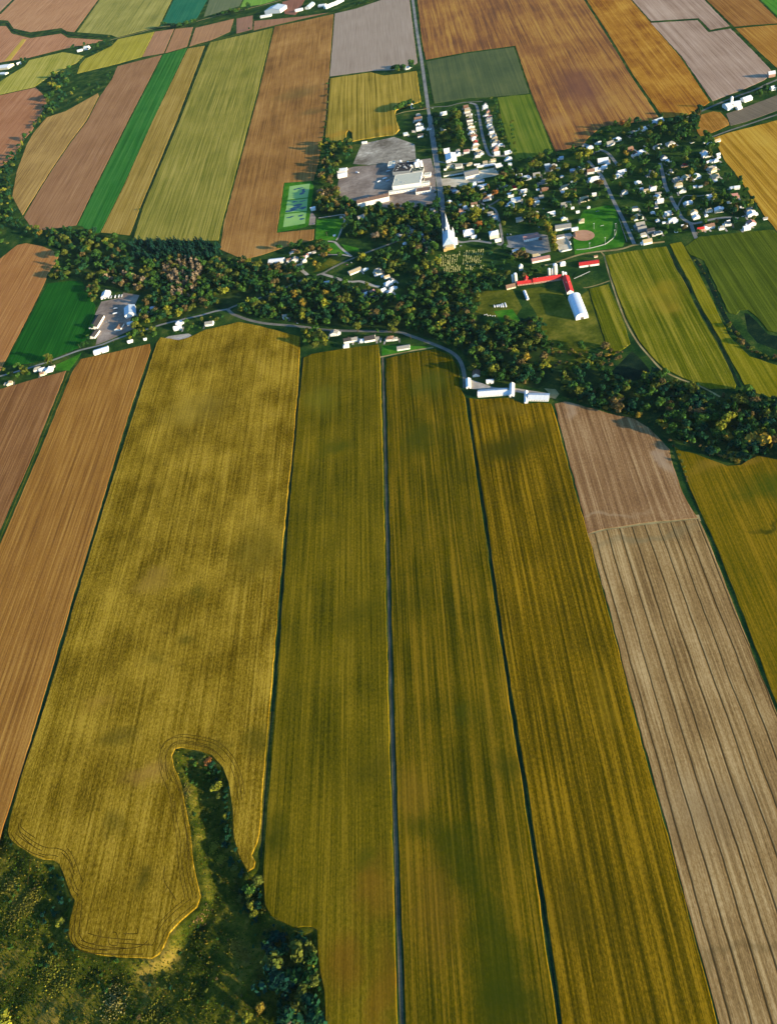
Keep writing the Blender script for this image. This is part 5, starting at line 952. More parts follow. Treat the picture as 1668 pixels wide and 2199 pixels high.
def rink():
    q = [U(*p) for p in [(1200.5, 543), (1228.5, 537), (1217, 510), (1190, 514)]]; c = sum(q, Vector((0, 0)))/4
    ax = (q[1]-q[0]).normalized(); rz = math.atan2(ax.y, ax.x); W_ = (q[1]-q[0]).length*.97; D_ = ((q[3]-q[0]).length+(q[2]-q[1]).length)/2*.97
    e = place('hockey_rink', c.x, c.y, rz, 'open air hockey rink with white boards and sand floor', 'rink')
    def rr(w, d, r, n=7):
        out = []
        for sx, sy, a0 in ((1, 1, 0), (-1, 1, 90), (-1, -1, 180), (1, -1, 270)):
            for i in range(n+1):
                a = math.radians(a0+90*i/n); out.append((sx*(w/2-r)+r*math.cos(a), sy*(d/2-r)+r*math.sin(a)))
        return out
    o = rr(W_, D_, 6); i_ = rr(W_-.5, D_-.5, 5.75); n = len(o)
    f = MB(); f.add([(x, y, .12) for x, y in i_], [tuple(range(n))]); f.build('floor', M['dust'], e)
    b = MB(); vs = [(x, y, 0) for x, y in o]+[(x, y, 1.5) for x, y in o]+[(x, y, 1.5) for x, y in i_]+[(x, y, .1) for x, y in i_]; fs = []
    for k in range(n):
        j = (k+1) % n
        for s in range(3): fs.append((s*n+k, s*n+j, (s+1)*n+j, (s+1)*n+k))
    b.add(vs, fs); b.build('boards', M['plastic'], e)
    for sy in (-1, 1):
        g_ = MB(); g_.box(-W_/2+6, W_/2-6, sy*(D_/2)-.1+sy*.25, sy*(D_/2)+.1+sy*.25, 1.5, 3.4); g_.build('end_fence', M['plastic'], e)
    g_ = MB(); g_.box(W_/2+.1, W_/2+2.4, -6, 6, 0, 2.6); g_.build('player_bench', M['white'], e)
rink()
# ------------------------------------------------------------------ cemetery
def stone_mesh():
    m = MB(); m.box(-.9, .9, -.45, .45, 0, .35, 0); prof = [(-.7, .352), (.7, .352), (.7, 1.5), (.45, 1.85), (0, 1.95), (-.45, 1.85), (-.7, 1.5)]
    m.add([(x, -.2, z) for x, z in prof]+[(x, .2, z) for x, z in prof], [tuple(range(7)), tuple(range(13, 6, -1))]+[(i, i+7, (i+1) % 7+7, (i+1) % 7) for i in range(7)], 0)
    return m
proto = None; cnt = 0
for row in range(13):
    for k in range(19):
        u_ = (k+.5+random.uniform(-.15, .15))/19; v_ = (row+.5)/13
        px = (944+(8 if row > 8 else 0))+u_*(96-2*row*.4); py = 543+v_*44-(u_*8)
        if abs(u_-.48) < .035 or random.random() < .16 or (px > 1012 and py > 566 and random.random() < .5): continue
        if px < 985 and py < 546: continue
        c = U(px, py)
        if proto is None:
            o = stone_mesh().build('gravestone', M['granite']); proto = o
        else:
            o = proto.copy(); COL.objects.link(o)
        s = random.uniform(.9, 1.7); o.location = (c.x, c.y, .05); o.scale = (s*1.1, s*1.1, s*1.1); o.rotation_euler = (0, 0, random.uniform(-.12, .12)+math.radians(-20))
        tag(o, 'pale granite gravestone in a row of the churchyard', 'gravestone', 'gravestones in the churchyard rows'); cnt += 1
# ------------------------------------------------------------------ farm odds and ends
for i, (x, y) in enumerate([(1061, 658), (1066.5, 657.5), (1070.5, 657), (1075, 657), (1079, 656), (1085, 655)]):
    c = U(x, y); e = place('silage_bag', c.x, c.y, math.radians(3), ['shortest silage bag, at the west end of the row', 'second silage bag from the west end', 'third silage bag from the west end', 'fourth silage bag from the west end', 'fifth silage bag from the west end', 'longest silage bag, at the east end of the row'][i], 'silage bag', 'white silage bags in the meadow')
    ln = [9, 8, 9, 12, 15, 17][i]; m = MB(); N = 10; prof = [(-1.5*math.cos(PI*j/N), 2.5*math.sin(PI*j/N)**.8) for j in range(N+1)]
    rings = [(-ln/2, .25), (-ln/2+1, .8), (-ln/2+2, 1), (ln/2-2, 1), (ln/2-1, .8), (ln/2, .25)]
    vs = [(px*s, y_, pz*s) for y_, s in rings for px, pz in prof]; n = N+1
    m.add(vs, [(r*n+j, r*n+j+1, (r+1)*n+j+1, (r+1)*n+j)[::-1] for r in range(5) for j in range(N)]); m.build('wrap', M['plastic'], e, True)
    t_ = MB(); t_.box(-.5, .5, -ln/2-.9, -ln/2-.1, 0, .5); t_.build('tied_end', M['plastic'], e)
bale = None
for i, (x, y) in enumerate([(1040, 677), (1044.5, 676), (1047, 678.5), (1052, 678), (1057, 679.5), (1062, 679)]):
    c = U(x, y)
    if bale is None:
        m = MB(); N = 14; vs = [(s*.75, .75*math.cos(2*PI*j/N), .75+.75*math.sin(2*PI*j/N)) for s in (-1, 1) for j in range(N)]
        m.add(vs, [(j, (j+1) % N, N+(j+1) % N, N+j) for j in range(N)]+[tuple(range(N-1, -1, -1)), tuple(range(N, 2*N))]); o = m.build('wrapped_bale', M['plastic']); bale = o
    else: o = bale.copy(); COL.objects.link(o)
    o.location = (c.x, c.y, .05); o.rotation_euler = (0, 0, random.uniform(0, 3)); o.scale = (1.2, 1.2, 1.2)
    tag(o, 'white wrapped round bale in the loose line before the silage bags', 'bale', 'wrapped bales before the silage bags')
# ------------------------------------------------------------------ vehicles
def car_mesh(paint, kind):
    m = MB()
    if kind == 'car':
        m.box(-.9, .9, -2.2, 2.2, .35, .95, 0)
        m.add([(-.85,-1.5,.952),(.85,-1.5,.952),(.85,1.3,.952),(-.85,1.3,.952),(-.7,-.9,1.5),(.7,-.9,1.5),(.7,.7,1.5),(-.7,.7,1.5)], [(0,1,5,4),(1,2,6,5),(2,3,7,6),(3,0,4,7)], 1)
        m.box(-.7, .7, -.9, .7, 1.502, 1.54, 0)
        for x in (-.82, .82):
            for y in (-1.35, 1.35): m.bar((x-.12, y, .34), (x+.12, y, .34), .34, 10, 2)
    else:
        m.box(-1.25, 1.25, -6.5, 3.0, 1.1, 3.9, 0); m.box(-1.2, 1.2, 3.4, 5.6, .7, 3.0, 0); m.box(-1.1, 1.1, 5.58, 5.66, 1.8, 2.8, 1); m.box(-.5, .5, -6.3, 5.4, .6, 1.08, 2)
        for x in (-1.05, 1.05):
            for y in (-5.4, -4.2, 4.3): m.bar((x-.18, y, .5), (x+.18, y, .5), .5, 10, 2)
    return m
CARS = {}
def vehicle(px, py, rz, paint, kind, label=None):
    c = U(px, py); key = (paint, kind); nm = 'parked_car' if kind == 'car' else 'box_truck'
    if key not in CARS:
        o = car_mesh(paint, kind).build(nm, [M['car'+paint], M['glass'], M['tyre']]); CARS[key] = o
    else: o = CARS[key].copy(); COL.objects.link(o)
    o.location = (c.x, c.y, .09); o.rotation_euler = (0, 0, rz)
    tag(o, label, 'car' if kind == 'car' else 'truck', 'parked cars' if kind == 'car' else 'trucks')
    if not label: later_label(o, '%s %s' % ({'cardark': 'dark', 'carwhite': 'white', 'carsilver': 'silver', 'carred': 'red', 'carblue': 'blue'}['car'+paint], 'parked car' if kind == 'car' else 'box truck'), px, py)
rc = random.Random(5)
PA = ['white', 'silver', 'dark', 'white', 'red', 'blue', 'silver']
for i in range(9): vehicle(1066+i*4.2, 369-i*.7, rc.uniform(-.1, .1)+.1, PA[(i*3) % 7] if i > 3 else 'white', 'car')
for t, x, y, r in [('H', 1265, 1062, .1), ('H', 1318, 1062, .1), ('H', 622, 1137, 1.4), ('H', 790, 1148, 1.5), ('H', 370, 1262, 1.4), ('H', 468, 1258, 1.4), ('L', 1400, 618, .3), ('L', 1448, 618, -.3), ('Q', 1465, 268, .8), ('Q', 1445, 252, .2), ('A', 425, 165, 1.5), ('A', 300, 160, .1), ('A', 330, 580, 0), ('I', 395, 405, .2), ('I', 460, 130, .3), ('I', 970, 178, 1.4), ('I', 1132, 108, .3), ('I', 505, 545, 0), ('E', 945, 300, 0), ('E', 335, 850, 1.3), ('E', 335, 1150, .2), ('G', 1055, 885, 1.4), ('G', 225, 740, 1.3), ('A', 1105, 520, 0), ('A', 1090, 272, .1), ('A', 1092, 380, 1.5), ('A', 905, 480, .1), ('A', 1265, 590, 0), ('N', 232, 172, .4), ('N', 320, 132, .4), ('J', 785, 935, .5), ('J', 1435, 950, .3), ('M', 720, 275, .4), ('M', 1545, 322, 1.2), ('K', 1540, 815, 0), ('K', 1520, 880, 0), ('K', 640, 110, .4), ('K', 680, 95, .9), ('O', 450, 850, .6), ('O', 500, 830, .9), ('O', 770, 895, .2), ('P', 725, 298, .3), ('H', 95, 495, .05), ('H', 112, 650, .05), ('H', 170, 330, .05)]:
    vehicle(*tp(t, x, y), r, PA[rc.randrange(7)], 'car')
for t, x, y, r, p, lab in [('K', 730, 700, -1.2, 'white', 'white box truck reversing at the factory yard'), ('K', 810, 655, -1.3, 'white', 'white box truck nearest the factory hall wall'), ('K', 860, 690, -1.3, 'silver', 'silver box truck parked against the factory hall'), ('K', 865, 548, -1.4, 'silver', 'silver box truck by the dark factory block'), ('K', 395, 568, .8, 'white', 'lone white truck in the middle of the factory yard'),
                           ('O', 375, 385, .05, 'white', 'white depot truck, first from the garage side'), ('O', 440, 372, .05, 'white', 'white depot truck, second from the garage side'), ('O', 515, 362, .05, 'white', 'white depot truck, third from the garage side'), ('O', 562, 360, .05, 'silver', 'silver depot truck in the parked row'), ('O', 640, 352, .05, 'white', 'white depot truck in the shady half of the row'), ('O', 715, 342, .05, 'white', 'white depot truck, last but one of the row'), ('O', 770, 338, .05, 'silver', 'silver depot truck at the end of the row'),
                           ('O', 630, 690, 1.5, 'white', 'white truck alone in the middle of the depot yard'), ('O', 640, 590, 1.3, 'silver', 'silver truck behind the lone white depot truck'), ('M', 292, 786, -1.1, 'white', 'white truck driving along the wooded road'), ('M', 215, 815, -1.1, 'silver', 'silver truck following on the wooded road')]:
    vehicle(*tp(t, x, y), r, p, 'truck', lab)
# ------------------------------------------------------------------ poles along the roads
pole0 = None
def pole(px, py, label):
    global pole0
    c = U(px, py)
    if pole0 is None:
        e = empty('utility_pole', c.x, c.y); m = MB(); m.bar((0, 0, 0), (0, 0, 11.5), .26, 8, 0, .18); m.build('post', M['wood'], e)
        a = MB(); a.box(-1.3, 1.3, -.08, .08, 10.6, 10.85); a.build('crossarm', M['wood'], e); pole0 = e
    else:
        e = pole0.copy(); COL.objects.link(e); e.location = (c.x, c.y, 0); e.rotation_euler = (0, 0, random.uniform(-.4, .4))
        for ch in pole0.children: k = ch.copy(); COL.objects.link(k); k.parent = e
    tag(e, label, 'utility pole', 'utility poles along the roads')
for px, py, lab in [(147.5, 766, 'utility pole by the deep green clover field'), (173.5, 748, 'utility pole where the road enters the shade'), (704.5, 592, 'utility pole at the start of the loop lane'), (725.5, 607, 'utility pole on the outer side of the loop lane'), (716.5, 579, 'utility pole beside the village road'), (709.5, 546, 'utility pole on the grass by the straight path'),
                    (757, 604, 'utility pole in front of the tan bungalow'), (703, 507, 'utility pole on the square playing lawn'), (1052, 472, 'utility pole on the winding side street'), (895, 108, 'far utility pole beside the ploughed field'), (903, 160, 'utility pole beside the corn field'), (910, 205, 'utility pole at the corn field corner'), (891, 70, 'farthest utility pole on the country road'),
                    (401, 690, 'utility pole by the two small roadside houses'), (1010, 744, 'utility pole on the lawn side of the pale road'), (882, 728, 'utility pole at the pale road curve'), (1575, 206, 'utility pole before the far white farm'), (1530, 226, 'utility pole at the amber strip end'), (245, 734, 'utility pole at the depot entrance')]:
    pole(px, py, lab)
# ------------------------------------------------------------------ trees
PAL = {  # foliage colours as they are in early October
 'deep green': L(48, 82, 38), 'dark green': L(36, 72, 46), 'mid green': L(66, 98, 40), 'olive green': L(92, 100, 40), 'yellow green': L(124, 126, 42), 'golden': L(142, 122, 46), 'rusty': L(146, 96, 50), 'brownish': L(104, 90, 54), 'greyish bare': L(142, 124, 98), 'spruce green': L(26, 60, 48)}
def crown_arrays(seed, shape, n=150):
    """leaf clumps spread through an uneven crown; unit tree of height 1"""
    r = np.random.default_rng(seed)
    if shape == 'round':
        k = 8; c = r.normal(0, 1, (k, 3)); c /= np.linalg.norm(c, axis=1)[:, None]; c *= r.uniform(.35, 1, (k, 1))
        c = c*[r.uniform(.22, .32), r.uniform(.22, .32), r.uniform(.2, .28)]+[0, 0, .58]; rad = r.uniform(.1, .23, k); qs = .066
    elif shape == 'tall':
        k = 8; c = np.stack([r.normal(0, .07, k), r.normal(0, .07, k), np.linspace(.28, .88, k)], 1); rad = r.uniform(.11, .17, k)*np.linspace(1.1, .7, k); qs = .056
    elif shape == 'conifer':
        k = 9; z = np.linspace(.14, .93, k); c = np.stack([r.normal(0, .01, k), r.normal(0, .01, k), z], 1); rad = .24*(1-z)+.035; qs = .065
    else:   # bush
        k = 6; c = np.stack([r.uniform(-.5, .5, k), r.uniform(-.5, .5, k), r.uniform(.3, .6, k)], 1); rad = r.uniform(.28, .42, k); qs = .11
    w = rad**2/np.sum(rad**2); li = r.choice(k, n, p=w)
    d = r.normal(0, 1, (n, 3)); d[:, 2] += .35; d /= np.linalg.norm(d, axis=1)[:, None]
    rr = rad[li]*r.uniform(.72, 1.12, n); sq = np.array([1, 1, .75 if shape != 'conifer' else .5])
    pos = c[li]+d*rr[:, None]*sq
    nrm = d+r.normal(0, .45, (n, 3)); nrm /= np.linalg.norm(nrm, axis=1)[:, None]
    if shape == 'conifer': nrm[:, 2] = np.abs(nrm[:, 2])+.2; nrm /= np.linalg.norm(nrm, axis=1)[:, None]
    a = np.cross(nrm, r.normal(0, 1, (n, 3))); a /= np.linalg.norm(a, axis=1)[:, None]; b = np.cross(nrm, a)
    s = qs*r.uniform(.7, 1.35, n)[:, None]; e = r.uniform(.6, 1.0, n)[:, None]
    v = np.stack([pos-a*s-b*s*e*.6, pos+a*s*.8-b*s*e, pos+a*s+b*s*e*.7, pos-a*s*.7+b*s*e], 1)   # n,4,3
    tint = (r.uniform(.72, 1.3, n)*np.clip(r.normal(1, .16, k), .7, 1.35)[li])
    warm = r.uniform(-.1, .1, n)
    col = np.stack([tint*(1+warm), tint, tint*(1-warm*.6)], 1)
    return v, col
VAR = {(s, i): crown_arrays(100*j+i, s, {'round': 280, 'tall': 210, 'conifer': 140, 'bush': 170}[s]) for j, s in enumerate(('round', 'tall', 'conifer', 'bush')) for i in range(6)}
def quads_mesh(name, V, C, mat):
    """V: n,4,3 corners, C: n,3 colours"""
    n = len(V); me = bpy.data.meshes.new(name)
    me.vertices.add(n*4); me.vertices.foreach_set('co', np.ascontiguousarray(V, dtype=np.float32).reshape(-1))
    me.loops.add(n*4); me.loops.foreach_set('vertex_index', np.arange(n*4, dtype=np.int32))
    me.polygons.add(n); me.polygons.foreach_set('loop_start', np.arange(0, n*4, 4, dtype=np.int32))
    me.update(calc_edges=True)
    at = me.color_attributes.new('tint', 'FLOAT_COLOR', 'POINT')
    c = np.ones((n, 4, 4), dtype=np.float32); c[:, :, :3] = C[:, None, :]
    at.data.foreach_set('color', c.reshape(-1)); me.materials.append(mat); return me
CROWN = {}
def crown_me(shape, i, colour):
    key = (shape, i, colour)
    if key not in CROWN:
        v, c = VAR[(shape, i)]; CROWN[key] = quads_mesh('crown', v, c*np.array(PAL[colour][:3]), M['leaf'])
    return CROWN[key]
TRUNK = {}
def trunk_me(shape):
    if shape not in TRUNK:
        m = MB(); top = {'round': .6, 'tall': .7, 'conifer': .9, 'bush': .4}[shape]; r0 = {'round': .024, 'tall': .02, 'conifer': .018, 'bush': .03}[shape]
        m.bar((0, 0, 0), (.004, 0, top*.5), r0, 7, 0, r0*.7); m.bar((.004, 0, top*.5), (0, .006, top), r0*.7, 6, 0, r0*.25)
        if shape != 'conifer':
            for k in range(5):
                a = k*2.4; z = top*(.45+.1*k); m.bar((.004, 0, z), (.15*math.cos(a), .15*math.sin(a), z+.14), r0*.45, 5, 0, r0*.15)
        o = m.build('trunk', M['trunk']); me = o.data; bpy.data.objects.remove(o); TRUNK[shape] = me
    return TRUNK[shape]
FB = [(min(p.x for p in P), max(p.x for p in P), min(p.y for p in P), max(p.y for p in P), P) for P, _n in FIELDS]
def in_field(w):
    return any(a <= w.x <= b and c <= w.y <= d and inside((w.x, w.y), P) for a, b, c, d, P in FB)
RS = [(np.array([(p.x, p.y) for p in P]), w) for P, w in ROADS]
def near_road(w, pad):
    for P, wd in RS:
        a = P[:-1]; b = P[1:]; d = b-a; t = np.clip(((np.array([w.x, w.y])-a)*d).sum(1)/np.maximum((d*d).sum(1), 1e-6), 0, 1)
        if np.min(np.hypot(*(a+d*t[:, None]-[w.x, w.y]).T)) < wd/2+pad: return True
    return False
TREES = []      # x, y, height, width factor, shape, colour, forced
GRID = {}
def clear(w, gap):
    gx, gy = int(w.x//12), int(w.y//12)
    for i in range(-2, 3):
        for j in range(-2, 3):
            for q in GRID.get((gx+i, gy+j), ()):
                if (q[0]-w.x)**2+(q[1]-w.y)**2 < gap*gap: return False
    return True
def put(w, h, wf, shape, colour, must=False):
    if h > 8: h *= 1.3; wf *= 1.1
    TREES.append((w.x, w.y, h, wf, shape, colour, must)); GRID.setdefault((int(w.x//12), int(w.y//12)), []).append((w.x, w.y))
def near_building(w, pad): return any((w.x-x)**2+(w.y-y)**2 < (r*.8+pad)**2 for x, y, r in BLD)
NOGO = []
def keep_clear(pix): NOGO.append([U(*p) for p in pix])
for q in ([(1240, 478), (1252, 452), (1300, 441), (1318, 443), (1341, 518), (1337, 529), (1287, 537), (1234, 547), (1230, 516)], [(680, 471), (738, 469), (722, 515), (677, 514)], [(758, 352), (777, 308), (846, 294), (893, 310), (893, 342), (845, 350)],
          [(726, 392), (732, 365), (845, 350), (925, 340), (938, 440), (850, 450), (766, 432), (724, 410)], [(948, 398), (945, 384), (1030, 364), (1072, 358), (1075, 378), (1000, 400)], [(218, 648), (232, 632), (300, 634), (290, 705), (240, 728), (206, 741), (204, 676)],
          [(942, 540), (990, 528), (1040, 528), (1046, 582), (960, 590)], [(1086, 508), (1145, 500), (1182, 505), (1182, 540), (1150, 548)], [(611, 393), (674, 389), (663, 488), (596, 500)], [(1150, 622), (1222, 640), (1300, 700), (1292, 742), (1190, 750), (1158, 680)], [(1030, 640), (1100, 640), (1110, 690), (1036, 684)],
          [(1353, 749), (1399, 793), (1370, 826), (1296, 806)], [(1597, 672), (1625, 692), (1668, 722), (1750, 745), (1750, 770), (1668, 752), (1604, 712)], [(1190, 508), (1230, 505), (1230, 545), (1200, 545)], [(1000, 808), (1060, 826), (1190, 842), (1180, 866), (1005, 846)]): keep_clear(q)
for q in ([(700, 632), (742, 628), (752, 642), (716, 650)], [(842, 628), (872, 632), (880, 652), (848, 648)], [(800, 655), (850, 660), (846, 674), (796, 668)], [(910, 690), (950, 694), (946, 708), (912, 702)], [(1235, 440), (1320, 432), (1352, 530), (1236, 552)], [(455, 640), (520, 632), (560, 628), (556, 640), (480, 655)], [(1240, 800), (1290, 808), (1300, 830), (1250, 826)], [(1470, 900), (1540, 912), (1530, 926), (1466, 916)]): keep_clear(q)
def grow(pix, n, colours, hrange=(11, 18), shapes=('round',), gap=5.5, wf=(.85, 1.15), road=4.0, bld=3.5, must=False, tries=14, nogo=True):
    """scatter trees through an outline on the land"""
    P = [U(*p) for p in pix]; x0 = min(p.x for p in P); x1 = max(p.x for p in P); y0 = min(p.y for p in P); y1 = max(p.y for p in P)
    poly = [(p.x, p.y) for p in P]; cl = [c for c, k in colours for _ in range(k)]; done = 0; t = 0
    while done < n and t < n*tries:
        t += 1; w = Vector((random.uniform(x0, x1), random.uniform(y0, y1)))
        if not inside((w.x, w.y), poly) or in_field(w): continue
        if nogo and any(inside((w.x, w.y), [(p.x, p.y) for p in q]) for q in NOGO): continue
        if not clear(w, gap) or near_building(w, bld) or near_road(w, road): continue
        put(w, hrange[0]*.85+(hrange[1]*1.12-hrange[0]*.85)*random.random()**1.4, random.uniform(*wf), random.choice(shapes), random.choice(cl), must); done += 1
def single(px, py, h, colour, shape='round', wf=1.0): put(U(px, py), h, wf, shape, colour, True)
def line(pix, step, colours, hrange, shapes=('round',), jit=2.0, wf=(.9, 1.1), must=False):
    P = smooth_line([U(*p) for p in pix], 6); cl = [c for c, k in colours for _ in range(k)]; acc = 0
    for a, b in zip(P, P[1:]):
        acc += (b-a).length
        if acc >= step:
            acc = 0; w = b+Vector((random.uniform(-jit, jit), random.uniform(-jit, jit)))
            put(w, hrange[0]*.85+(hrange[1]*1.12-hrange[0]*.85)*random.random()**1.4, random.uniform(*wf), random.choice(shapes), random.choice(cl), must)
# lone and telling trees first
for a in [(112, 781, 25, 'olive green', 'tall', 1.15), (90, 509, 17, 'golden', 'round', 1.1), (1061, 421, 15, 'rusty', 'round', 1.25), (1048, 410, 14, 'rusty', 'round', .9), (1245, 345, 20, 'yellow green', 'round', 1.2), (1263, 341, 21, 'yellow green', 'round', 1.2), (1212, 366, 18, 'olive green', 'round', 1.2), (1184, 400, 24, 'olive green', 'round', 1.15),
          (1137, 445, 20, 'golden', 'round', 1.1), (1155, 362, 18, 'olive green', 'round', 1.1), (1472, 340, 24, 'mid green', 'tall', 1.4), (1343, 337, 14, 'golden', 'round', 1.0), (1442, 325, 14, 'golden', 'round', 1.0), (1336, 272, 15, 'rusty', 'round', 1.0), (1405, 385, 14, 'yellow green', 'round', 1.0), (1630, 208, 14, 'mid green', 'round', 1.3), (1622, 205, 12, 'olive green', 'round', 1.2),
          (1137, 478, 22, 'olive green', 'round', 1.25), (1148, 480, 18, 'golden', 'round', 1.0), (1118, 462, 15, 'yellow green', 'round', 1.0), (1022, 470, 26, 'yellow green', 'tall', 1.6), (1028, 492, 18, 'rusty', 'round', 1.1), (993, 482, 20, 'mid green', 'round', 1.1), (1004, 418, 22, 'olive green', 'round', 1.3), (1012, 424, 20, 'olive green', 'round', 1.2), (942, 494, 19, 'mid green', 'tall', 1.2),
          (1115, 556, 18, 'brownish', 'round', 1.35), (1106, 556, 15, 'golden', 'round', 1.0), (1132, 558, 14, 'brownish', 'round', 1.0), (1077, 606, 17, 'olive green', 'round', 1.2), (806, 516, 18, 'greyish bare', 'round', 1.2), (829, 512, 18, 'golden', 'tall', 1.3), (840, 520, 13, 'golden', 'round', 1.2), (890, 540, 22, 'olive green', 'round', 1.1), (900, 545, 20, 'brownish', 'round', 1.1), (776, 558, 15, 'olive green', 'tall', 1.3), (825, 548, 16, 'mid green', 'round', 1.1),
          (1245, 268+2, 1, 'mid green', 'bush', 1), (749, 448, 12, 'rusty', 'round', .8), (856, 448, 13, 'rusty', 'round', 1.1), (703, 552, 12, 'golden', 'round', 1.0), (678, 575, 17, 'golden', 'tall', 1.4), (640, 548, 13, 'brownish', 'round', 1.2), (844, 572, 11, 'yellow green', 'round', 1.1), (769, 712, 20, 'olive green', 'round', 1.05), (843, 716, 18, 'olive green', 'tall', 1.5), (812, 714, 9, 'mid green', 'round', 1.1), (636, 640, 18, 'golden', 'tall', 1.4), (655, 662, 22, 'golden', 'round', .9), (652, 690, 20, 'yellow green', 'round', .9),
          (702, 668, 30, 'yellow green', 'tall', .9), (700, 640, 20, 'golden', 'round', .9), (520, 672, 14, 'yellow green', 'round', 1.1), (542, 662, 12, 'golden', 'round', 1.0), (700, 738, 15, 'yellow green', 'tall', 1.4), (677, 716, 17, 'mid green', 'round', 1.1), (688, 722, 16, 'olive green', 'round', 1.1), (805, 684, 22, 'brownish', 'round', 1.1), (862, 672, 20, 'brownish', 'round', 1.0), (948, 662, 18, 'brownish', 'round', 1.1), (970, 720, 12, 'rusty', 'round', .9), (955, 712, 10, 'golden', 'round', 1.0),
          (1157, 736, 18, 'brownish', 'tall', 1.2), (1056, 812, 24, 'yellow green', 'tall', 1.0), (1066, 816, 18, 'olive green', 'round', 1.0), (1112, 806, 18, 'olive green', 'round', 1.0), (1130, 778, 20, 'golden', 'tall', 1.2), (1108, 770, 22, 'yellow green', 'tall', 1.3), (1120, 790, 18, 'brownish', 'round', 1.0), (1314, 880, 9, 'golden', 'round', .9), (1371, 897, 10, 'golden', 'round', 1.1), (1413, 914, 11, 'yellow green', 'round', 1.0), (1424, 922, 12, 'golden', 'round', .9), (1404, 770+2, 1, 'mid green', 'bush', 1),
          (1554, 912, 22, 'yellow green', 'tall', 1.3), (1565, 906, 20, 'yellow green', 'round', 1.0), (1547, 930, 20, 'yellow green', 'round', .9), (1502, 890, 14, 'brownish', 'round', 1.2), (1505, 912, 18, 'mid green', 'round', 1.2), (1612, 910, 12, 'yellow green', 'round', 1.1), (1647, 918, 16, 'spruce green', 'round', 1.1), (1560, 945, 14, 'golden', 'round', 1.2), (1615, 948, 18, 'golden', 'bush', 1.0), (1597, 978, 11, 'mid green', 'round', 1.0), (1420, 830, 14, 'brownish', 'round', 1.3), (1440, 836, 12, 'golden', 'round', 1.0),
          (466, 1690, 12, 'yellow green', 'round', 1.15), (469, 1705, 9, 'olive green', 'round', 1.1), (484, 1752, 8, 'yellow green', 'round', 1.1), (448, 1636, 8, 'rusty', 'bush', 1.0), (436, 1628, 6, 'olive green', 'bush', 1.0), (557, 1896, 13, 'olive green', 'round', 1.1), (536, 1910, 12, 'mid green', 'round', 1.1), (540, 1945, 11, 'yellow green', 'round', .9), (545, 1962, 10, 'yellow green', 'round', .9), (650, 2048, 21, 'olive green', 'round', 1.15), (667, 2034, 13, 'olive green', 'tall', 1.1), (664, 2078, 11, 'yellow green', 'round', 1.0), (651, 2122, 13, 'olive green', 'round', 1.0), (640, 2144, 10, 'olive green', 'round', 1.0), (678, 2108, 11, 'olive green', 'round', 1.0), (634, 2170, 9, 'brownish', 'round', 1.0), (560, 2166, 12, 'golden', 'round', 1.0), (537, 2184, 11, 'yellow green', 'round', 1.0), (632, 2020, 10, 'mid green', 'round', 1.0), (622, 2195, 9, 'greyish bare', 'round', 1.0), (640, 2200, 9, 'olive green', 'round', 1.0), (127, 1982, 10, 'yellow green', 'round', 1.0), (134, 1978, 8, 'olive green', 'round', 1.0), (590, 2010, 13, 'spruce green', 'round', 1.1), (606, 2040, 12, 'dark green', 'round', 1.1), (20, 2190, 9, 'yellow green', 'bush', 1.0)]:
    if a[2] > 1: single(a[0], a[1], a[2], a[3], a[4], a[5])
green = [('deep green', 3), ('dark green', 3), ('mid green', 3), ('olive green', 2)]
mixed = [('deep green', 8), ('dark green', 8), ('mid green', 8), ('olive green', 6), ('yellow green', 1), ('brownish', 1)]
leafy = [('deep green', 5), ('dark green', 4), ('mid green', 7), ('olive green', 4), ('yellow green', 1), ('brownish', 1)]
fall = [('olive green', 5), ('brownish', 4), ('mid green', 4), ('deep green', 4), ('golden', 1)]
# village rows of big trees
line([(966, 248), (978, 262), (985, 285), (990, 305), (992, 318)], 8, [('olive green', 2), ('mid green', 1)], (20, 25), ('tall', 'round'), 1.5, (1.0, 1.3), True)
grow([(930, 250), (966, 244), (985, 300), (990, 318), (940, 312), (932, 285)], 26, green, (12, 18), gap=7, must=True)
line([(1170, 484), (1176, 495), (1182, 510), (1188, 526), (1192, 540)], 6, [('golden', 2), ('yellow green', 2)], (15, 19), ('tall',), 1.2, (1.1, 1.4), True)
line([(1096, 255), (1103, 300), (1106, 330)], 20, green, (7, 10))
line([(1040, 222), (1062, 216), (1072, 260), (1080, 300)], 24, green, (8, 12))
grow([(1000, 250), (1018, 250), (1040, 330), (1020, 330)], 12, green, (6, 9), gap=7)
grow([(1055, 240), (1072, 250), (1098, 330), (1080, 335)], 22, green, (6, 10), gap=7)
grow([(822, 140), (850, 146), (888, 130), (886, 148), (850, 156)], 14, green, (14, 19), gap=6, must=True)
grow([(826, 232), (876, 218), (884, 226), (850, 242), (830, 243)], 16, green, (15, 19), gap=5.5, must=True)
grow([(884, 216), (918, 214), (918, 232), (886, 236)], 5, green, (9, 12), gap=7)
line([(934, 262), (941, 300), (946, 335)], 11, green, (9, 13)); line([(955, 408), (960, 440), (964, 470), (968, 495)], 10, green, (10, 14))
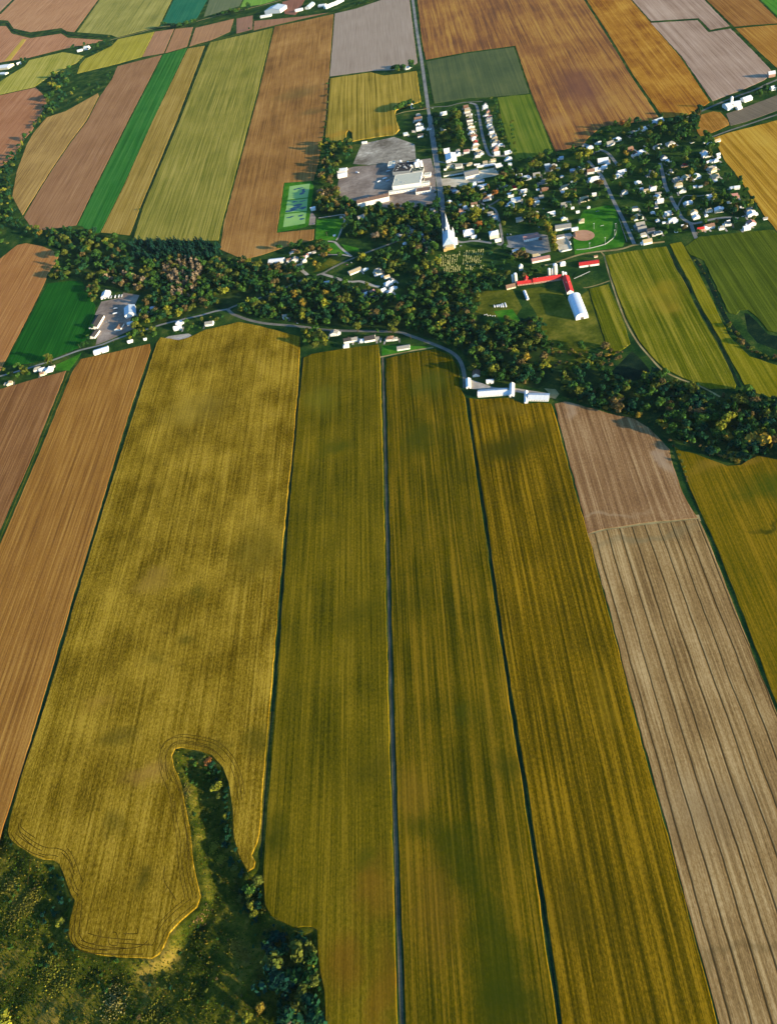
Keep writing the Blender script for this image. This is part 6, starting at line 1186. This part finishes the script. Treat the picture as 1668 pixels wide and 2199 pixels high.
# leafy quarter
V1 = [(1270, 312), (1300, 272), (1350, 268), (1420, 258), (1500, 250), (1503, 285), (1530, 300), (1552, 345), (1575, 372), (1606, 416), (1638, 462), (1660, 494), (1640, 486), (1500, 508), (1370, 522), (1330, 440), (1296, 372), (1312, 330)]
grow(V1, 210, leafy, (12, 17), ('round', 'round', 'tall'), 8.0, must=True, bld=3.2, road=3, tries=30)
grow([(1440, 262), (1500, 246), (1504, 276), (1486, 300), (1452, 300)], 20, green, (15, 21), gap=7, must=True)
V2 = [(1108, 345), (1150, 340), (1188, 326), (1250, 312), (1285, 300), (1275, 350), (1296, 400), (1310, 440), (1250, 450), (1200, 470), (1130, 495), (1090, 470), (1075, 430), (1060, 400), (1090, 372)]
grow(V2, 105, leafy, (12, 17), ('round', 'round', 'tall'), 8.0, must=True, bld=3.2, road=3, tries=30)
V3 = [(952, 412), (1000, 402), (1060, 410), (1080, 440), (1100, 500), (1060, 505), (1000, 505), (975, 505), (958, 470)]
grow(V3, 70, leafy, (12, 17), ('round', 'tall'), 8.0, must=True, bld=3.2, road=3, tries=30)
grow([(1060, 380), (1110, 360), (1140, 370), (1100, 400), (1070, 405)], 16, green, (12, 17), gap=8, must=True)
grow([(1050, 530), (1100, 535), (1160, 560), (1180, 600), (1120, 600), (1060, 610), (1046, 580)], 22, mixed, (9, 14), gap=9)
# by the factory
grow([(682, 318), (700, 308), (745, 306), (758, 322), (752, 345), (728, 362), (724, 400), (728, 432), (764, 440), (745, 462), (690, 462), (682, 445), (700, 400), (678, 388), (690, 350)], 95, [('deep green', 3), ('dark green', 2), ('olive green', 3), ('yellow green', 1), ('brownish', 2)], (13, 20), ('round', 'round', 'tall'), 6.0, must=False)
grow([(684, 420), (726, 412), (732, 432), (724, 462), (690, 460)], 26, [('brownish', 3), ('olive green', 3), ('greyish bare', 2), ('golden', 1)], (15, 20), gap=6)
grow([(930, 400), (946, 400), (956, 500), (944, 510), (930, 470)], 10, green, (9, 14), gap=7)
grow([(736, 470), (770, 452), (860, 444), (930, 436), (944, 470), (944, 540), (900, 575), (870, 545), (830, 512), (800, 500), (760, 520), (735, 505)], 200, mixed, (12, 19), ('round', 'round', 'tall'), 5.2, bld=2)
grow([(676, 520), (704, 526), (712, 545), (690, 555), (676, 545)], 14, fall, (10, 15), gap=6)
grow([(600, 535), (660, 525), (690, 545), (650, 560), (610, 550)], 14, fall, (9, 14), gap=7)
grow([(655, 560), (700, 552), (745, 553), (700, 575), (672, 588)], 8, fall, (9, 13), gap=9)
grow([(760, 562), (860, 540), (900, 580), (860, 600), (800, 575)], 46, mixed, (10, 16), gap=7)
# wood beside the depot
grow([(286, 521), (440, 521), (470, 522), (478, 556), (440, 566), (330, 566), (286, 558)], 190, [('spruce green', 5), ('dark green', 1)], (14, 18), ('conifer',), 4.6, (.9, 1.15))
grow([(348, 572), (432, 556), (440, 590), (426, 640), (372, 645), (362, 600)], 90, [('greyish bare', 5), ('brownish', 2)], (14, 18), ('tall',), 5.0, (.8, 1.1))
grow([(205, 595), (300, 575), (330, 605), (300, 630), (236, 612)], 32, [('brownish', 2), ('greyish bare', 2), ('olive green', 2)], (12, 16), ('round', 'tall'), 6)
grow([(120, 492), (165, 492), (215, 505), (285, 521), (286, 560), (300, 640), (235, 612), (176, 602), (150, 600), (112, 600), (135, 545), (100, 522)], 170, mixed, (13, 19), ('round', 'round', 'tall'), 6.2)
grow([(300, 560), (480, 560), (560, 565), (640, 576), (650, 592), (590, 630), (490, 650), (400, 678), (330, 700), (300, 690), (320, 640)], 380, mixed+[('brownish', 3)], (12, 18), ('round', 'round', 'tall'), 4.8)
grow([(292, 690), (330, 690), (345, 720), (320, 738), (285, 735), (275, 722)], 22, [('yellow green', 2), ('mid green', 2), ('olive green', 2)], (10, 15), gap=6, must=True)
grow([(180, 620), (214, 612), (216, 645), (206, 672), (178, 665)], 16, fall, (12, 17), gap=6.5)
grow([(178, 700), (200, 690), (206, 735), (180, 748), (168, 742)], 8, green, (8, 12), gap=6)
grow([(-60, 810), (0, 800), (40, 790), (78, 792), (74, 812), (30, 824), (-60, 850)], 18, [('mid green', 3), ('olive green', 2)], (11, 15), gap=7, must=True)
grow([(335, 712), (400, 692), (480, 675), (500, 682), (450, 700), (410, 715), (350, 725)], 14, green, (7, 11), gap=7)
# ravine
W2 = [(505, 668), (560, 646), (650, 606), (690, 600), (740, 612), (800, 622), (830, 640), (870, 640), (885, 600), (900, 572), (942, 556), (955, 585), (1010, 600), (1046, 588), (1088, 620), (1060, 628), (1030, 650), (1020, 685), (1050, 700), (1110, 700), (1150, 690), (1168, 740), (1180, 780), (1200, 806), (1150, 832), (1060, 822), (1012, 800), (988, 755), (930, 728), (860, 706), (760, 702), (690, 700), (640, 694), (560, 686)]
grow(W2, 700, mixed+[('olive green', 2)], (11, 18), ('round', 'round', 'round', 'tall'), 4.8, tries=24)
grow([(650, 702), (700, 712), (704, 745), (660, 752), (650, 730)], 18, [('mid green', 3), ('yellow green', 2), ('olive green', 2)], (10, 15), gap=6.5, must=True)
grow([(1085, 690), (1165, 690), (1290, 700), (1300, 745), (1262, 756), (1180, 750), (1150, 770)], 18, mixed, (9, 13), gap=9)
W3 = [(1190, 800), (1240, 798), (1272, 770), (1300, 765), (1300, 806), (1350, 826), (1400, 796), (1450, 822), (1520, 846), (1580, 840), (1600, 838), (1668, 866), (1760, 880), (1760, 1000), (1668, 985), (1620, 978), (1595, 996), (1520, 980), (1450, 945), (1400, 905), (1310, 884), (1215, 852)]
grow(W3, 420, mixed+[('spruce green', 4), ('dark green', 4)], (9, 16), ('round', 'round', 'tall'), 5.0, tries=24)
grow([(1180, 752), (1262, 752), (1266, 785), (1240, 798), (1185, 790)], 40, [('brownish', 3), ('olive green', 3), ('golden', 1)], (2.5, 4.5), ('bush',), 4)
grow([(1300, 745), (1352, 745), (1325, 776), (1296, 806), (1270, 780)], 22, [('brownish', 3), ('olive green', 3), ('golden', 1)], (4, 8), ('bush', 'round'), 5)
line([(1484, 552), (1504, 575), (1524, 605), (1543, 645), (1558, 680), (1580, 720), (1610, 752), (1668, 776), (1740, 790)], 12, [('brownish', 2), ('olive green', 3), ('dark green', 2)], (1.6, 3.2), ('bush',), 3)
line([(1560, 690), (1590, 735), (1630, 762), (1690, 778)], 6, [('brownish', 2), ('olive green', 3), ('golden', 1)], (3, 6), ('bush',), 4)
line([(1212, 856), (1250, 864), (1310, 880), (1366, 894), (1400, 912)], 8, [('deep green', 2), ('olive green', 2), ('golden', 1)], (3, 6), ('bush',), 2)
line([(1432, 938), (1442, 955), (1460, 985), (1476, 1040)], 9, [('brownish', 2), ('olive green', 2)], (2, 4), ('bush',), 1)
line([(1466, 942), (1500, 958), (1540, 975), (1580, 995)], 6, [('golden', 3), ('brownish', 2)], (4, 6.5), ('bush',), 2)
# creek wood on the far side
for pp, n, hr in [([(118, 160), (165, 138), (166, 158), (150, 190), (135, 215), (105, 245), (95, 235), (104, 200)], 55, (14, 22)), ([(165, 182), (215, 185), (245, 150), (250, 160), (222, 200), (150, 232), (140, 205)], 22, (9, 15)),
                  ([(110, 232), (142, 214), (128, 236), (90, 268), (66, 292), (60, 285), (84, 254)], 34, (10, 16)), ([(60, 290), (50, 320), (36, 360), (26, 415), (36, 450), (55, 480), (100, 498), (150, 492), (170, 500), (130, 530), (96, 520), (50, 505), (10, 500), (-30, 470), (-10, 420), (0, 370), (20, 330), (40, 300)], 150, (10, 17)),
                  ([(-40, 470), (20, 500), (60, 515), (30, 528), (-40, 545)], 20, (8, 13)), ([(-80, 380), (0, 345), (-5, 420), (-80, 480)], 30, (10, 15))]:
    grow(pp, n, [('dark green', 4), ('deep green', 3), ('mid green', 2), ('olive green', 2), ('yellow green', 1)], hr, ('round', 'round', 'tall'), 6.5)
line([(348, 58), (370, 60), (395, 58), (420, 48)], 11, green, (17, 22), must=True)
grow([(150, 96), (200, 90), (236, 80), (228, 98), (190, 112), (160, 110)], 20, green, (9, 16), gap=10)
grow([(24, 138), (64, 128), (60, 138), (40, 145)], 6, green, (12, 16), gap=9)
grow([(466, 36), (535, 16), (540, 24), (480, 36)], 22, green, (12, 19), gap=9)
line([(452, 82), (505, 70), (560, 60)], 50, green, (8, 12)); line([(240, 88), (238, 100), (185, 124), (172, 140), (164, 158)], 22, green, (4, 8), ('bush', 'round'))
grow([(750, 12), (800, -4), (812, 4), (770, 14)], 8, green, (10, 14), gap=10)
grow([(1610, 205), (1640, 196), (1680, 186), (1670, 200), (1630, 212)], 6, green, (9, 13), gap=9)
line([(304, 442), (301, 452)], 10, green, (8, 10)); line([(705, 172), (700, 250), (690, 312)], 26, fall, (4, 7), ('bush',))
grow([(648, 232), (655, 230), (655, 236), (648, 238)], 1, green, (5, 7))
# hollow in the foreground
SCR = [(-60, 1800), (12, 1776), (40, 1830), (110, 1860), (145, 1935), (150, 2025), (200, 2060), (330, 2066), (370, 2020), (440, 1950), (430, 1880), (410, 1790), (372, 1640), (376, 1610), (440, 1616), (490, 1690), (505, 1810), (535, 1880), (562, 1880), (566, 1950), (620, 1996), (680, 2040), (698, 2200), (700, 2330), (-60, 2330)]
grow([(560, 1950), (575, 1970), (640, 2000), (678, 2040), (688, 2110), (697, 2200), (600, 2200), (575, 2100)], 60, [('dark green', 3), ('spruce green', 2), ('deep green', 3), ('olive green', 2)], (5, 11), ('round', 'tall', 'bush'), 4.2)
grow([(455, 1625), (492, 1690), (500, 1800), (530, 1880), (556, 1890), (560, 1960), (540, 1990), (500, 1900), (470, 1780)], 46, [('dark green', 4), ('spruce green', 3), ('olive green', 1)], (2.5, 6), ('bush',), 4)
grow([(376, 1612), (440, 1618), (470, 1680), (440, 1720), (395, 1660)], 26, [('mid green', 3), ('deep green', 3)], (2, 4), ('bush',), 3.2)
grow([(100, 1850), (130, 1870), (152, 1940), (148, 2010), (100, 2070), (88, 1960)], 20, [('dark green', 4), ('spruce green', 3)], (2.5, 5), ('bush',), 4)
grow(SCR, 190, [('deep green', 3), ('dark green', 2), ('mid green', 2), ('olive green', 3), ('brownish', 1), ('yellow green', 1)], (1.0, 3.0), ('bush',), 4.5)
# the biggest in the photo become trees of their own, the rest one wood
def seen_size(t):
    px, py, z = PX(t[0], t[1], 0)
    on = -10 < px < FW+10 and -10 < py < FH+10
    return (t[2]*(t[3] if t[4] != 'bush' else t[3]*1.3)/z*(1.5 if t[6] else 1.0)) if on else 0
def tree_kind(t): return 'shrub' if t[4] == 'bush' else 'conifer' if t[4] == 'conifer' else 'broadleaf_tree'
LIMIT = {'broadleaf_tree': 292, 'conifer': 90, 'shrub': 130}
TREES.sort(key=lambda t: -seen_size(t))
REST = {'broadleaf_tree': [], 'conifer': [], 'shrub': []}; USED = {k: 0 for k in LIMIT}
SW = {'tall': 'slender', 'round': 'spreading', 'bush': 'low', 'conifer': 'pointed'}
for idx, t in enumerate(TREES):
    x, y, h, wf, shape, colour, must = t; k = tree_kind(t)
    if USED[k] >= LIMIT[k] or seen_size(t) == 0: REST[k].append(t); continue
    USED[k] += 1
    e = empty(k, x, y, random.uniform(0, 6.28), hollow_z(x, y)-.05); px, py, _z = PX(x, y)
    e.scale = (h*wf, h*wf, h) if shape != 'bush' else (h*1.25*wf, h*1.25*wf, h*1.3)
    for nm, me in (('crown', crown_me(shape, idx % 6, colour)), ('trunk', trunk_me(shape))):
        o = bpy.data.objects.new(nm, me); COL.objects.link(o); o.parent = e
    tag(e, None, {'shrub': 'shrub', 'conifer': 'conifer', 'broadleaf_tree': 'tree'}[k], {'shrub': 'shrubs of the near hollow and creek banks', 'conifer': 'spruces of the dark plantation', 'broadleaf_tree': 'broadleaf trees of village and ravine'}[k])
    later_label(e, '%s %s %s' % (SW[shape], colour, {'shrub': 'shrub', 'conifer': 'conifer', 'broadleaf_tree': 'tree'}[k]), px, py)
def wood(name, lst, label):
    if not lst: return
    V = []; C = []
    for i, (x, y, h, wf, shape, colour, must) in enumerate(lst):
        v, c = VAR[(shape, i % 6)]; a = RNG.uniform(0, 6.28); ca, sa = math.cos(a), math.sin(a)
        s = (h*wf, h*wf, h) if shape != 'bush' else (h*1.25*wf, h*1.25*wf, h*1.3)
        q = v*np.array(s); q = np.stack([q[..., 0]*ca-q[..., 1]*sa+x, q[..., 0]*sa+q[..., 1]*ca+y, q[..., 2]+hollow_z(x, y)], -1)
        V.append(q); C.append(c*np.array(PAL[colour][:3])*RNG.uniform(.85, 1.15))
    me = quads_mesh(name, np.concatenate(V), np.concatenate(C), M['leaf'])
    o = bpy.data.objects.new(name, me); COL.objects.link(o); tag(o, label, None, None, 'stuff')
wood('ravine_woods', REST['broadleaf_tree'], 'dense mixed woods filling ravine, creek and village edges')
wood('spruce_woods', REST['conifer'], 'dark spruce plantation mass beside the olive hay field')
wood('bank_shrubbery', REST['shrub'], 'low shrubs along creek banks and in the near hollow')
# weeds and dry stalks over the hollow
def weeds(name, pix, n, cols, size, label, zmax=1.2, patches=()):
    P = [U(*p) for p in pix]; poly = [(p.x, p.y) for p in P]; x0 = min(p.x for p in P); x1 = max(p.x for p in P); y0 = min(p.y for p in P); y1 = max(p.y for p in P)
    pc = [(U(a, b), r, L(*c)) for a, b, r, c in patches]; V = []; C = []; k = 0; t = 0
    while k < n and t < n*6:
        t += 1
        if pc and random.random() < .16:
            q = random.choice(pc); w = q[0]+Vector((random.gauss(0, q[1]*.5), random.gauss(0, q[1]*.5))); col = q[2]
        else:
            w = Vector((random.uniform(x0, x1), random.uniform(y0, y1))); col = random.choice(cols)
        if not inside((w.x, w.y), poly) or in_field(w): continue
        k += 1; s = size*random.uniform(.5, 1.6); z = random.uniform(.3, zmax)
        nn = Vector((random.gauss(0, .7), random.gauss(0, .7), random.uniform(.2, 1))).normalized(); a = nn.orthogonal().normalized(); a.rotate(Matrix.Rotation(random.uniform(0, 6), 3, nn)); b = nn.cross(a)
        p = Vector((w.x, w.y, z+hollow_z(w.x, w.y))); V.append([p-a*s-b*s*.5, p+a*s*.8-b*s*.7, p+a*s+b*s*.5, p-a*s*.6+b*s*.7]); f = random.uniform(.7, 1.25); C.append([col[0]*f, col[1]*f, col[2]*f])
    me = quads_mesh(name, np.array(V), np.array(C), M['leaf']); o = bpy.data.objects.new(name, me); COL.objects.link(o); tag(o, label, None, None, 'stuff')
weeds('hollow_undergrowth', SCR, 16000, [L(48, 64, 14), L(74, 82, 18), L(98, 94, 26), L(122, 110, 36), L(36, 54, 16), L(64, 88, 20), L(88, 72, 28)], .75, 'weeds and dry stalks covering the near hollow', 1.3,
      [(456, 1815, 7, (140, 136, 44)), (470, 1842, 5, (140, 136, 44)), (500, 2030, 8, (136, 122, 44)), (520, 2050, 6, (136, 120, 44)), (120, 2110, 16, (134, 130, 44)), (100, 2080, 12, (116, 118, 40)), (60, 1930, 16, (118, 114, 44)), (30, 1960, 14, (112, 108, 40)), (15, 1900, 10, (118, 114, 44)), (400, 1700, 8, (120, 112, 50)), (240, 2150, 18, (150, 140, 80)), (420, 1960, 12, (140, 110, 70)), (330, 2180, 16, (110, 110, 40)), (200, 1990, 3, (60, 70, 20))])
settle_labels()
# ------------------------------------------------------------------ light, air and camera
HAZE = 5e-6
SUN_AZ, SUN_EL = math.radians(-34.0), math.radians(10.5)
sd = Vector((math.cos(SUN_AZ)*math.cos(SUN_EL), math.sin(SUN_AZ)*math.cos(SUN_EL), math.sin(SUN_EL)))
ld = bpy.data.lights.new('sun', 'SUN'); ld.energy = 5.0; ld.angle = math.radians(.55); ld.color = (1.0, .81, .50)
lo = bpy.data.objects.new('sun', ld); COL.objects.link(lo); lo.rotation_euler = sd.to_track_quat('Z', 'Y').to_euler(); lo.location = sd*3000
wd = bpy.data.worlds.new('World'); SC.world = wd; wd.use_nodes = True; t = wd.node_tree; bg = t.nodes['Background']
sk = t.nodes.new('ShaderNodeTexSky'); sk.sky_type = 'NISHITA'; sk.sun_disc = False; sk.sun_elevation = SUN_EL; sk.sun_rotation = math.atan2(sd.x, sd.y); sk.altitude = 100; sk.air_density = 1.0; sk.dust_density = .6; sk.ozone_density = 3.0
mxs = t.nodes.new('ShaderNodeMix'); mxs.data_type = 'RGBA'; mxs.blend_type = 'MULTIPLY'; mxs.inputs[0].default_value = 1.0; mxs.inputs[7].default_value = (.62, .9, 1.1, 1); t.links.new(sk.outputs[0], mxs.inputs[6]); t.links.new(mxs.outputs[2], bg.inputs[0]); bg.inputs[1].default_value = .135
cd = bpy.data.cameras.new('camera'); cam = bpy.data.objects.new('camera', cd); COL.objects.link(cam); SC.camera = cam
right = Vector((EA.x, NO.x, UP.x)); dn = Vector((EA.y, NO.y, UP.y)); fw = Vector((EA.z, NO.z, UP.z))
mt = Matrix((right, -dn, -fw)).transposed().to_4x4(); mt.translation = Vector((0, 0, HCAM)); cam.matrix_world = mt
cd.sensor_fit = 'VERTICAL'; cd.sensor_height = 24.0; cd.lens = FOC/FH*24.0; cd.clip_start = 1.0; cd.clip_end = 90000.0
SC.view_settings.view_transform = 'Standard'; SC.view_settings.look = 'None'; SC.view_settings.exposure = 1.26; SC.view_settings.gamma = 1.0
vm = bpy.data.materials.new('haze_air'); vm.use_nodes = True; vt = vm.node_tree; vt.nodes.clear()
pv = vt.nodes.new('ShaderNodeVolumePrincipled'); pv.inputs['Density'].default_value = HAZE; pv.inputs['Color'].default_value = (.62, .88, 1.0, 1); pv.inputs['Anisotropy'].default_value = .1
vo = vt.nodes.new('ShaderNodeOutputMaterial'); vt.links.new(pv.outputs[0], vo.inputs['Volume'])
hz = MB(); hz.box(-31000, 31000, -7000, 41000, -10, HCAM+12)
if HAZE: tag(hz.build('haze', vm), 'thin blue autumn haze over the plain', None, None, 'stuff')
SC.render.engine = 'CYCLES'; SC.cycles.max_bounces = 4; SC.cycles.diffuse_bounces = 2; SC.cycles.transparent_max_bounces = 4
